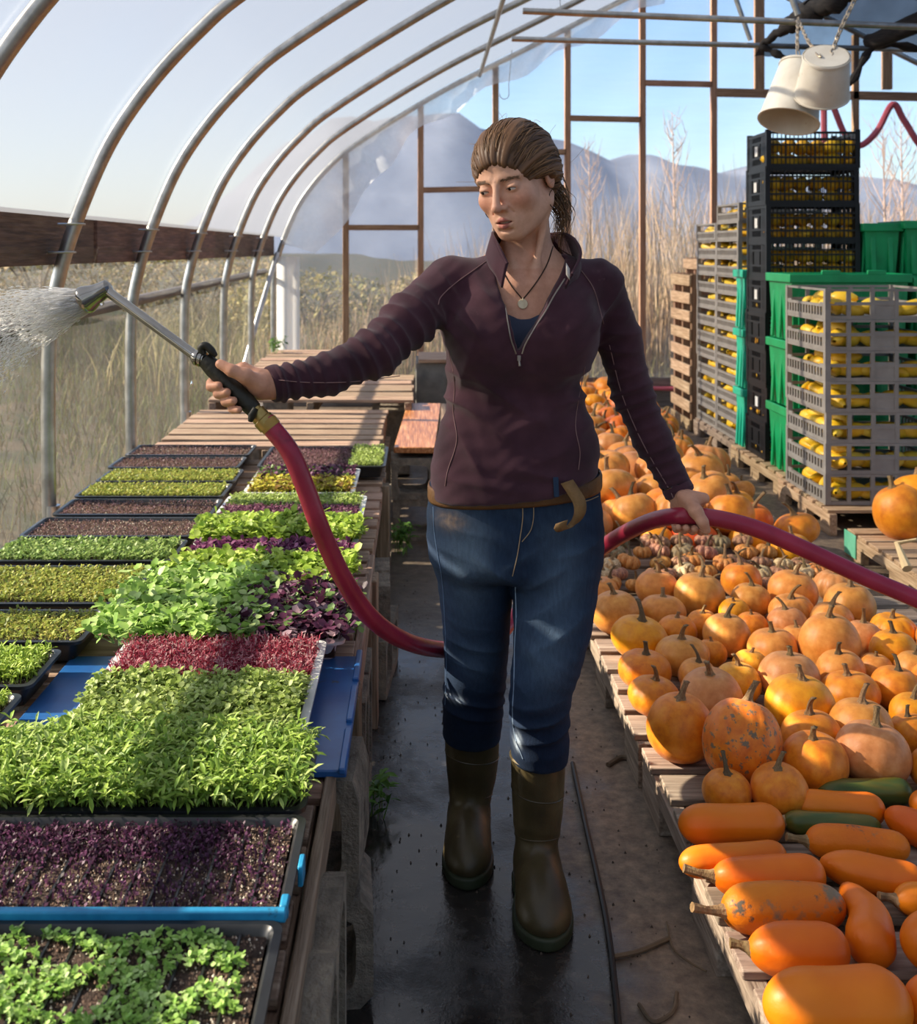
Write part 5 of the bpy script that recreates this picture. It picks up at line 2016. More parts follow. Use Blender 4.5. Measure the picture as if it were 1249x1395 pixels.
# pallet with the big pumpkins at the right edge
pallet('fresh pallet with a green painted corner under the big pumpkins', 1.97, 3.05, 3.95, 5.10, 9, h=PALZ, seed=31, fresh=True)
m = MB()
m.box((1.968, 5.02, 0.068), (0.006, 0.13, 0.105))
tag(m.build('green_patch', pmat('mint green paint', [(0.3, '#4fb08c'), (0.7, '#7fcfae')], rough=0.6), bevel=0.002), 'mint green painted end of the pallet under the big pumpkins', 'paint')
for (c, r, col, sh, lb, tl, st) in (
        ((2.16, 4.92, PALZ + 0.115), 0.125, 'orange', 'tall', 'big orange pumpkin at the pallet corner, lower lobe of the touching pair', (0.2, -0.3), 2),
        ((2.275, 4.98, PALZ + 0.15), 0.145, 'yellow', 'round', 'big yellow orange pumpkin touching the lower one on the corner of the fresh pallet', (0.1, 0.3), 5),
        ((2.53, 5.02, PALZ + 0.135), 0.15, 'orange', 'round', 'big orange pumpkin cut by the right edge on the fresh pallet', (0, 0), 0)):
    pumpkin(c, r, col, sh, lb, 'big pumpkins on the fresh pallet', st, tl, rr=MINR)
m = MB()
m.tube([P(1236, 775, 4.2), P(1222, 740, 4.3), P(1249, 735, 4.25)], [0.02, 0.012, 0.006], 8)
tag(m.build('corn_husk', pmat('dry husk', [(0.3, '#b89a6a'), (0.7, '#d9c296')])), 'dry tan husk caught on the edge of the fresh pallet', 'husk')

# ---------------------------------------------------------------- buckets, chains, shade cloth, pink hose
M_BUCKET = pmat('dirty white plastic', [(0.3, '#cfc6b6'), (0.6, '#e3ddd0'), (0.8, '#eee9df')], scale=5, rough=0.5, spots=[('#b09a7c', 7, 0.66)])


def bucket(label, top, axis, r_top, r_bot, h, side):
    """Upside-down hanging bucket: closed bottom end up, open mouth down; `side` adds a flat handle lug."""
    rot = Vector((0, 0, 1)).rotation_difference(Vector(axis).normalized()).to_euler()
    t = thing('hanging_bucket', label, 'bucket', top, 0, 'white hanging buckets')
    m = MB()
    m.lathe([(0.0, 0), (r_bot * 0.97, 0.0), (r_bot, 0.006), (r_bot + (r_top - r_bot) * 0.5, h * 0.5), (r_top, h), (r_top + 0.006, h), (r_top + 0.006, h + 0.006), (r_top - 0.004, h + 0.006),
             (r_top - 0.006, h), (r_bot - 0.006, 0.012), (0, 0.012)], top, 40, rot, cap=False)
    m.build('body', M_BUCKET, t)
    m = MB()
    m.lathe([(r_bot + 0.0035, 0.002), (r_bot + 0.006, 0.003), (r_bot + 0.007, 0.014), (r_bot + 0.0035, 0.016)], top, 40, rot, cap=False)
    m.build('base_ring', M_BUCKET, t)
    return t


YK = 5.6
tA, bA = P(1090, 88, YK), P(1070, 178, YK)
axA = (P(1073, 172, YK - 0.09) - P(1090, 90, YK))
bucket('white hanging bucket tilted with its open mouth showing, left of the pair', tA, axA, 0.146, 0.098, 0.32, 1)
axB = (P(1119, 145, YK - 0.17) - P(1128, 75, YK - 0.35))
bucket('white hanging bucket in front on the right, smaller looking and upright', P(1126, 76, YK - 0.35), axB, 0.128, 0.105, 0.215, 1)


def chain(label, pts, n, r=0.013, wire=0.0042):
    c = catmull(pts, 10)
    L = np.concatenate([[0], np.cumsum(np.linalg.norm(np.diff(c, axis=0), axis=1))])
    m = MB()
    for k in range(n):
        s = L[-1] * (k + 0.5) / n
        q = Vector([np.interp(s, L, c[:, j]) for j in range(3)])
        q2 = Vector([np.interp(min(L[-1], s + 0.01), L, c[:, j]) for j in range(3)])
        q1 = Vector([np.interp(max(0, s - 0.01), L, c[:, j]) for j in range(3)])
        d = (q2 - q1).normalized()
        u = d.cross(Vector((0, 1, 0)) if k % 2 else Vector((0.7, 0.7, 0.1))).normalized()
        hl = L[-1] / n * 0.72
        m.tube([q + d * (hl * math.cos(a)) + u * (r * 0.62 * math.sin(a)) for a in np.linspace(0, 2 * math.pi, 13)[:-1]], wire, 6, closed=True)
    tag(m.build('bucket_chain', pmat('rusty chain ' + label[:12], [(0.3, '#9a8a76'), (0.7, '#cfc2ae')], rough=0.45, metallic=0.6)), label, 'chain')


chain('short chain holding the tilted white bucket', [P(1087, 25, YA), P(1086, 60, 5.7), P(1089, 92, YK)], 13)
chain('chain running from the cross pipe to the front bucket', [P(1088, 28, YA), P(1100, 55, 5.5), P(1116, 76, YK - 0.35)], 14)
chain('chain running up and right from the front bucket out of the photo', [P(1131, 78, YK - 0.35), P(1146, 38, 5.4), P(1170, -12, 5.5)], 16)

# shade cloth: sagging dark netting gathered on the right
mm, nt, out = new_mat('black shade netting')
tr = nd(nt, 'ShaderNodeBsdfTransparent')
df = nd(nt, 'ShaderNodeBsdfDiffuse')
df.inputs[0].default_value = lin('#1d2230')
mxs = nd(nt, 'ShaderNodeMixShader')
v = coords(nt, (1, 1, 1), jitter=False)
nz = nd(nt, 'ShaderNodeTexNoise', Scale=5.0, Detail=3.0)
nt.links.new(v, nz.inputs['Vector'])
mr = nd(nt, 'ShaderNodeMapRange')
mr.inputs['To Min'].default_value = 0.42
mr.inputs['To Max'].default_value = 0.82
nt.links.new(nz.outputs['Fac'], mr.inputs['Value'])
nt.links.new(mr.outputs[0], mxs.inputs[0])
nt.links.new(tr.outputs[0], mxs.inputs[1])
nt.links.new(df.outputs[0], mxs.inputs[2])
nt.links.new(mxs.outputs[0], out.inputs[0])
M_NET = mm
Ynet = 7.0
edge_top = [P(1035, 62, Ynet), P(1085, 28, 6.8), P(1130, 4, 6.6), P(1200, -30, 6.4), P(1300, -50, 6.2)]
edge_bot = [P(1035, 62, Ynet), P(1085, 88, 6.9), P(1150, 118, 6.7), P(1196, 62, 6.7), P(1300, 80, 6.6)]
et, eb = catmull(edge_top, 10), catmull(edge_bot, 10)
m = MB()
m.grid([[et[i] * (1 - t) + eb[i] * t + np.array([0, 0.10 * math.sin(t * math.pi) + 0.02 * math.sin(i * 1.3 + t * 5), -0.05 * math.sin(t * math.pi)]) for t in np.linspace(0, 1, 12)] for i in range(len(et))])
tn = thing('shade_cloth', 'dark blue black shade netting slung over the cross pipes at top right', 'shade cloth', tuple(P(1150, 118, 6.7)))
m.build('netting', M_NET, tn, smooth=180)
M_NETF = pmat('folded black netting', [(0.3, '#16161a'), (0.7, '#34302f')], scale=20, stretch=(1, 1, 6), rough=0.9)
m = MB()
m.tube([q + np.array([0, -0.02, 0.01 * math.sin(k * 2)]) for k, q in enumerate(et)], [0.012 + 0.07 * min(1, k / 12) * (0.8 + 0.2 * math.sin(k)) for k in range(len(et))], 10)
m.build('gathered_fold', M_NETF, tn)
m = MB()
m.tube([q + np.array([0, -0.01, 0]) for q in eb], [0.022 + 0.008 * math.sin(k * 1.7) for k in range(len(eb))], 8)
m.build('hem', M_NETF, tn)
m = MB()
m.tube([P(1182, 55, 6.65), P(1192, 56, 6.6), P(1240, 35, 6.45), P(1300, 12, 6.3)], [0.04, 0.05, 0.06, 0.07], 10)
m.build('knotted_corner', M_NETF, tn)

M_PINK = pmat('pink red hose', [(0.3, '#b04a58'), (0.7, '#d06a74')], rough=0.45)
m = MB()
m.tube(catmull([P(1122, 140, 9.7), P(1123, 230, 9.7)], 6), 0.028, 8)
m.tube(catmull([P(1135, 145, 9.7), P(1152, 185, 9.7), P(1172, 198, 9.7), P(1195, 178, 9.68), P(1216, 142, 9.66), P(1232, 165, 9.66), P(1262, 205, 9.66), P(1300, 190, 9.66)], 8), 0.028, 8)
tag(m.build('spare_hose', M_PINK), 'thin pinkish red hose looped over the end wall rail at the right', 'hose')
m = MB()
m.tube(catmull([(1.1, YW - 0.14, 0.20), (2.6, YW - 0.15, 0.16), (3.4, YW - 0.16, 0.2)], 8), 0.018, 8)
tag(m.build('spare_hose', M_PINK), 'pinkish hose lying along the foot board of the end wall', 'hose')

# small things on the floor
M_DRIP = pmat('black drip line', '#1b1a19', rough=0.5)
pts = [tuple(G(780, 1040, 0.01)), tuple(G(797, 1120, 0.01)), tuple(G(815, 1200, 0.01)), tuple(G(830, 1280, 0.01)), tuple(G(842, 1395, 0.01)), tuple(G(846, 1470, 0.01))]
m = MB()
m.tube(catmull(pts, 6), 0.0065, 8)
tag(m.build('drip_line', M_DRIP), 'thin black drip line lying along the aisle floor', 'pipe')
M_TWIG = pmat('dry twig', [(0.3, '#4f4335'), (0.7, '#7d6b54')], rough=0.9)
for lb, pp, r in (('dry twig lying across the floor from the drip line', [(832, 1304), (870, 1296), (912, 1278)], 0.005),
                  ('thin pale root curling on the floor beside the pallet', [(908, 1256), (916, 1290), (938, 1310), (962, 1323)], 0.002),
                  ('curled dry vine on the floor near the bottom', [(870, 1368), (890, 1392), (916, 1378), (922, 1352)], 0.004),
                  ('dry leafy vine scrap beside the pallet edge', [(828, 1042), (846, 1032), (866, 1036)], 0.007)):
    m = MB()
    m.tube(catmull([tuple(G(a, b, 0.006)) for a, b in pp], 6), r, 6)
    tag(m.build('twig', M_TWIG), lb, 'twig')
rng = np.random.default_rng(77)
V, F, c = perlite(rng, -0.10, 0.56, 1.6, 4.8, 0.002, 420, C3('#2a2420', '#3b332b', '#4d4338'))
V = V.reshape(-1, 4, 3)
cen = V.mean(1, keepdims=True)
V = ((V - cen) * 1.5 + cen).reshape(-1, 3)
me = mesh_np('mud_crumbs', V, F, 180)
set_cols(me, c)
o = link('mud_crumbs', me, M_GRAIN)
tag(o, 'dark mud crumbs scattered over the wet aisle floor', 'mud', kind='stuff')
# ------------------------------------------------------------------ the woman: smooth implicit surfaces meshed into continuous skins
def sm(a, b, k):
    h = np.clip(0.5 + 0.5 * (b - a) / k, 0, 1)
    return b + (a - b) * h - k * h * (1 - h)


def smx(a, b, k):
    return -sm(-a, -b, k)


def cap(p, a, b, ra, rb=None):
    """Tapered capsule."""
    rb = ra if rb is None else rb
    a, b = np.array(a, dtype=np.float32), np.array(b, dtype=np.float32)
    ab = b - a
    q = p - a
    h = np.clip(q @ ab / max(1e-9, float(ab @ ab)), 0, 1)
    d = q - h[:, None] * ab
    return np.sqrt((d * d).sum(1)) - (ra + (rb - ra) * h)


def ell(p, c, r, M=None):
    q = p - np.array(c, dtype=np.float32)
    if M is not None:
        q = q @ M
    r = np.array(r, dtype=np.float32)
    k0 = np.sqrt(((q / r) ** 2).sum(1))
    k1 = np.sqrt(((q / (r * r)) ** 2).sum(1)) + 1e-9
    return k0 * (k0 - 1) / k1


def chain_sd(p, pts, rad, k=0.012):
    d = None
    for i in range(len(pts) - 1):
        c = cap(p, pts[i], pts[i + 1], rad[i], rad[i + 1])
        d = c if d is None else sm(d, c, k)
    return d


def axis_grid(lo, hi, h, fine=()):
    """Node coordinates from lo to hi, spacing h, smaller in the fine ranges (a, b, hf)."""
    x = [lo]
    while x[-1] < hi:
        s = h
        for a, b, hf in fine:
            if a - h < x[-1] < b:
                s = min(s, hf)
        x.append(x[-1] + s)
    return np.array(x, dtype=np.float32)


def surface(fn, xs, ys, zs, block=8):
    """Surface nets over a tensor grid; only blocks near the surface are evaluated finely."""
    nx, ny, nz = len(xs), len(ys), len(zs)
    D = np.full((nx, ny, nz), 1.0, dtype=np.float32)
    bx, by, bz = [np.arange(0, n, block) for n in (nx, ny, nz)]

    def mid(c, b, n):
        e = np.minimum(b + block, n - 1)
        return (c[b] + c[e]) / 2, (c[e] - c[b]) / 2
    mx_, hx = mid(xs, bx, nx)
    my_, hy = mid(ys, by, ny)
    mz_, hz = mid(zs, bz, nz)
    g = np.stack(np.meshgrid(mx_, my_, mz_, indexing='ij'), -1).reshape(-1, 3).astype(np.float32)
    hh = np.stack(np.meshgrid(hx, hy, hz, indexing='ij'), -1).reshape(-1, 3)
    rad = np.sqrt((hh ** 2).sum(1))
    dc = np.concatenate([fn(q) for q in np.array_split(g, max(1, len(g) // 200000))])
    act = np.abs(dc) < rad * 1.35 + 0.008
    shp = (len(bx), len(by), len(bz))
    sgn = dc.reshape(shp)
    for i in range(shp[0]):
        xi = slice(bx[i], min(bx[i] + block, nx))
        for j in range(shp[1]):
            D[xi, by[j]:by[j] + block, :] = np.repeat(sgn[i, j], block)[None, None, :nz]
    idx = np.argwhere(act.reshape(shp))
    loc = np.stack(np.meshgrid(*[np.arange(block)] * 3, indexing='ij'), -1).reshape(-1, 3)
    for part in np.array_split(idx, max(1, len(idx) // 500)):
        if not len(part):
            continue
        n = (part[:, None, :] * block + loc[None]).reshape(-1, 3)
        n = n[(n[:, 0] < nx) & (n[:, 1] < ny) & (n[:, 2] < nz)]
        D[n[:, 0], n[:, 1], n[:, 2]] = fn(np.stack([xs[n[:, 0]], ys[n[:, 1]], zs[n[:, 2]]], 1).astype(np.float32))
    S = D < 0
    cnt_ = np.zeros((nx - 1, ny - 1, nz - 1), dtype=np.int8)
    for a in (0, 1):
        for b in (0, 1):
            for c in (0, 1):
                cnt_ += S[a:nx - 1 + a, b:ny - 1 + b, c:nz - 1 + c]
    cells = np.argwhere((cnt_ > 0) & (cnt_ < 8))
    vid = np.full((nx - 1, ny - 1, nz - 1), -1, dtype=np.int32)
    vid[cells[:, 0], cells[:, 1], cells[:, 2]] = np.arange(len(cells))
    acc = np.zeros((len(cells), 3))
    num = np.zeros(len(cells))
    C = [xs, ys, zs]
    corners = [(a, b, c) for a in (0, 1) for b in (0, 1) for c in (0, 1)]
    for a in corners:
        for ax in range(3):
            if a[ax] == 1:
                continue
            b = list(a)
            b[ax] = 1
            ia = cells + np.array(a)
            ib = cells + np.array(b)
            da, db = D[ia[:, 0], ia[:, 1], ia[:, 2]], D[ib[:, 0], ib[:, 1], ib[:, 2]]
            m = (da < 0) != (db < 0)
            t = np.where(m, da / np.where(m, da - db, 1), 0)
            pa = np.stack([C[k][ia[:, k]] for k in range(3)], 1).astype(float)
            pb = np.stack([C[k][ib[:, k]] for k in range(3)], 1).astype(float)
            acc += np.where(m[:, None], pa + (pb - pa) * t[:, None], 0)
            num += m
    V = acc / num[:, None]
    F = []
    for ax in range(3):
        o1, o2 = [(1, 2), (2, 0), (0, 1)][ax]
        sl0 = [slice(None)] * 3
        sl1 = [slice(None)] * 3
        sl0[ax], sl1[ax] = slice(0, -1), slice(1, None)
        ch = S[tuple(sl0)] != S[tuple(sl1)]
        e = np.argwhere(ch)
        e = e[(e[:, o1] > 0) & (e[:, o2] > 0) & (e[:, o1] < D.shape[o1] - 1) & (e[:, o2] < D.shape[o2] - 1)]
        neg = S[tuple(sl0)][e[:, 0], e[:, 1], e[:, 2]]

        def v(d1, d2):
            q = e.copy()
            q[:, o1] -= d1
            q[:, o2] -= d2
            return vid[q[:, 0], q[:, 1], q[:, 2]]
        quad = np.stack([v(1, 1), v(0, 1), v(0, 0), v(1, 0)], 1)
        quad[~neg] = quad[~neg][:, ::-1]
        F.append(quad)
    F = np.concatenate(F)
    F = F[(F >= 0).all(1)]
    return V, F


def relax(V, F, it=2, k=0.5):
    """Laplacian smoothing over quad edges."""
    e = np.concatenate([F[:, [0, 1]], F[:, [1, 2]], F[:, [2, 3]], F[:, [3, 0]]])
    for _ in range(it):
        s = np.zeros_like(V)
        n = np.zeros(len(V))
        np.add.at(s, e[:, 0], V[e[:, 1]])
        np.add.at(n, e[:, 0], 1)
        np.add.at(s, e[:, 1], V[e[:, 0]])
        np.add.at(n, e[:, 1], 1)
        V = V + k * (s / n[:, None] - V)
    return V


def normals(V, F):
    n = np.cross(V[F[:, 2]] - V[F[:, 0]], V[F[:, 3]] - V[F[:, 1]])
    out = np.zeros_like(V)
    for k in range(4):
        np.add.at(out, F[:, k], n)
    return out / (np.linalg.norm(out, axis=1)[:, None] + 1e-12)


def skin(name, V, F, mat, parent, tint=None):
    me = mesh_np(name, V - np.array(parent.location), F, 180)
    if tint is not None:
        set_cols(me, tint)
    return link(name, me, mat, parent)


def fold(V, terms):
    """Sum of ridged waves: (amp, (kx, ky, kz), phase, sharp, centre, radius)."""
    d = np.zeros(len(V))
    for amp, kv, ph, c, r in terms:
        w = V @ np.array(kv, dtype=float) + ph
        w = w + 0.8 * np.sin(V @ np.array((17.0, 9.0, 13.0)) + ph * 1.7)
        s = 1 - np.abs(np.sin(w * 0.5)) ** 0.8 * 1.6
        g = np.exp(-((V - np.array(c)) ** 2 / np.array(r) ** 2).sum(1))
        d += amp * s * g
    return d


A3 = lambda v: np.array(v, dtype=np.float32)
PERSON = thing('person', 'woman in plum half zip top, blue jeans and rubber boots holding wand and hose', 'person', (0.21, 2.42, 0.0))

# ---- skeleton (from the photograph; depths from limb lengths)
sR, eR, wR = P(612, 385, 2.37), P(510, 481, 2.20), P(372, 524, 2.10)
sL, eL, wL = P(816, 388, 2.38), P(861, 535, 2.42), P(924, 672, 2.38)
HEADO = P(701, 245, 2.31)
HR = Euler((0, R(-8), 0)).to_matrix() @ Euler((0, 0, R(-33))).to_matrix() @ Euler((R(12), 0, 0)).to_matrix()
HM = np.array(HR, dtype=np.float32)            # local -> world
HO = A3(HEADO)


def hl(p):
    return (p - HO) @ HM


def hw(q):
    return HO + HM @ A3(q)


def head_sd(p):
    q = hl(p)
    x, y, z = q[:, 0], q[:, 1], q[:, 2]
    ax_ = np.stack([np.abs(x), y, z], 1)
    d = ell(q, (0, 0.018, 0.032), (0.0715, 0.090, 0.080))
    d = sm(d, ell(q, (0, -0.030, -0.032), (0.0595, 0.056, 0.074)), 0.030)
    d = sm(d, ell(q, (0, -0.046, 0.046), (0.050, 0.034, 0.040)), 0.028)
    d = sm(d, cap(ax_, (0.053, 0.004, -0.056), (0.016, -0.062, -0.096), 0.018, 0.014), 0.034)
    d = sm(d, ell(q, (0, -0.069, -0.097), (0.017, 0.014, 0.014)), 0.020)
    d = sm(d, ell(ax_, (0.041, -0.056, -0.026), (0.019, 0.020, 0.018)), 0.024)
    d = sm(d, cap(ax_, (0.010, -0.080, 0.017), (0.046, -0.066, 0.019), 0.0055, 0.005), 0.016)
    # muzzle under the nose
    d = sm(d, ell(q, (0, -0.072, -0.066), (0.026, 0.020, 0.024)), 0.020)
    # eye sockets
    d = smx(d, -ell(ax_, (0.032, -0.098, 0.001), (0.017, 0.018, 0.010)), 0.012)
    d = smx(d, -ell(ax_, (0.014, -0.096, -0.002), (0.007, 0.016, 0.014)), 0.010)
    # eyelids over the eyeball with a narrow slit
    lid = ell(ax_, (0.0315, -0.0715, -0.0005), (0.0150, 0.0142, 0.0132))
    slit = ell(ax_, (0.0318, -0.088, -0.0036), (0.0122, 0.013, 0.0025))
    lid = smx(lid, -slit, 0.0016)
    d = sm(d, lid, 0.0035)
    crease = ell(ax_, (0.0318, -0.0865, 0.0068), (0.0155, 0.006, 0.0012))
    d = smx(d, -crease, 0.0022)
    # nose
    n_ = cap(q, (0, -0.083, 0.010), (0, -0.1065, -0.034), 0.0066, 0.0088)
    n_ = sm(n_, ell(ax_, (0.0120, -0.0925, -0.0385), (0.0068, 0.0095, 0.0068)), 0.008)
    n_ = sm(n_, ell(q, (0, -0.1055, -0.0365), (0.0088, 0.0085, 0.0080)), 0.006)
    d = sm(d, n_, 0.010)
    d = smx(d, -ell(ax_, (0.0065, -0.0985, -0.0465), (0.0034, 0.0056, 0.0038)), 0.003)
    # lips, slightly parted
    up = cap(ax_, (0.003, -0.0935, -0.0632), (0.0255, -0.0775, -0.0695), 0.0052, 0.0022)
    lo = cap(ax_, (0.000, -0.0920, -0.0770), (0.0225, -0.0785, -0.0715), 0.0064, 0.0024)
    d = sm(d, up, 0.0045)
    d = sm(d, lo, 0.0045)
    d = smx(d, -ell(q, (0, -0.094, -0.0698), (0.0220, 0.016, 0.0025)), 0.0022)
    d = smx(d, -ell(q, (0, -0.0865, -0.0865), (0.016, 0.006, 0.0035)), 0.006)
    # frown lines and nasolabial folds
    d = smx(d, -cap(ax_, (0.0045, -0.0905, 0.014), (0.0055, -0.0895, 0.028), 0.0011, 0.0007), 0.004)
    d = smx(d, -cap(ax_, (0.0175, -0.0885, -0.040), (0.027, -0.0745, -0.062), 0.0011, 0.0006), 0.005)
    # ear
    e_ = ell(ax_, (0.0735, 0.014, -0.004), (0.0075, 0.017, 0.029))
    e_ = smx(e_, -ell(ax_, (0.082, 0.011, 0.000), (0.007, 0.010, 0.018)), 0.004)
    d = sm(d, e_, 0.006)
    return d


NB_ = P(722, 372, 2.37)       # base of the neck
STN = P(716, 390, 2.295)      # notch above the breastbone
chest_c = P(712, 440, 2.39)


def hand_chain(p, pts, rad, k=0.004):
    return chain_sd(p, pts, rad, k)


def frame(axis):
    u = Vector(axis).normalized()
    w = Vector((0, -1, 0))
    w = (w - u * w.dot(u)).normalized()      # towards the camera
    v = u.cross(w)
    if v.z > 0:
        v = -v                                # downwards
    return u, v, w


# right hand round the wand grip
GA, GB = P(282, 493, 2.075), P(345, 557, 2.055)      # nozzle end and hose end of the grip
gu, gv, gw = frame(GA - GB)
gc = GA.lerp(GB, 0.52)
GR = 0.0165


def rod_pt(c, u, v, w, s, ang, r):
    a = R(ang)
    return c + u * s + (w * math.cos(a) + v * math.sin(a)) * r


RF = []
for s, len_, rr_ in ((0.030, 1.0, 0.0088), (0.010, 1.06, 0.0092), (-0.010, 1.0, 0.0088), (-0.0285, 0.85, 0.0078)):
    RF.append(([rod_pt(gc, gu, gv, gw, s * 0.8 - 0.012, 236, 0.044), rod_pt(gc, gu, gv, gw, s + 0.004, 188, 0.033), rod_pt(gc, gu, gv, gw, s + 0.004, 118, 0.0285),
                rod_pt(gc, gu, gv, gw, s - 0.005, 66 + (1 - len_) * 60, 0.0270), rod_pt(gc, gu, gv, gw, s - 0.017, 24 + (1 - len_) * 90, 0.0262)],
               [rr_ * 1.15, rr_ * 1.08, rr_ * 1.05, rr_, rr_ * 0.9]))
RT = ([P(352, 524, 2.065), P(334, 512, 2.045), P(316, 505, 2.040), P(300, 496, 2.046)], [0.0175, 0.0142, 0.0112, 0.0094])
# left hand over the hose
HA, HB = P(915, 706, 2.33), P(1005, 714, 2.33)
hu, hv, hwv = frame(HB - HA)
hc = P(947, 704, 2.335)
LF = []
for s, len_, rr_ in ((0.014, 1.0, 0.0085), (-0.004, 1.05, 0.0088), (-0.022, 1.0, 0.0085), (-0.039, 0.85, 0.0075)):
    LF.append(([rod_pt(hc, hu, hv, hwv, s * 0.9 + 0.004, 262, 0.040), rod_pt(hc, hu, hv, hwv, s, 205, 0.034), rod_pt(hc, hu, hv, hwv, s, 138, 0.0305),
                rod_pt(hc, hu, hv, hwv, s, 84 - (1 - len_) * 20, 0.0290), rod_pt(hc, hu, hv, hwv, s, 48, 0.0285)],
               [rr_ * 1.12, rr_ * 1.08, rr_ * 1.05, rr_, rr_ * 0.92]))
LT_ = ([P(938, 682, 2.345), P(948, 697, 2.300), P(957, 711, 2.290), P(962, 722, 2.293)], [0.0165, 0.0145, 0.0115, 0.0092])


def hands_sd(p):
    # right: palm between wrist and knuckles
    kn = [f[0][0] for f in RF]
    d = cap(p, wR, P(357, 524, 2.09), 0.029, 0.029)
    for i, (pts, rad) in enumerate(RF):
        d = sm(d, cap(p, P(352, 523, 2.085), kn[i], 0.022, 0.0115), 0.012)
    d = sm(d, chain_sd(p, RT[0], RT[1], 0.006), 0.012)
    for pts, rad in RF:
        d = sm(d, chain_sd(p, pts, rad, 0.005), 0.0035)
    d = smx(d, -cap(p, GA, GB, GR * 0.98, GR * 0.98), 0.002)
    # left
    kn = [f[0][0] for f in LF]
    e = cap(p, wL, P(934, 683, 2.36), 0.027, 0.024)
    for i in range(4):
        e = sm(e, cap(p, P(936, 684, 2.355), kn[i], 0.020, 0.0115), 0.012)
    e = sm(e, chain_sd(p, LT_[0], LT_[1], 0.006), 0.011)
    for pts, rad in LF:
        e = sm(e, chain_sd(p, pts, rad, 0.005), 0.0035)
    return np.minimum(d, e)


ANK_R, KN_R, HIP_R = P(640, 1118, 2.635), P(641, 880, 2.535), P(645, 690, 2.42)
ANK_L, KN_L, HIP_L = P(733, 1180, 2.43), P(742, 885, 2.385), P(762, 690, 2.42)


def body_sd(p):
    d = head_sd(p)
    nt_ = hw((0, 0.022, -0.045))
    neck = cap(p, nt_, A3(NB_) + A3((0, 0.02, -0.03)), 0.048, 0.056)
    d = sm(d, neck, 0.022)
    # sternomastoid cords, collar bones
    for sx in (-1, 1):
        d = sm(d, cap(p, hw((sx * 0.060, 0.022, -0.045)), A3(STN) + A3((sx * 0.014, 0.0, 0.004)), 0.0095, 0.0068), 0.012)
    ch = ell(p, A3(chest_c) + A3((0, 0.0, 0.02)), (0.158, 0.108, 0.150))
    ch = sm(ch, ell(p, A3(chest_c) + A3((0, 0.0, -0.22)), (0.125, 0.085, 0.16)), 0.06)
    ch = sm(ch, ell(p, A3(chest_c) + A3((0, 0.01, -0.38)), (0.150, 0.095, 0.14)), 0.06)
    ch = sm(ch, ell(p, A3(STN) + A3((0, 0.055, -0.045)), (0.105, 0.062, 0.075)), 0.03)
    for sx, sj in ((-1, sR), (1, sL)):
        ch = sm(ch, cap(p, A3(STN) + A3((sx * 0.018, 0.004, -0.004)), A3(sj) + A3((0, -0.02, 0.018)), 0.0095, 0.008), 0.018)
    d = sm(d, ch, 0.035)
    d = sm(d, chain_sd(p, [sR, eR, wR], [0.034, 0.028, 0.0225], 0.01), 0.03)
    d = sm(d, chain_sd(p, [sL, eL, wL], [0.034, 0.027, 0.0215], 0.01), 0.03)
    d = sm(d, chain_sd(p, [HIP_R, KN_R, ANK_R], [0.055, 0.036, 0.028], 0.02), 0.03)
    d = sm(d, chain_sd(p, [HIP_L, KN_L, ANK_L], [0.055, 0.036, 0.028], 0.02), 0.03)
    d = sm(d, hands_sd(p), 0.006)
    return d


def around(v, m):
    return (v - m, v + m)


hx0, hx1 = float(HO[0]) - 0.115, float(HO[0]) + 0.115
XS = axis_grid(-0.44, 0.66, 0.0075, [(hx0, hx1, 0.0019), (-0.42, -0.26, 0.0024), (0.515, 0.625, 0.0024)])
YS_ = axis_grid(1.97, 2.75, 0.0075, [(2.02, 2.12, 0.0026), (2.18, 2.42, 0.0021)])
ZS_ = axis_grid(0.04, 1.72, 0.0095, [(1.36, 1.70, 0.0020), (1.03, 1.22, 0.0025), (0.75, 0.91, 0.0025)])
bV, bF = surface(body_sd, XS, YS_, ZS_)
bV = relax(bV, bF, 2, 0.35)

# skin tints that belong to the skin itself: lips, flushed cheeks and nose, hands ruddier
q = hl(bV.astype(np.float32))
base = np.tile(np.array(lin('#e4b296')[:3]), (len(bV), 1))


def blend(mask, col):
    global base
    mask = np.clip(mask, 0, 1)[:, None]
    base = base * (1 - mask) + np.array(lin(col)[:3]) * mask


axq = np.stack([np.abs(q[:, 0]), q[:, 1], q[:, 2]], 1)
inh = (bV[:, 2] > 1.36) & (np.abs(q[:, 0]) < 0.1)
g = lambda c, r: np.exp(-(((axq - np.array(c)) / np.array(r)) ** 2).sum(1)) * inh
blend(0.48 * g((0.040, -0.070, -0.030), (0.022, 0.03, 0.020)), '#c96f5c')
blend(0.36 * g((0.0, -0.105, -0.036), (0.014, 0.02, 0.016)), '#cb7763')
lipd = np.minimum(cap(axq.astype(np.float32), (0.002, -0.0942, -0.0634), (0.0250, -0.0780, -0.0695), 0.0056, 0.0022), cap(axq.astype(np.float32), (0.0, -0.0928, -0.0770), (0.022, -0.079, -0.0715), 0.0068, 0.0026))
blend(0.85 * np.clip(1 - lipd / 0.0012, 0, 1) * (lipd < 0.0012) * inh, '#b0605a')
mouth = ell(q, (0, -0.090, -0.0698), (0.0175, 0.012, 0.0020))
blend(0.9 * (mouth < 0) * inh, '#5a2a26')
blend(0.35 * g((0.032, -0.09, 0.010), (0.016, 0.02, 0.008)), '#b77a60')
blend(0.30 * g((0.072, 0.014, -0.004), (0.02, 0.03, 0.03)), '#d07a62')
chestm = np.exp(-(((bV - np.array(A3(STN))) / np.array((0.10, 0.12, 0.10))) ** 2).sum(1))
blend(0.35 * chestm * (bV[:, 2] < 1.37), '#cf8468')
hand = ((bV[:, 0] < -0.24) | (bV[:, 0] > 0.52)) * 1.0
blend(0.55 * hand, '#c98a6c')
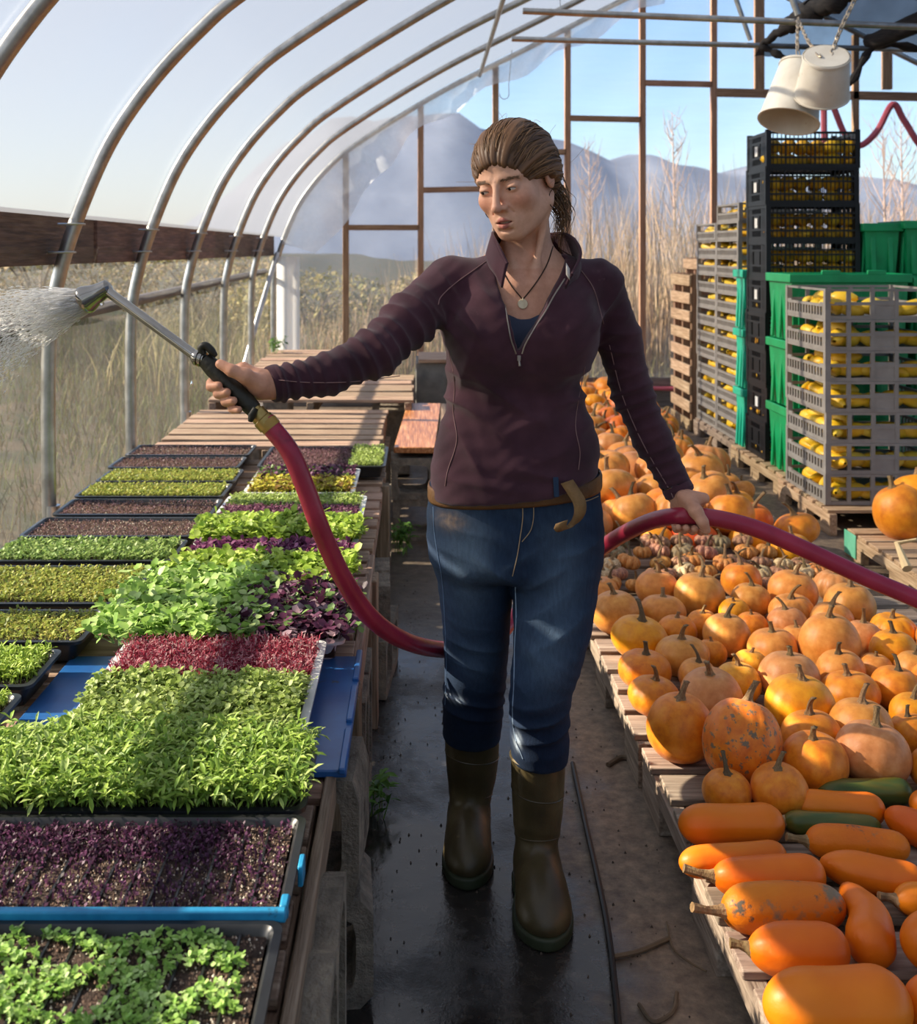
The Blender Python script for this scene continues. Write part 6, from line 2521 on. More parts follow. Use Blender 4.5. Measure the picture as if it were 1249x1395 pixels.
M_SKIN = pmat('skin', [(0.35, '#f2ece8'), (0.65, '#ffffff')], scale=60, rough=0.50, spec=0.35, bump=0.10, bscale=220, attr='tint')
BODY_O = skin('body', bV, bF, M_SKIN, PERSON, base)

# eyes: small balls behind the lids, looking down and to her right
M_EYE = pmat('eye white', '#d9d2cc', rough=0.15)
M_IRIS = pmat('brown iris', '#2d1c12', rough=0.12)
for sx in (-1, 1):
    c = hw((sx * 0.0312, -0.0712, -0.001))
    m = MB()
    m.ball(c, 0.0128, 20, 14)
    e = m.build('eye', M_EYE, PERSON, smooth=180)
    dv = Vector(hw((sx * 0.0312 - 0.006, -0.084, -0.0045))) - Vector(c)
    m = MB()
    m.ball(Vector(c) + dv.normalized() * 0.0088, 0.0056, 16, 10)
    m.build('iris', M_IRIS, e, smooth=180)
m = MB()
m.grid([[hw((x, -0.0845 + 0.0045 * (x / 0.014) ** 2, z)) for z in (-0.0735, -0.070, -0.0665)] for x in np.linspace(-0.012, 0.012, 9)])
m.build('teeth', pmat('teeth', '#d8cfc0', rough=0.3), PERSON, smooth=180, solid=0.002)

# ---- hair -------------------------------------------------------------------
M_HAIR = pmat('brown hair', [(0.3, '#fffaf4'), (0.7, '#ffffff')], scale=20, rough=0.48, spec=0.4, attr='tint')


def hair_sd(p):
    q = hl(p)
    ax_ = np.stack([np.abs(q[:, 0]), q[:, 1], q[:, 2]], 1)
    d = ell(q, (0, 0.019, 0.036), (0.0835, 0.1095, 0.0890))
    d = sm(d, ell(ax_, (0.058, 0.030, 0.000), (0.028, 0.050, 0.050)), 0.03)
    d = sm(d, ell(q, (0.006, 0.100, -0.030), (0.046, 0.034, 0.042)), 0.03)
    d = smx(d, -ell(q, (0.002, -0.132, -0.046), (0.085, 0.118, 0.102)), 0.010)
    d = smx(d, -ell(ax_, (0.072, -0.052, -0.053), (0.060, 0.078, 0.052)), 0.010)
    # keep clear of the ear lobe and neck: lower side cut
    d = smx(d, -ell(ax_, (0.085, -0.010, -0.046), (0.040, 0.045, 0.044)), 0.010)
    d = smx(d, -(q[:, 2] + 0.075), 0.02)
    return d


hX = axis_grid(hx0 - 0.03, hx1 + 0.03, 0.0026)
hY = axis_grid(float(HO[1]) - 0.14, float(HO[1]) + 0.19, 0.0026)
hZ = axis_grid(float(HO[2]) - 0.13, float(HO[2]) + 0.16, 0.0026)
V, F = surface(hair_sd, hX, hY, hZ)
V = relax(V, F, 4, 0.5)
A0, A1 = np.array((0.010, -0.150, -0.010)), np.array((0.006, 0.112, -0.050))     # parting line to nape, local
aA = (A1 - A0) / np.linalg.norm(A1 - A0)
e1 = np.array((1.0, 0, 0))
e1 -= aA * (e1 @ aA)
e1 /= np.linalg.norm(e1)
e2 = np.cross(aA, e1)


def hair_uv(Vw):
    ql = (Vw - HO) @ HM - A0
    t = ql @ aA / np.linalg.norm(A1 - A0)
    return t, np.arctan2(ql @ e2, ql @ e1)


t, ph = hair_uv(V)
nrm = normals(V, F)
rs = np.random.default_rng(4)
groove = np.zeros(len(V))
for fr, am in ((11, 0.0013), (23, 0.0013), (41, 0.0011), (67, 0.0008)):
    groove += am * np.sin(fr * ph + 2.2 * np.sin(2.5 * t + fr) + rs.uniform(0, 6))
V = V + nrm * groove[:, None]
tone = np.clip(0.5 + groove / 0.005 * 0.55, 0, 1)[:, None]
tint = np.array(lin('#3a2618')[:3]) * (1 - tone) + np.array(lin('#7d5a3c')[:3]) * tone
HAIR = skin('hair', V, F, M_HAIR, PERSON, tint)
# strand locks laid over the cap from the hairline to the nape, and flyaways
TUBE = MB()
tcol = []


def out_r(tt, phi, extra=0.0):
    """Point on the hair cap for axis position tt and angle phi (bisection on the implicit surface)."""
    c = A0 + (A1 - A0) * tt
    dr = e1 * math.cos(phi) + e2 * math.sin(phi)
    rr = np.linspace(0.19, 0.01, 150)
    s = hair_sd((HO[None] + (c[None] + rr[:, None] * dr[None]) @ HM.T).astype(np.float32))
    if not (s < 0).any():
        return None
    return HO + HM @ A3(c + dr * (rr[int(np.argmax(s < 0))] + extra))


PHIS = rs.uniform(-math.pi, math.pi, 420)
for i, phi in enumerate(PHIS):
    if not (math.sin(phi) > -0.55 or True):
        continue
    t0, t1 = rs.uniform(0.1, 0.4), rs.uniform(0.72, 0.97)
    pts = []
    lift = abs(rs.normal(0.0005, 0.0012))
    for s in np.linspace(0, 1, 8):
        tt = t0 + (t1 - t0) * s
        q_ = out_r(tt, phi + 0.06 * math.sin(3 * s + i), lift * math.sin(s * 3.1) + 0.0006)
        if q_ is not None:
            pts.append(q_)
    if len(pts) < 4:
        continue
    r0 = abs(rs.normal(0.0007, 0.0004)) + 0.0003
    n0 = len(TUBE.v)
    TUBE.tube(pts, [r0 * (0.4 + 0.6 * math.sin(math.pi * min(0.97, s * 1.1 + 0.05)) ** 0.5) for s in np.linspace(0, 1, len(pts))], 5)
    tn_ = rs.uniform(0, 1)
    c_ = np.array(lin('#3f2a1a')[:3]) * (1 - tn_) + np.array(lin('#96704a')[:3]) * tn_
    tcol += [c_] * (len(TUBE.v) - n0)
# fine hairs softening the hairline
for phi in np.linspace(-math.pi, math.pi, 300):
    tp_ = None
    for tt in np.linspace(0.08, 0.6, 27):
        q0 = out_r(tt, phi, 0.0004)
        if q0 is not None:
            tp_ = tt
            break
    if tp_ is None:
        continue
    q1 = out_r(tp_ + 0.05, phi, 0.0012)
    q2 = out_r(tp_ + 0.13, phi + rs.normal(0, 0.03), 0.0010)
    q3 = out_r(tp_ + 0.26, phi + rs.normal(0, 0.05), 0.0)
    if q1 is None or q2 is None or q3 is None:
        continue
    fw = (q0 - q1)
    fw = fw / (np.linalg.norm(fw) + 1e-9)
    p0 = q0 + fw * rs.uniform(0.001, 0.006) + (HO - q0) * 0.045
    n0 = len(TUBE.v)
    r0 = rs.uniform(0.0004, 0.0011)
    TUBE.tube(catmull([p0, q1, q2, q3], 3), [r0 * (0.35 + 0.65 * math.sin(math.pi * (0.06 + 0.9 * k / 9))) for k in range(10)], 5)
    tn_ = rs.uniform(0, 1)
    tcol += [np.array(lin('#46301e')[:3]) * (1 - tn_) + np.array(lin('#9a7550')[:3]) * tn_] * (len(TUBE.v) - n0)
# loose tail behind her left ear and fine flyaways round the hairline
tail0 = hw((0.030, 0.095, -0.045))
for i in range(130):
    a = rs.normal(0, 1, 3)
    p0 = Vector(tail0) + Vector((a[0] * 0.012, a[1] * 0.014, a[2] * 0.02))
    end = P(760 + rs.normal(2, 6), 318 + rs.normal(0, 14), 2.395 + rs.normal(0, 0.01))
    midp = p0.lerp(end, 0.5) + Vector((0.016 + rs.normal(0, 0.007), rs.normal(0, 0.006), rs.normal(0, 0.004)))
    cpts = catmull([p0, p0.lerp(midp, 0.5) + Vector((0.006, 0, 0)), midp, end], 4)
    n0 = len(TUBE.v)
    rr_ = rs.uniform(0.0006, 0.0017)
    TUBE.tube(cpts, [rr_ * (1 - 0.75 * k / (len(cpts) - 1)) for k in range(len(cpts))], 5)
    tn_ = rs.uniform(0, 1)
    tcol += [np.array(lin('#3f2b1c')[:3]) * (1 - tn_) + np.array(lin('#8a6a48')[:3]) * tn_] * (len(TUBE.v) - n0)
for i in range(60):
    phi = rs.uniform(-math.pi, math.pi)
    p0 = out_r(rs.uniform(0.3, 0.8), phi, -0.001)
    if p0 is None:
        continue
    nrm_ = Vector(p0 - HO).normalized()
    p1 = Vector(p0) + nrm_ * rs.uniform(0.004, 0.012) + Vector(rs.normal(0, 0.012, 3))
    p2 = p1 + Vector(rs.normal(0, 0.016, 3)) + nrm_ * 0.002
    n0 = len(TUBE.v)
    TUBE.tube(catmull([p0, p1, p2], 3), 0.00032, 4)
    tcol += [np.array(lin('#9a7650')[:3])] * (len(TUBE.v) - n0)
me = mesh_np('strands', np.array(TUBE.v) - np.array(PERSON.location), TUBE.f, 180)
set_cols(me, np.array(tcol))
o = link('hair_strands', me, M_HAIR, HAIR)
o.location = (0, 0, 0)
# eyebrows
for sx in (-1, 1):
    m = MB()
    for i in range(85):
        u = rs.uniform(0, 1)
        x = 0.012 + 0.034 * u
        z = 0.0135 + 0.0050 * math.sin(u * 2.1) - 0.001 * u + rs.normal(0, 0.0018)
        base_ = None
        lo, hi = -0.12, -0.04
        for _ in range(14):
            md = (lo + hi) / 2
            if head_sd((HO + HM @ A3((sx * x, md, z)))[None].astype(np.float32))[0] > 0:
                lo = md
            else:
                hi = md
        p0 = hw((sx * x, lo - 0.0002, z))
        p1 = hw((sx * (x + 0.006), lo + 0.0012, z + 0.0022 * (1 - u * 1.6)))
        m.tube([p0, p1], [0.0006, 0.0003], 4)
    m.build('eyebrow', pmat('brow hair', '#75563c', rough=0.6), PERSON)
# upper lash line
for sx in (-1, 1):
    m = MB()
    m.tube([hw((sx * (0.0205 + 0.0225 * u), -0.0835 - 0.0028 * math.sin(u * 3.1) + 0.006 * u * u, -0.0035 + 0.0034 * math.sin(u * 3.1) - 0.0008 * u)) for u in np.linspace(0, 1, 9)], 0.0008, 5)
    m.build('eyelash', pmat('lash', '#2a1b13'), PERSON)
# hoop earrings
M_WIRE = pmat('dark bronze wire', '#3b2c22', rough=0.35, metallic=0.8)
for sx in (-1, 1):
    c = hw((sx * 0.077, 0.008, -0.054))
    m = MB()
    m.tube([Vector(c) + Vector((0.013 * math.cos(a), 0.006 * math.cos(a), 0.021 * math.sin(a))) for a in np.linspace(0, 2 * math.pi, 25)[:-1]], 0.0009, 6, closed=True)
    m.build('earring', M_WIRE, PERSON)

# ---- sweater ------------------------------------------------------------------
SW = 2.37      # depth of the torso axis
zz_ = lambda py, Y=SW: EYE + (VPY - py) / FPX * Y
xx_ = lambda px, Y=SW: (px - VPX) / FPX * Y
TOR = [  # py, left px, right px, half depth
    (352, 655, 785, 0.070), (372, 612, 822, 0.086), (395, 602, 826, 0.104), (420, 600, 822, 0.118), (448, 599, 818, 0.128), (482, 607, 809, 0.124), (517, 607, 795, 0.112), (545, 608, 797, 0.108),
    (575, 602, 808, 0.111), (605, 593, 817, 0.119), (640, 587, 815, 0.127), (672, 588, 812, 0.128), (700, 590, 810, 0.127)]
tz = np.array([zz_(a[0]) for a in TOR])[::-1]
tcx = np.array([xx_((a[1] + a[2]) / 2) for a in TOR])[::-1]
thw = np.array([(a[2] - a[1]) / 2 / FPX * SW for a in TOR])[::-1]
thd = np.array([a[3] for a in TOR])[::-1]


def smooth_interp(z, zs, vs):
    i = np.clip(np.searchsorted(zs, z) - 1, 0, len(zs) - 2)
    t = np.clip((z - zs[i]) / (zs[i + 1] - zs[i]), 0, 1)
    i0, i3 = np.maximum(i - 1, 0), np.minimum(i + 2, len(zs) - 1)
    a, b, c, d = vs[i0], vs[i], vs[i + 1], vs[i3]
    return 0.5 * (2 * b + (c - a) * t + (2 * a - 5 * b + 4 * c - d) * t * t + (3 * b - a - 3 * c + d) * t ** 3)


def prof_sd(p, zs, cx, cy, hw_, hd_, ex=2.25):
    z = p[:, 2]
    a, b = smooth_interp(z, zs, hw_), smooth_interp(z, zs, hd_)
    x = (p[:, 0] - smooth_interp(z, zs, cx)) / a
    y = (p[:, 1] - (smooth_interp(z, zs, cy) if hasattr(cy, '__len__') else cy)) / b
    rr = (np.abs(x) ** ex + np.abs(y) ** ex + 1e-12) ** (1 / ex)
    return (rr - 1) * np.minimum(a, b) * 0.92


VPOLY = [(P(a, b, 2.262).x, P(a, b, 2.262).z) for a, b in ((707, 484), (742, 420), (774, 370), (792, 310), (664, 306), (682, 396))]


def poly_sd(x, z, poly):
    """Convex polygon, negative inside; points counter-clockwise or clockwise."""
    cx = sum(q[0] for q in poly) / len(poly)
    cz = sum(q[1] for q in poly) / len(poly)
    d = np.full(len(x), -9.0, dtype=np.float32)
    for i in range(len(poly)):
        (x0, z0), (x1, z1) = poly[i], poly[(i + 1) % len(poly)]
        nx_, nz_ = z1 - z0, -(x1 - x0)
        L = math.hypot(nx_, nz_)
        nx_, nz_ = nx_ / L, nz_ / L
        if (cx - x0) * nx_ + (cz - z0) * nz_ > 0:
            nx_, nz_ = -nx_, -nz_
        d = np.maximum(d, (x - x0) * nx_ + (z - z0) * nz_)
    return d


bust = [P(667, 458, 2.292), P(762, 454, 2.292)]


def sweater_sd(p):
    d = prof_sd(p, tz, tcx, 2.385, thw, thd)
    for b in bust:
        d = sm(d, ell(p, A3(b), (0.064, 0.046, 0.070)), 0.075)
    # shoulder yoke
    yoke = chain_sd(p, [A3(sR) + A3((0.012, 0.0, 0.002)), A3(NB_) + A3((-0.055, 0.02, -0.030))], [0.050, 0.050], 0.01)
    yoke = sm(yoke, chain_sd(p, [A3(sL) + A3((-0.010, 0.0, 0.002)), A3(NB_) + A3((0.055, 0.02, -0.030))], [0.050, 0.050], 0.01), 0.02)
    d = smx(d, p[:, 2] - zz_(346), 0.03)
    d = sm(d, yoke, 0.03)
    hem = zz_(671) + (p[:, 0] - xx_(700)) * 0.10 + np.clip(p[:, 0] - xx_(742), 0, 1) * 0.22 - np.clip(p[:, 0] - xx_(742), 0, 1) ** 2 * 0.2
    d = smx(d, hem - p[:, 2], 0.006)
    a = chain_sd(p, [A3(sR), A3(P(560, 434, 2.28)), A3(eR), A3(P(445, 510, 2.145)), A3(P(366, 525, 2.095))], [0.056, 0.0535, 0.0475, 0.0385, 0.0345], 0.02)
    d = sm(d, a, 0.022)
    b = chain_sd(p, [A3(sL), A3(P(842, 460, 2.41)), A3(eL), A3(P(888, 598, 2.41)), A3(P(927, 672, 2.38))], [0.053, 0.0475, 0.0435, 0.0400, 0.0320], 0.02)
    d = sm(d, b, 0.018)
    # neck and front opening, cuffs
    nk = cap(p, A3(NB_) + A3((0.0, 0.02, -0.035)), A3(NB_) + A3((-0.01, -0.03, 0.16)), 0.064, 0.075)
    d = smx(d, -nk, 0.006)
    v = poly_sd(p[:, 0], p[:, 2], VPOLY)
    v = np.maximum(v, p[:, 1] - 2.36)
    d = smx(d, -v, 0.004)
    cu = (A3(wR) - A3(eR))
    cu /= np.linalg.norm(cu)
    d = np.where((p[:, 0] < -0.1), smx(d, (p - A3(P(370, 524, 2.10))) @ cu, 0.004), d)
    cl = (A3(wL) - A3(eL))
    cl /= np.linalg.norm(cl)
    d = np.where((p[:, 0] > 0.42) & (p[:, 2] < 1.0), smx(d, (p - A3(P(927, 673, 2.38))) @ cl, 0.004), d)
    # hollow out the wrists so that the cuffs read as cloth round an arm
    d = smx(d, -cap(p, A3(wR) - cu * 0.012, A3(wR) + cu * 0.06, 0.029, 0.031), 0.003)
    d = smx(d, -cap(p, A3(wL) - cl * 0.012, A3(wL) + cl * 0.06, 0.0275, 0.03), 0.003)
    return d


sX = axis_grid(-0.33, 0.62, 0.0042)
sY = axis_grid(2.03, 2.56, 0.0046)
sZ = axis_grid(0.82, 1.45, 0.0042)
V, F = surface(sweater_sd, sX, sY, sZ)
V = relax(V, F, 2, 0.4)
nrm = normals(V, F)
uR, fR = np.array((sR - eR).normalized()), np.array((eR - wR).normalized())
uL, fL = np.array((sL - eL).normalized()), np.array((eL - wL).normalized())
c3 = lambda px, py, Y: tuple(P(px, py, Y))
W = [
    (0.0042, uR * 150, 0.3, c3(545, 450, 2.26), (0.09, 0.09, 0.07)), (0.0045, fR * 190 + np.array((0, 0, 60)), 1.1, c3(505, 485, 2.18), (0.06, 0.1, 0.06)),
    (0.0026, fR * 240, 0.7, c3(420, 515, 2.13), (0.07, 0.1, 0.06)), (0.0034, fR * 260, 0.2, c3(388, 522, 2.1), (0.03, 0.08, 0.05)),
    (0.0055, np.array((95, 0, 70)), 0.5, c3(607, 420, 2.33), (0.06, 0.1, 0.07)), (0.0050, np.array((90, 20, -70)), 2.0, c3(815, 425, 2.36), (0.05, 0.1, 0.08)),
    (0.0036, fL * 210, 0.4, c3(862, 540, 2.4), (0.06, 0.1, 0.07)), (0.0028, fL * 230, 1.4, c3(900, 625, 2.38), (0.05, 0.1, 0.06)), (0.0040, fL * 280, 0.2, c3(922, 664, 2.37), (0.03, 0.1, 0.02)),
    (0.0026, uL * 160 + np.array((50, 0, 0)), 0.1, c3(838, 470, 2.4), (0.05, 0.1, 0.08)),
    (0.0055, np.array((30, 0, 95)), 0.9, c3(612, 540, 2.32), (0.05, 0.12, 0.06)), (0.0055, np.array((-34, 0, 95)), 1.8, c3(795, 530, 2.32), (0.05, 0.12, 0.06)),
    (0.0038, np.array((55, 0, 75)), 1.0, c3(690, 545, 2.26), (0.10, 0.12, 0.06)), (0.0034, np.array((-40, 0, 62)), 0.2, c3(745, 600, 2.26), (0.09, 0.12, 0.06)),
    (0.0040, np.array((60, 0, 60)), 0.0, c3(645, 420, 2.28), (0.05, 0.08, 0.07)), (0.0036, np.array((-62, 0, 50)), 1.3, c3(775, 425, 2.28), (0.05, 0.08, 0.06)),
    (0.0032, np.array((20, 0, 120)), 0.6, c3(700, 655, 2.26), (0.14, 0.12, 0.02)), (0.0030, np.array((70, 0, 40)), 2.6, c3(650, 620, 2.27), (0.06, 0.1, 0.05)),
    (0.0030, np.array((90, 0, -30)), 0.6, c3(640, 500, 2.27), (0.05, 0.1, 0.07)),
]
V = V + nrm * (2.0 * fold(V, W) + 0.0011 * np.sin(V[:, 2] * 120 + 2 * np.sin(V[:, 0] * 50)) * np.sin(V[:, 0] * 80 - V[:, 2] * 60))[:, None]
V = relax(V, F, 1, 0.3)
M_SWEAT = pmat('plum knit', [(0.3, '#38222b'), (0.5, '#452a34'), (0.7, '#52343e')], scale=9, rough=0.92, spec=0.15, bump=0.22, bscale=900, detail=6, sheen=0.18, spots=[('#6a4a52', 7, 0.66)])
SWEATER = skin('sweater', V, F, M_SWEAT, PERSON)


def on_front(px, py, sdf, y0=2.05, y1=2.45, off=0.0012):
    """March from the camera side through pixel (px, py) to the garment's surface."""
    o = np.array((0, 0, EYE))
    d = np.array(P(px, py, 1.0)) - o
    ts = np.linspace(y0, y1, 260)
    pts = (o[None] + ts[:, None] * d[None]).astype(np.float32)
    s = sdf(pts)
    k = np.argmax(s < 0)
    if not (s < 0).any():
        return Vector(pts[-1])
    return Vector(pts[max(0, k - 1)] * 0.5 + pts[k] * 0.5 - off * d)


# seams: raglan and side seams, stitched in paler thread
M_THREAD = pmat('pale seam thread', '#8a6a68', rough=0.8)


from mathutils.bvhtree import BVHTree


def on_mesh(bvh, px, py, off=0.0012):
    o = Vector((0, 0, EYE))
    d = (P(px, py, 1.0) - o).normalized()
    h = bvh.ray_cast(o, d)
    return (h[0] if h[0] is not None else P(px, py, 2.3)) - d * off


B_SW = BVHTree.FromPolygons(V.tolist(), F.tolist())


def seam(name, pix, sdf, r=0.0012, parent=None, mat=None, n=6, y0=2.05, y1=2.5, off=0.0016):
    m = MB()
    c = catmull([(a, b, 0) for a, b in pix], n)
    m.tube([on_mesh(B_SW if sdf is sweater_sd else B_JE, a, b, off * 0.9) for a, b, _ in c], r, 5)
    return m.build(name, mat or M_THREAD, parent or SWEATER)


seam('seam', [(668, 352), (648, 366), (620, 386), (601, 404), (597, 415)], sweater_sd)
seam('seam', [(790, 366), (808, 392), (818, 425), (822, 441)], sweater_sd)
seam('seam', [(611, 478), (619, 520), (617, 560), (622, 600), (610, 640), (606, 662)], sweater_sd, 0.0009)
seam('seam', [(797, 500), (789, 540), (784, 580), (790, 615), (788, 640)], sweater_sd, 0.0009)
seam('seam', [(545, 512), (480, 520), (420, 521), (372, 517)], sweater_sd, 0.0010, y0=2.0)
seam('seam', [(830, 470), (848, 540), (876, 605), (910, 664), (917, 678)], sweater_sd, 0.0011)
# zip down the opening
M_ZIP = pmat('zip metal', '#9a8f86', rough=0.35, metallic=0.7)
ZP1 = [(683, 392), (690, 412), (695, 440), (699, 462), (706, 482)]
ZP2 = [(766, 380), (752, 402), (740, 424), (727, 444), (713, 468), (708, 482)]
for zp in (ZP1, ZP2):
    m = MB()
    c = catmull([P(a, b, 2.262 - 0.010 * (b - 380) / 100) for a, b in zp], 6)
    c = [on_mesh(B_SW, a + (-3 if zp is ZP1 else 3), b, 0.0008) for a, b, _ in catmull([(a, b, 0) for a, b in zp], 6)]
    m.tube(c, 0.0017, 6)
    m.build('zip_tape', M_ZIP, SWEATER)
m = MB()
zc = on_mesh(B_SW, 707, 488, 0.003)
m.box(zc, (0.007, 0.004, 0.011))
m.tube([zc + Vector((0, -0.002, -0.004)), zc + Vector((0.001, -0.004, -0.016))], [0.0022, 0.0028], 8)
m.build('zip_pull', M_ZIP, SWEATER, bevel=0.001)
# stand collar, open and flopping
CT = [(691, 359, 2.236), (680, 337, 2.262), (671, 318, 2.315), (682, 318, 2.375), (705, 322, 2.425), (740, 320, 2.43), (766, 318, 2.40), (782, 326, 2.35), (791, 346, 2.28), (779, 374, 2.236)]
CB = [(684, 391, 2.250), (671, 369, 2.270), (662, 352, 2.32), (668, 350, 2.39), (697, 353, 2.45), (745, 353, 2.455), (772, 352, 2.425), (790, 360, 2.365), (786, 377, 2.285), (769, 392, 2.248)]
ct, cb = catmull([P(*q) for q in CT], 8), catmull([P(*q) for q in CB], 8)
m = MB()
m.grid([[ct[i] * (1 - t) + cb[i] * t + np.array((0, 0, 0.002 * math.sin(i * 0.7 + t * 4))) for t in np.linspace(0, 1, 8)] for i in range(len(ct))])
o = m.build('collar', M_SWEAT, SWEATER, smooth=180, solid=0.0055)
m = MB()
m.tube(ct, 0.0032, 8)
m.build('collar_edge', M_SWEAT, SWEATER)
m = MB()
m.grid([[Vector(P(771 + 5 * t, 358 + 16 * s + 8 * t, 2.232 - 0.002 * s)) for s in np.linspace(0, 1, 3)] for t in np.linspace(0, 1, 3)])
m.build('collar_tag', pmat('white tag', '#cfc9c2'), SWEATER, solid=0.0015)
# cuffs bands
for (w_, e_, r_) in ((P(369, 524, 2.1), eR, 0.0335), (P(926, 672, 2.38), eL, 0.0310)):
    d = (Vector(w_) - Vector(e_)).normalized()
    m = MB()
    rot = Vector((0, 0, 1)).rotation_difference(d).to_euler()
    m.lathe([(r_ + 0.0015, -0.020), (r_ + 0.0028, -0.012), (r_ + 0.0022, 0.0), (r_ - 0.001, 0.003), (r_ - 0.004, 0.0), (r_ - 0.004, -0.012)], w_, 28, rot, cap=False)
    m.build('cuff', M_SWEAT, SWEATER, smooth=180)

# undershirt panel in the opening
def under_sd(p):
    d = ell(p, A3(chest_c) + A3((0, -0.002, -0.02)), (0.150, 0.1125, 0.160))
    d = sm(d, ell(p, A3(P(664, 462, 2.292)), (0.05, 0.045, 0.06)), 0.03)
    d = sm(d, ell(p, A3(P(765, 458, 2.292)), (0.05, 0.045, 0.06)), 0.03)
    top = zz_(428, 2.27) + 0.30 * (p[:, 0] - xx_(713, 2.27)) ** 2
    return smx(smx(d, p[:, 2] - top, 0.003), zz_(520, 2.27) - p[:, 2], 0.003)


V, F = surface(under_sd, axis_grid(0.10, 0.34, 0.004), axis_grid(2.2, 2.54, 0.004), axis_grid(1.1, 1.32, 0.004))
skin('undershirt', relax(V, F, 2), F, pmat('blue grey jersey', [(0.3, '#363d50'), (0.7, '#434a5e')], scale=12, rough=0.9, bump=0.2, bscale=500), PERSON)
# necklace: cord and round pendant
chest_front = lambda p: np.minimum(body_sd(p), under_sd(p))
m = MB()
L_ = [on_front(a, b, chest_front, 2.1, 2.5, 0.0015) for a, b, _ in catmull([(686, 372, 0), (697, 390, 0), (707, 402, 0), (712, 408, 0)], 5)]
R_ = [on_front(a, b, chest_front, 2.1, 2.5, 0.0015) for a, b, _ in catmull([(712, 408, 0), (722, 396, 0), (735, 378, 0), (746, 358, 0), (753, 336, 0), (757, 322, 0)], 5)]
m.tube(L_ + R_[1:], 0.0013, 6)
m.build('necklace_cord', pmat('dark cord', '#3a2a20', rough=0.8), PERSON)
pc = on_front(712, 414, chest_front, 2.1, 2.5, 0.003)
m = MB()
m.lathe([(0, -0.0012), (0.0098, -0.0012), (0.0104, 0), (0.0098, 0.0012), (0, 0.0012)], pc, 24, Euler((R(80), 0, 0)), cap=False)
m.tube([pc + Vector((0, -0.001, 0.007)), pc + Vector((0, 0.0, 0.0125))], 0.0012, 6)
m.build('pendant', pmat('pale bone disc', [(0.3, '#c9b795'), (0.7, '#e2d4b5')], scale=80, rough=0.5), PERSON)

# ---- jeans ---------------------------------------------------------------------
JW = 2.40
HIPP = [(640, 588, 815, 0.118), (675, 584, 818, 0.124), (700, 583, 819, 0.128), (730, 584, 819, 0.130), (760, 587, 817, 0.128), (785, 592, 815, 0.122)]
hz_ = np.array([zz_(a[0], JW) for a in HIPP])[::-1]
hcx_ = np.array([xx_((a[1] + a[2]) / 2, JW) for a in HIPP])[::-1]
hhw_ = np.array([(a[2] - a[1]) / 2 / FPX * JW for a in HIPP])[::-1]
hhd_ = np.array([a[3] for a in HIPP])[::-1]
# legs: py, left, right, Y, half depth
LEGR = [(680, 590, 692, 2.415, 0.105), (720, 587, 697, 2.42, 0.105), (760, 589, 700, 2.43, 0.105), (800, 597, 698, 2.445, 0.097), (850, 602, 695, 2.465, 0.088), (900, 605, 691, 2.49, 0.080), (940, 604, 688, 2.52, 0.076), (970, 603, 685, 2.55, 0.075),
        (1000, 603, 682, 2.58, 0.072), (1020, 606, 680, 2.60, 0.070)]
LEGL = [(680, 712, 812, 2.40, 0.105), (720, 706, 817, 2.40, 0.108), (760, 700, 817, 2.39, 0.106), (800, 698, 814, 2.38, 0.099), (850, 699, 806, 2.36, 0.090), (900, 698, 793, 2.355, 0.082), (950, 694, 778, 2.37, 0.077), (990, 694, 775, 2.39, 0.074),
        (1020, 696, 775, 2.40, 0.072), (1045, 699, 772, 2.41, 0.070)]


def leg_arrays(T):
    T = T[::-1]
    return (np.array([zz_(a[0], a[3]) for a in T]), np.array([xx_((a[1] + a[2]) / 2, a[3]) for a in T]), np.array([a[3] for a in T]),
            np.array([(a[2] - a[1]) / 2 / FPX * a[3] for a in T]), np.array([a[4] for a in T]))


LRa, LLa = leg_arrays(LEGR), leg_arrays(LEGL)


def jeans_sd(p):
    h = prof_sd(p, hz_, hcx_, 2.405, hhw_, hhd_, 2.3)
    h = smx(h, hz_[0] - 0.0 - p[:, 2], 0.05)
    h = smx(h, p[:, 2] - zz_(640, JW), 0.006)
    r = prof_sd(p, LRa[0], LRa[1], LRa[2], LRa[3], LRa[4], 2.15)
    r = smx(smx(r, p[:, 2] - zz_(690, JW), 0.03), zz_(1003, 2.58) + (p[:, 1] - 2.58) * 0.2 - p[:, 2], 0.006)
    l = prof_sd(p, LLa[0], LLa[1], LLa[2], LLa[3], LLa[4], 2.15)
    l = smx(smx(l, p[:, 2] - zz_(690, JW), 0.03), zz_(1043, 2.38) - p[:, 2], 0.006)
    legs = sm(r, l, 0.010)
    d = sm(h, legs, 0.020)
    # hollow at the hems
    return d


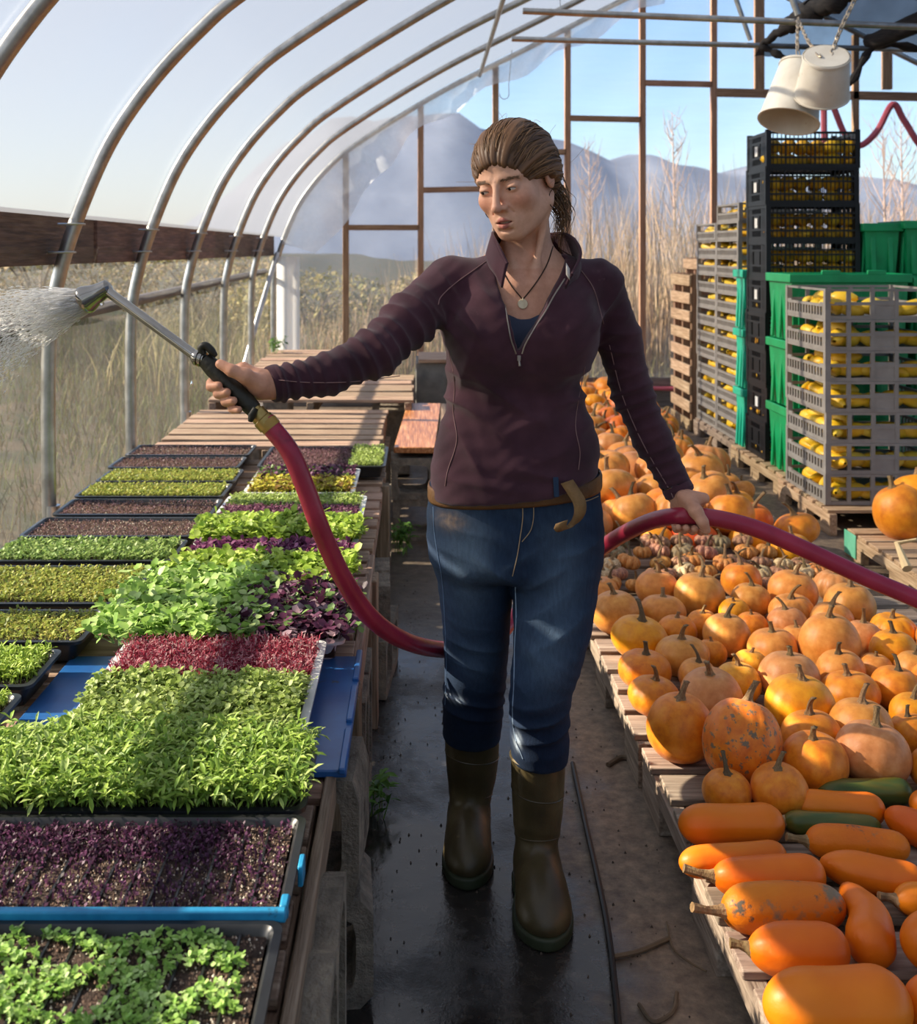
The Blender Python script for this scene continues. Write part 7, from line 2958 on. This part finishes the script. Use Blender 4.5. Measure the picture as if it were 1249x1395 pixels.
V, F = surface(jeans_sd, axis_grid(-0.0, 0.44, 0.0042), axis_grid(2.24, 2.70, 0.0045), axis_grid(0.24, 0.96, 0.0042))
V = relax(V, F, 2, 0.4)
nrm = normals(V, F)
W = [
    (0.0046, np.array((55, 0, 80)), 0.2, c3(668, 770, 2.33), (0.06, 0.12, 0.05)), (0.0046, np.array((-55, 0, 80)), 1.2, c3(728, 775, 2.30), (0.06, 0.12, 0.05)),
    (0.0034, np.array((30, 0, 110)), 0.4, c3(625, 730, 2.33), (0.06, 0.12, 0.05)), (0.0034, np.array((-20, 0, 110)), 2.0, c3(780, 740, 2.30), (0.06, 0.12, 0.06)),
    (0.0040, np.array((20, 0, 120)), 1.0, c3(645, 880, 2.42), (0.07, 0.12, 0.06)), (0.0040, np.array((-50, 0, 95)), 0.3, c3(750, 850, 2.29), (0.07, 0.12, 0.06)),
    (0.0056, np.array((25, 0, 150)), 0.8, c3(645, 955, 2.50), (0.07, 0.14, 0.045)), (0.0060, np.array((-30, 0, 150)), 1.9, c3(735, 990, 2.33), (0.07, 0.14, 0.05)),
    (0.0040, np.array((60, 0, 60)), 1.0, c3(720, 910, 2.30), (0.05, 0.12, 0.06)), (0.0030, np.array((40, 0, 60)), 2.0, c3(690, 700, 2.29), (0.10, 0.1, 0.04)),
]
V = V + nrm * (1.25 * fold(V, W)  + 0.0012 * np.sin(V[:, 2] * 75 + 3 * np.sin(V[:, 0] * 31 + V[:, 2] * 17)) * np.sin(V[:, 0] * 43 + V[:, 2] * 61))[:, None]
# denim wear: paler on the thighs and along creases, darker at hems, an earthy smudge on her right thigh
indigo, pale = np.array(lin('#25364d')[:3]), np.array(lin('#60758a')[:3])
dark = np.array(lin('#142238')[:3])
wear = np.zeros(len(V))
front = np.clip(-nrm[:, 1], 0, 1)
for c, r_, a in ((c3(640, 770, 2.33), (0.045, 0.2, 0.13), 0.62), (c3(765, 780, 2.3), (0.05, 0.2, 0.12), 0.50), (c3(645, 900, 2.42), (0.05, 0.2, 0.06), 0.38), (c3(745, 900, 2.29), (0.05, 0.2, 0.09), 0.5)):
    wear += a * np.exp(-(((V - np.array(c)) / np.array(r_)) ** 2).sum(1))
wear = wear * front + 14.0 * np.clip(fold(V, W), -0.01, 0.01) * front * 2
wear = np.clip(wear, 0, 1)[:, None]
tint = indigo * (1 - wear) + pale * wear
hemm = np.clip(np.exp(-((V[:, 2] - 0.35) / 0.09) ** 2) * 0.9, 0, 0.85)[:, None]
tint = tint * (1 - hemm) + dark * hemm
sp = 0.75 * np.exp(-(((V - np.array(c3(612, 708, 2.32))) / np.array((0.030, 0.2, 0.018))) ** 2).sum(1))
sp = np.clip(sp * (0.9 + 0.5 * np.sin(V[:, 0] * 190 + 3 * np.sin(V[:, 2] * 130)) * np.sin(V[:, 2] * 170 + 4 * np.sin(V[:, 0] * 90))), 0, 0.8)[:, None] * front[:, None]
tint = tint * (1 - sp) + np.array(lin('#8a7460')[:3]) * sp
for c, r_ in ((c3(620, 948, 2.48), (0.016, 0.1, 0.010)), (c3(706, 1016, 2.33), (0.006, 0.1, 0.016))):  # patches of sunlight low on the legs, painted pale into the denim
    w_ = np.clip(1.2 * np.exp(-(((V - np.array(c)) / np.array(r_)) ** 2).sum(1)) * (1 + 0.6 * np.sin(V[:, 0] * 500 + V[:, 2] * 300)), 0, 0.9)[:, None]
    tint = tint * (1 - w_) + np.array(lin('#b7c6d4')[:3]) * w_
M_DENIM = pmat('denim', [(0.3, '#d8d8dc'), (0.7, '#ffffff')], scale=160, stretch=(1, 1, 0.25), rough=0.88, spec=0.2, bump=0.25, bscale=700, attr='tint', detail=5)
JEANS = skin('jeans', V, F, M_DENIM, PERSON, tint)
B_JE = BVHTree.FromPolygons(V.tolist(), F.tolist())
M_ORANGE_T = pmat('tan jean stitching', '#9a8468', rough=0.7)
seam('stitching', [(711, 676), (712, 705), (708, 735), (704, 760), (698, 785)], jeans_sd, 0.0011, JEANS, M_ORANGE_T, y0=2.15, y1=2.6)
seam('stitching', [(725, 676), (727, 700), (723, 722), (711, 738)], jeans_sd, 0.0010, JEANS, M_ORANGE_T, y0=2.15, y1=2.6)
seam('stitching', [(588, 668), (596, 682), (614, 686), (634, 682), (637, 672)], jeans_sd, 0.0011, JEANS, M_ORANGE_T, y0=2.15, y1=2.6)
seam('stitching', [(768, 678), (782, 684), (800, 682), (815, 676)], jeans_sd, 0.0011, JEANS, M_ORANGE_T, y0=2.15, y1=2.6)
seam('stitching', [(702, 800), (703, 840), (701, 880), (700, 930), (698, 975), (702, 1005), (712, 1034)], jeans_sd, 0.0012, JEANS, pmat('pale inseam', '#8fa3b8', rough=0.8), y0=2.15, y1=2.6)
seam('stitching', [(590, 690), (592, 730), (602, 790), (606, 850), (608, 910), (606, 960)], jeans_sd, 0.0010, JEANS, pmat('pale outseam', '#6d86a4', rough=0.8), y0=2.15, y1=2.75)
# waistband loops, belt and its hanging end
M_BELT = pmat('worn brown leather', [(0.3, '#4a3019'), (0.6, '#6b4826'), (0.8, '#8a6236')], scale=10, rough=0.6, bump=0.3, bscale=60)
m = MB()
rows = []
for a in np.linspace(0, 2 * math.pi, 49)[:-1]:
    row = []
    for dz in (-0.017, -0.012, 0.012, 0.017):
        z = zz_(661, JW) + dz + 0.085 * (0.17 * math.cos(a)) + 0.004 * math.sin(a)
        k = 1.035 if abs(dz) < 0.015 else 1.025
        ex = 2 / 2.3
        x = np.sign(math.cos(a)) * abs(math.cos(a)) ** ex * 0.1815 * k
        y = np.sign(math.sin(a)) * abs(math.sin(a)) ** ex * 0.1235 * k
        row.append((xx_(701, JW) + x, 2.405 + y, z))
    rows.append(row)
rows.append(rows[0])
m.grid(rows)
BELT = m.build('belt', M_BELT, PERSON, smooth=180, solid=0.004)
m = MB()
path = [P(772, 656, 2.262), P(780, 668, 2.252), P(789, 684, 2.250), P(789, 700, 2.252), P(782, 713, 2.25), P(770, 721, 2.248), P(763, 718, 2.244), P(765, 711, 2.238)]
c = catmull(path, 6)
m.grid([[q + np.array((dx, 0.004 * math.sin(k * 0.3), dx * 0.35)) for dx in (-0.0125, 0, 0.0125)] for k, q in enumerate(c)])
m.build('belt_end', pmat('worn tan leather', [(0.3, '#6d5230'), (0.7, '#957248')], scale=14, rough=0.7, bump=0.3, bscale=80), BELT, smooth=180, solid=0.0035)
for px, py in ((757, 664),):
    m = MB()
    m.bar(P(px, py - 14, 2.262), P(px + 1, py + 13, 2.262), 0.011, 0.004, up=(0, 1, 0))
    m.build('belt_loop', pmat('loop denim', '#243750', rough=0.9), JEANS, bevel=0.001)

# ---- rubber boots --------------------------------------------------------------
M_BOOT = pmat('olive rubber', [(0.3, '#352d1c'), (0.55, '#4b4129'), (0.75, '#5e5338')], scale=7, rough=0.42, spec=0.45, bump=0.12, bscale=50, spots=[('#7a6c50', 5, 0.62), ('#4a3a24', 9, 0.64)], rough_var=0.1)
M_SOLE = pmat('dark green sole', [(0.3, '#22281a'), (0.7, '#323a26')], scale=9, rough=0.55)


def boot(label, T, heel, toe, wid, tilt):
    """T: shaft rows (py, left, right, Y, half depth); heel and toe: floor points (x, y)."""
    a = leg_arrays(T)
    hx, hy = heel
    tx, ty = toe
    d = np.array((tx - hx, ty - hy))
    L = np.linalg.norm(d)
    d /= L
    nrm2 = np.array((-d[1], d[0]))

    def loc_(p):
        q = p[:, :2] - np.array((hx, hy), dtype=np.float32)
        return np.stack([q @ d, q @ nrm2, p[:, 2]], 1).astype(np.float32)

    def foot(p):
        q = loc_(p)
        f = cap(q, (0.045, 0, 0.050), (0.13, 0.0, 0.052), 0.043, 0.044)
        f = sm(f, ell(q, (L - 0.062, 0.0, 0.040), (0.070, wid * 0.5, 0.042)), 0.03)
        f = sm(f, ell(q, (L - 0.11, 0.0, 0.060), (0.075, wid * 0.42, 0.050)), 0.04)
        return smx(f, 0.016 - p[:, 2], 0.006)

    def sd(p):
        s = prof_sd(p, a[0], a[1], a[2], a[3], a[4], 2.1)
        s = smx(smx(s, p[:, 2] - a[0][-1], 0.004), a[0][0] - p[:, 2], 0.03)
        # raised moulded bands
        e = sm(s, foot(p), 0.035)
        return e

    def outer(p):
        q = loc_(p)
        s = ell(q, (L - 0.085, 0, 0.0), (0.098, wid * 0.56, 9.0))
        s = sm(s, ell(q, (0.055, 0, 0.0), (0.062, wid * 0.46, 9.0)), 0.05)
        s = sm(s, cap(np.stack([q[:, 0], q[:, 1], 0 * q[:, 2]], 1), (0.06, 0, 0), (L - 0.09, 0, 0), wid * 0.38), 0.03)
        s = smx(s, p[:, 2] - 0.026, 0.004)
        s = smx(s, 0.001 - p[:, 2], 0.003)
        gap = ell(q, (0.115, 0, 0.0), (0.022, 1.0, 0.012))
        return smx(s, -gap, 0.004)
    x0, x1 = min(hx, tx, a[1].min()) - 0.10, max(hx, tx, a[1].max()) + 0.10
    y0, y1 = min(hy, ty) - 0.05, max(hy, ty, a[2].max()) + 0.10
    gx_, gy_ = axis_grid(x0, x1, 0.0038), axis_grid(y0, y1, 0.0042)
    V, F = surface(sd, gx_, gy_, axis_grid(0.0, a[0][-1] + 0.012, 0.004))
    V = relax(V, F, 2, 0.4)
    n = normals(V, F)
    ank = a[0][0] + 0.10
    V = V + n * fold(V, [(0.0030, np.array((10, 0, 130)), 0.5, (a[1][2], a[2][2] - 0.04, ank), (0.06, 0.06, 0.06)), (0.0022, np.array((20, 30, 110)), 1.5, (a[1][3], a[2][3], ank + 0.08), (0.08, 0.08, 0.04))])[:, None]
    B = skin('boot', V, F, M_BOOT, PERSON)
    if label:
        B['label'] = label
    V, F = surface(outer, gx_, gy_, axis_grid(-0.004, 0.036, 0.003))
    me = mesh_np('sole', relax(V, F, 1, 0.3) - np.array(PERSON.location), F, 180)
    link('sole', me, M_SOLE, B)
    # top rim and moulded bands on the shaft
    for f, rr_, k in ((1.0, 0.004, 1.0), (0.78, 0.0018, 1.004), (0.50, 0.0016, 1.004)):
        z = a[0][0] + (a[0][-1] - a[0][0]) * f - 0.004
        m = MB()
        pts = []
        for t in np.linspace(0, 2 * math.pi, 33)[:-1]:
            zz = z - (0.012 * math.sin(t) if f == 0.50 else 0.006 * math.cos(t) if f < 1 else 0)
            w_, dp = float(smooth_interp(np.array([zz]), a[0], a[3])[0]) * k, float(smooth_interp(np.array([zz]), a[0], a[4])[0]) * k
            ex = 2 / 2.1
            pts.append((float(smooth_interp(np.array([zz]), a[0], a[1])[0]) + np.sign(math.cos(t)) * abs(math.cos(t)) ** ex * w_ * 0.995,
                        float(smooth_interp(np.array([zz]), a[0], a[2])[0]) + np.sign(math.sin(t)) * abs(math.sin(t)) ** ex * dp * 0.995, zz))
        m.tube(pts, rr_, 6, closed=True)
        m.build('boot_rim' if f == 1.0 else 'moulded_band', M_BOOT, B)


SR = [(978, 605, 680, 2.585, 0.062), (1030, 607, 679, 2.60, 0.062), (1065, 610, 674, 2.615, 0.058), (1100, 614, 665, 2.63, 0.050), (1130, 613, 662, 2.63, 0.048), (1165, 611, 662, 2.62, 0.050), (1185, 611, 663, 2.62, 0.05)]
SL = [(1026, 696, 770, 2.405, 0.062), (1075, 697, 768, 2.415, 0.062), (1115, 699, 765, 2.42, 0.058), (1150, 702, 759, 2.425, 0.051), (1185, 704, 756, 2.425, 0.048), (1225, 706, 757, 2.42, 0.050), (1245, 706, 757, 2.42, 0.05)]
tR, tL = G(636, 1204, 0.01), G(745, 1287, 0.01)
boot(None, SR, (0.125, 2.70), (tR.x, tR.y), 0.104, 0)
boot(None, SL, (0.262, 2.495), (tL.x, tL.y), 0.112, 0)
# ------------------------------------------------------------------ watering wand, hose and spray
M_CHROME = pmat('wet chrome', [(0.3, '#8a8782'), (0.7, '#a6a39c')], scale=20, rough=0.14, metallic=1.0)
M_RUBBER = pmat('black rubber grip', [(0.3, '#17160f'), (0.7, '#29271c')], scale=20, rough=0.5, bump=0.2, bscale=120)
M_BRASS = pmat('dull brass', [(0.3, '#8a7440'), (0.7, '#b59c60')], scale=20, rough=0.35, metallic=0.8)
M_HOSE = pmat('red rubber hose', [(0.3, '#8e1f38'), (0.7, '#ab2e48')], scale=10, rough=0.34, spec=0.5, bump=0.06, bscale=60, spots=[('#7a2436', 6, 0.66)])

WAND = thing('watering_wand', 'chrome watering wand with black grip spraying water, held in her raised hand', 'watering wand', tuple(gc))
wt0, wt1 = P(269, 487, 2.08), P(152, 401, 2.17)
hd0, hd1 = P(143, 394, 2.178), P(116, 409, 2.185)
m = MB()
m.tube([GB + (GB - GA) * 0.02, GA.lerp(GB, 0.85), GA.lerp(GB, 0.5), GA.lerp(GB, 0.15), GA - (GB - GA) * 0.05], [0.0155, 0.0172, GR, 0.0178, 0.0150], 20)
GRIP = m.build('grip', M_RUBBER, WAND, smooth=60)
m = MB()
lv = GA.lerp(GB, -0.06)
m.tube(catmull([lv + Vector((-0.002, -0.004, 0.010)), lv + Vector((-0.004, -0.006, 0.022)), lv + Vector((0.006, -0.007, 0.025)), lv + Vector((0.024, -0.008, 0.006))], 5), [0.0075] * 14 + [0.006, 0.004], 10)
m.build('valve_lever', M_RUBBER, GRIP)
m = MB()
for t, r_ in ((0.0, 0.0165), (0.25, 0.0150), (0.5, 0.0170), (0.75, 0.0150), (1.0, 0.0160)):
    pass
a, b = GA - (GB - GA) * 0.05, wt0
m.tube([a, a.lerp(b, 0.2), a.lerp(b, 0.22), a.lerp(b, 0.55), a.lerp(b, 0.57), a.lerp(b, 0.8), a.lerp(b, 0.82), b, b + (wt1 - wt0).normalized() * 0.008],
       [0.0135, 0.0135, 0.0160, 0.0160, 0.0130, 0.0130, 0.0158, 0.0158, 0.0115], 18)
m.build('collar_nut', M_CHROME, WAND, smooth=40)
m = MB()
m.tube(catmull([wt0, wt0.lerp(wt1, 0.33), wt0.lerp(wt1, 0.66), wt1, P(147, 395, 2.176), hd0], 5), 0.0098, 16)
m.build('tube', M_CHROME, WAND, smooth=60)
m = MB()
ax = (hd1 - hd0).normalized()
m.tube([hd0 - ax * 0.012, hd0 - ax * 0.008, hd0 + ax * 0.004, hd0.lerp(hd1, 0.45), hd0.lerp(hd1, 0.85), hd1, hd1 + ax * 0.003], [0.010, 0.0165, 0.0175, 0.0205, 0.0280, 0.0292, 0.0275], 28)
HEADW = m.build('spray_head', M_CHROME, WAND, smooth=50)
m = MB()
m.tube([hd1 + ax * 0.002, hd1 + ax * 0.0048], [0.0265, 0.0255], 28)
m.build('rose_plate', pmat('rose plate', [(0.3, '#b08f6a'), (0.7, '#d0b490')], rough=0.3, metallic=0.6), HEADW, smooth=50)
# brass coupling and shut-off under the hand
m = MB()
c0, c1 = GB, P(366, 580, 2.052)
m.tube([c0, c0.lerp(c1, 0.15), c0.lerp(c1, 0.18), c0.lerp(c1, 0.55), c0.lerp(c1, 0.6), c0.lerp(c1, 1.0)], [0.0135, 0.0140, 0.0172, 0.0172, 0.0195, 0.0195], 18)
m.build('hose_coupling', M_BRASS, WAND, smooth=40)
m = MB()
m.tube([P(348, 556, 2.03), P(343, 566, 2.028), P(341, 574, 2.03)], [0.006, 0.0075, 0.0045], 10)
m.build('shut_off_lever', M_RUBBER, WAND)

hp_ = [P(362, 573, 2.053), P(372, 585, 2.05), P(396, 617, 2.05), P(415, 662, 2.055), P(437, 722, 2.07), P(466, 785, 2.12), P(502, 838, 2.20), P(545, 870, 2.33), P(592, 884, 2.52), P(640, 883, 2.66), P(680, 864, 2.75),
       P(697, 845, 2.80), P(720, 818, 2.82), P(760, 787, 2.76), P(810, 753, 2.66), P(850, 727, 2.54), P(890, 709, 2.42), P(925, 703, 2.34), P(947, 703, 2.335), P(985, 708, 2.33), P(1035, 722, 2.33), P(1100, 750, 2.32), P(1180, 787, 2.31),
       P(1262, 822, 2.30), P(1400, 885, 2.27), Vector((1.62, 2.30, 0.36)), Vector((1.92, 2.42, 0.12)), Vector((2.2, 2.62, 0.022)), Vector((2.7, 2.9, 0.02)), Vector((3.6, 3.0, 0.02)), Vector((4.8, 2.4, 0.02))]
c = catmull(hp_, 10)
m = MB()
m.tube(c, 0.0182, 20)
HOSE = m.build('hose', M_HOSE, smooth=60)
tag(HOSE, 'thick red rubber hose looping from the wand behind her legs through her lowered hand', 'hose')
m = MB()
d0 = (P(372, 585, 2.05) - P(362, 573, 2.053)).normalized()
m.tube(c[2:10], 0.0193, 20)
cl = m.build('hose_end_sleeve', pmat('yellowed hose end', [(0.3, '#8a6a2c'), (0.7, '#a8853c')], rough=0.4), HOSE)

# ---- the spray: many stretched drops leaving the rose, and a hanging drop
M_WATER = None
mm, nt, out = new_mat('water drops')
gl = nd(nt, 'ShaderNodeBsdfGlossy')
gl.inputs['Roughness'].default_value = 0.15
tp = nd(nt, 'ShaderNodeBsdfTransparent')
tl = nd(nt, 'ShaderNodeBsdfTranslucent')
tl.inputs[0].default_value = (1, 1, 1, 1)
df = nd(nt, 'ShaderNodeBsdfDiffuse')
df.inputs[0].default_value = (0.96, 0.96, 0.96, 1)
a1 = nd(nt, 'ShaderNodeMixShader')
a1.inputs[0].default_value = 0.5
nt.links.new(tl.outputs[0], a1.inputs[1])
nt.links.new(df.outputs[0], a1.inputs[2])
a2 = nd(nt, 'ShaderNodeMixShader')
a2.inputs[0].default_value = 0.06
nt.links.new(a1.outputs[0], a2.inputs[1])
nt.links.new(gl.outputs[0], a2.inputs[2])
a3 = nd(nt, 'ShaderNodeMixShader')
a3.inputs[0].default_value = 0.40
nt.links.new(a2.outputs[0], a3.inputs[1])
nt.links.new(tp.outputs[0], a3.inputs[2])
nt.links.new(a3.outputs[0], out.inputs[0])
M_WATER = mm
rng = np.random.default_rng(15)
N = 17000
d0 = np.array(ax)
e1_ = np.array((0.0, -1.0, 0.0))
e1_ -= d0 * (e1_ @ d0)
e1_ /= np.linalg.norm(e1_)
e2_ = np.cross(d0, e1_)
rad = np.sqrt(rng.uniform(0, 1, N))
th = rng.uniform(0, 2 * np.pi, N)
o_ = np.array(hd1) + np.outer(rad * np.cos(th), e1_) * 0.025 + np.outer(rad * np.sin(th), e2_) * 0.025
vel = d0[None] + np.outer(rad * np.cos(th) * 0.22, e1_) + np.outer(rad * np.sin(th) * 0.22, e2_) + rng.normal(0, 0.025, (N, 3))
sp = 3.6
tt = rng.uniform(0.0, 0.20, N) ** 1.0
gz = np.array((0, 0, -9.81))
vel = np.array((-0.94, 0.06, -0.24))[None] + (vel - d0[None]) * 1.5
pos = o_ + vel * sp * tt[:, None] + 0.5 * gz * tt[:, None] ** 2
vv = vel * sp + gz * tt[:, None]
vn = vv / np.linalg.norm(vv, axis=1)[:, None]
ln = rng.uniform(0.003, 0.012, N) * (1 + 4 * np.exp(-tt / 0.02))
w = rng.uniform(0.0005, 0.0014, N)
s1 = np.cross(vn, np.array((0.0, 1.0, 0.0)))
s1 /= np.linalg.norm(s1, axis=1)[:, None]
s2 = np.cross(vn, s1)
V = np.stack([pos - vn * ln[:, None] * 0.5, pos + s1 * w[:, None], pos + s2 * w[:, None], pos - s1 * w[:, None], pos - s2 * w[:, None], pos + vn * ln[:, None] * 0.5], 1).reshape(-1, 3)
fo = np.array([[0, 2, 1], [0, 3, 2], [0, 4, 3], [0, 1, 4], [5, 1, 2], [5, 2, 3], [5, 3, 4], [5, 4, 1]])
F = (np.arange(N)[:, None, None] * 6 + fo[None]).reshape(-1, 3)
me = mesh_np('spray', V - np.array(hd1), F, 180)
o = link('water_spray', me, M_WATER, None, tuple(hd1))
tag(o, 'white water spray fanning out from the wand towards the left edge', 'water spray', kind='stuff')
M_DROP = pmat('water bead', '#ffffff', rough=0.02)
M_DROP.node_tree.nodes['Principled BSDF'].inputs['Transmission Weight'].default_value = 1.0
M_DROP.node_tree.nodes['Principled BSDF'].inputs['IOR'].default_value = 1.33
dp = P(261, 523, 2.08)
m = MB()
m.lathe([(0.0, 0.0075), (0.0007, 0.005), (0.0022, 0.0015), (0.0029, -0.0012), (0.0022, -0.0036), (0.0, -0.0043)], dp, 14, cap=False)
tag(m.build('water_drop', M_DROP, smooth=180), 'single water drop falling below the wand collar', 'water drop')
m = MB()
m.ball(P(139, 413, 2.18), (0.0042, 0.0042, 0.0048), 14, 10)
tag(m.build('water_drop', M_DROP, smooth=180), 'water drop hanging under the spray head', 'water drop')
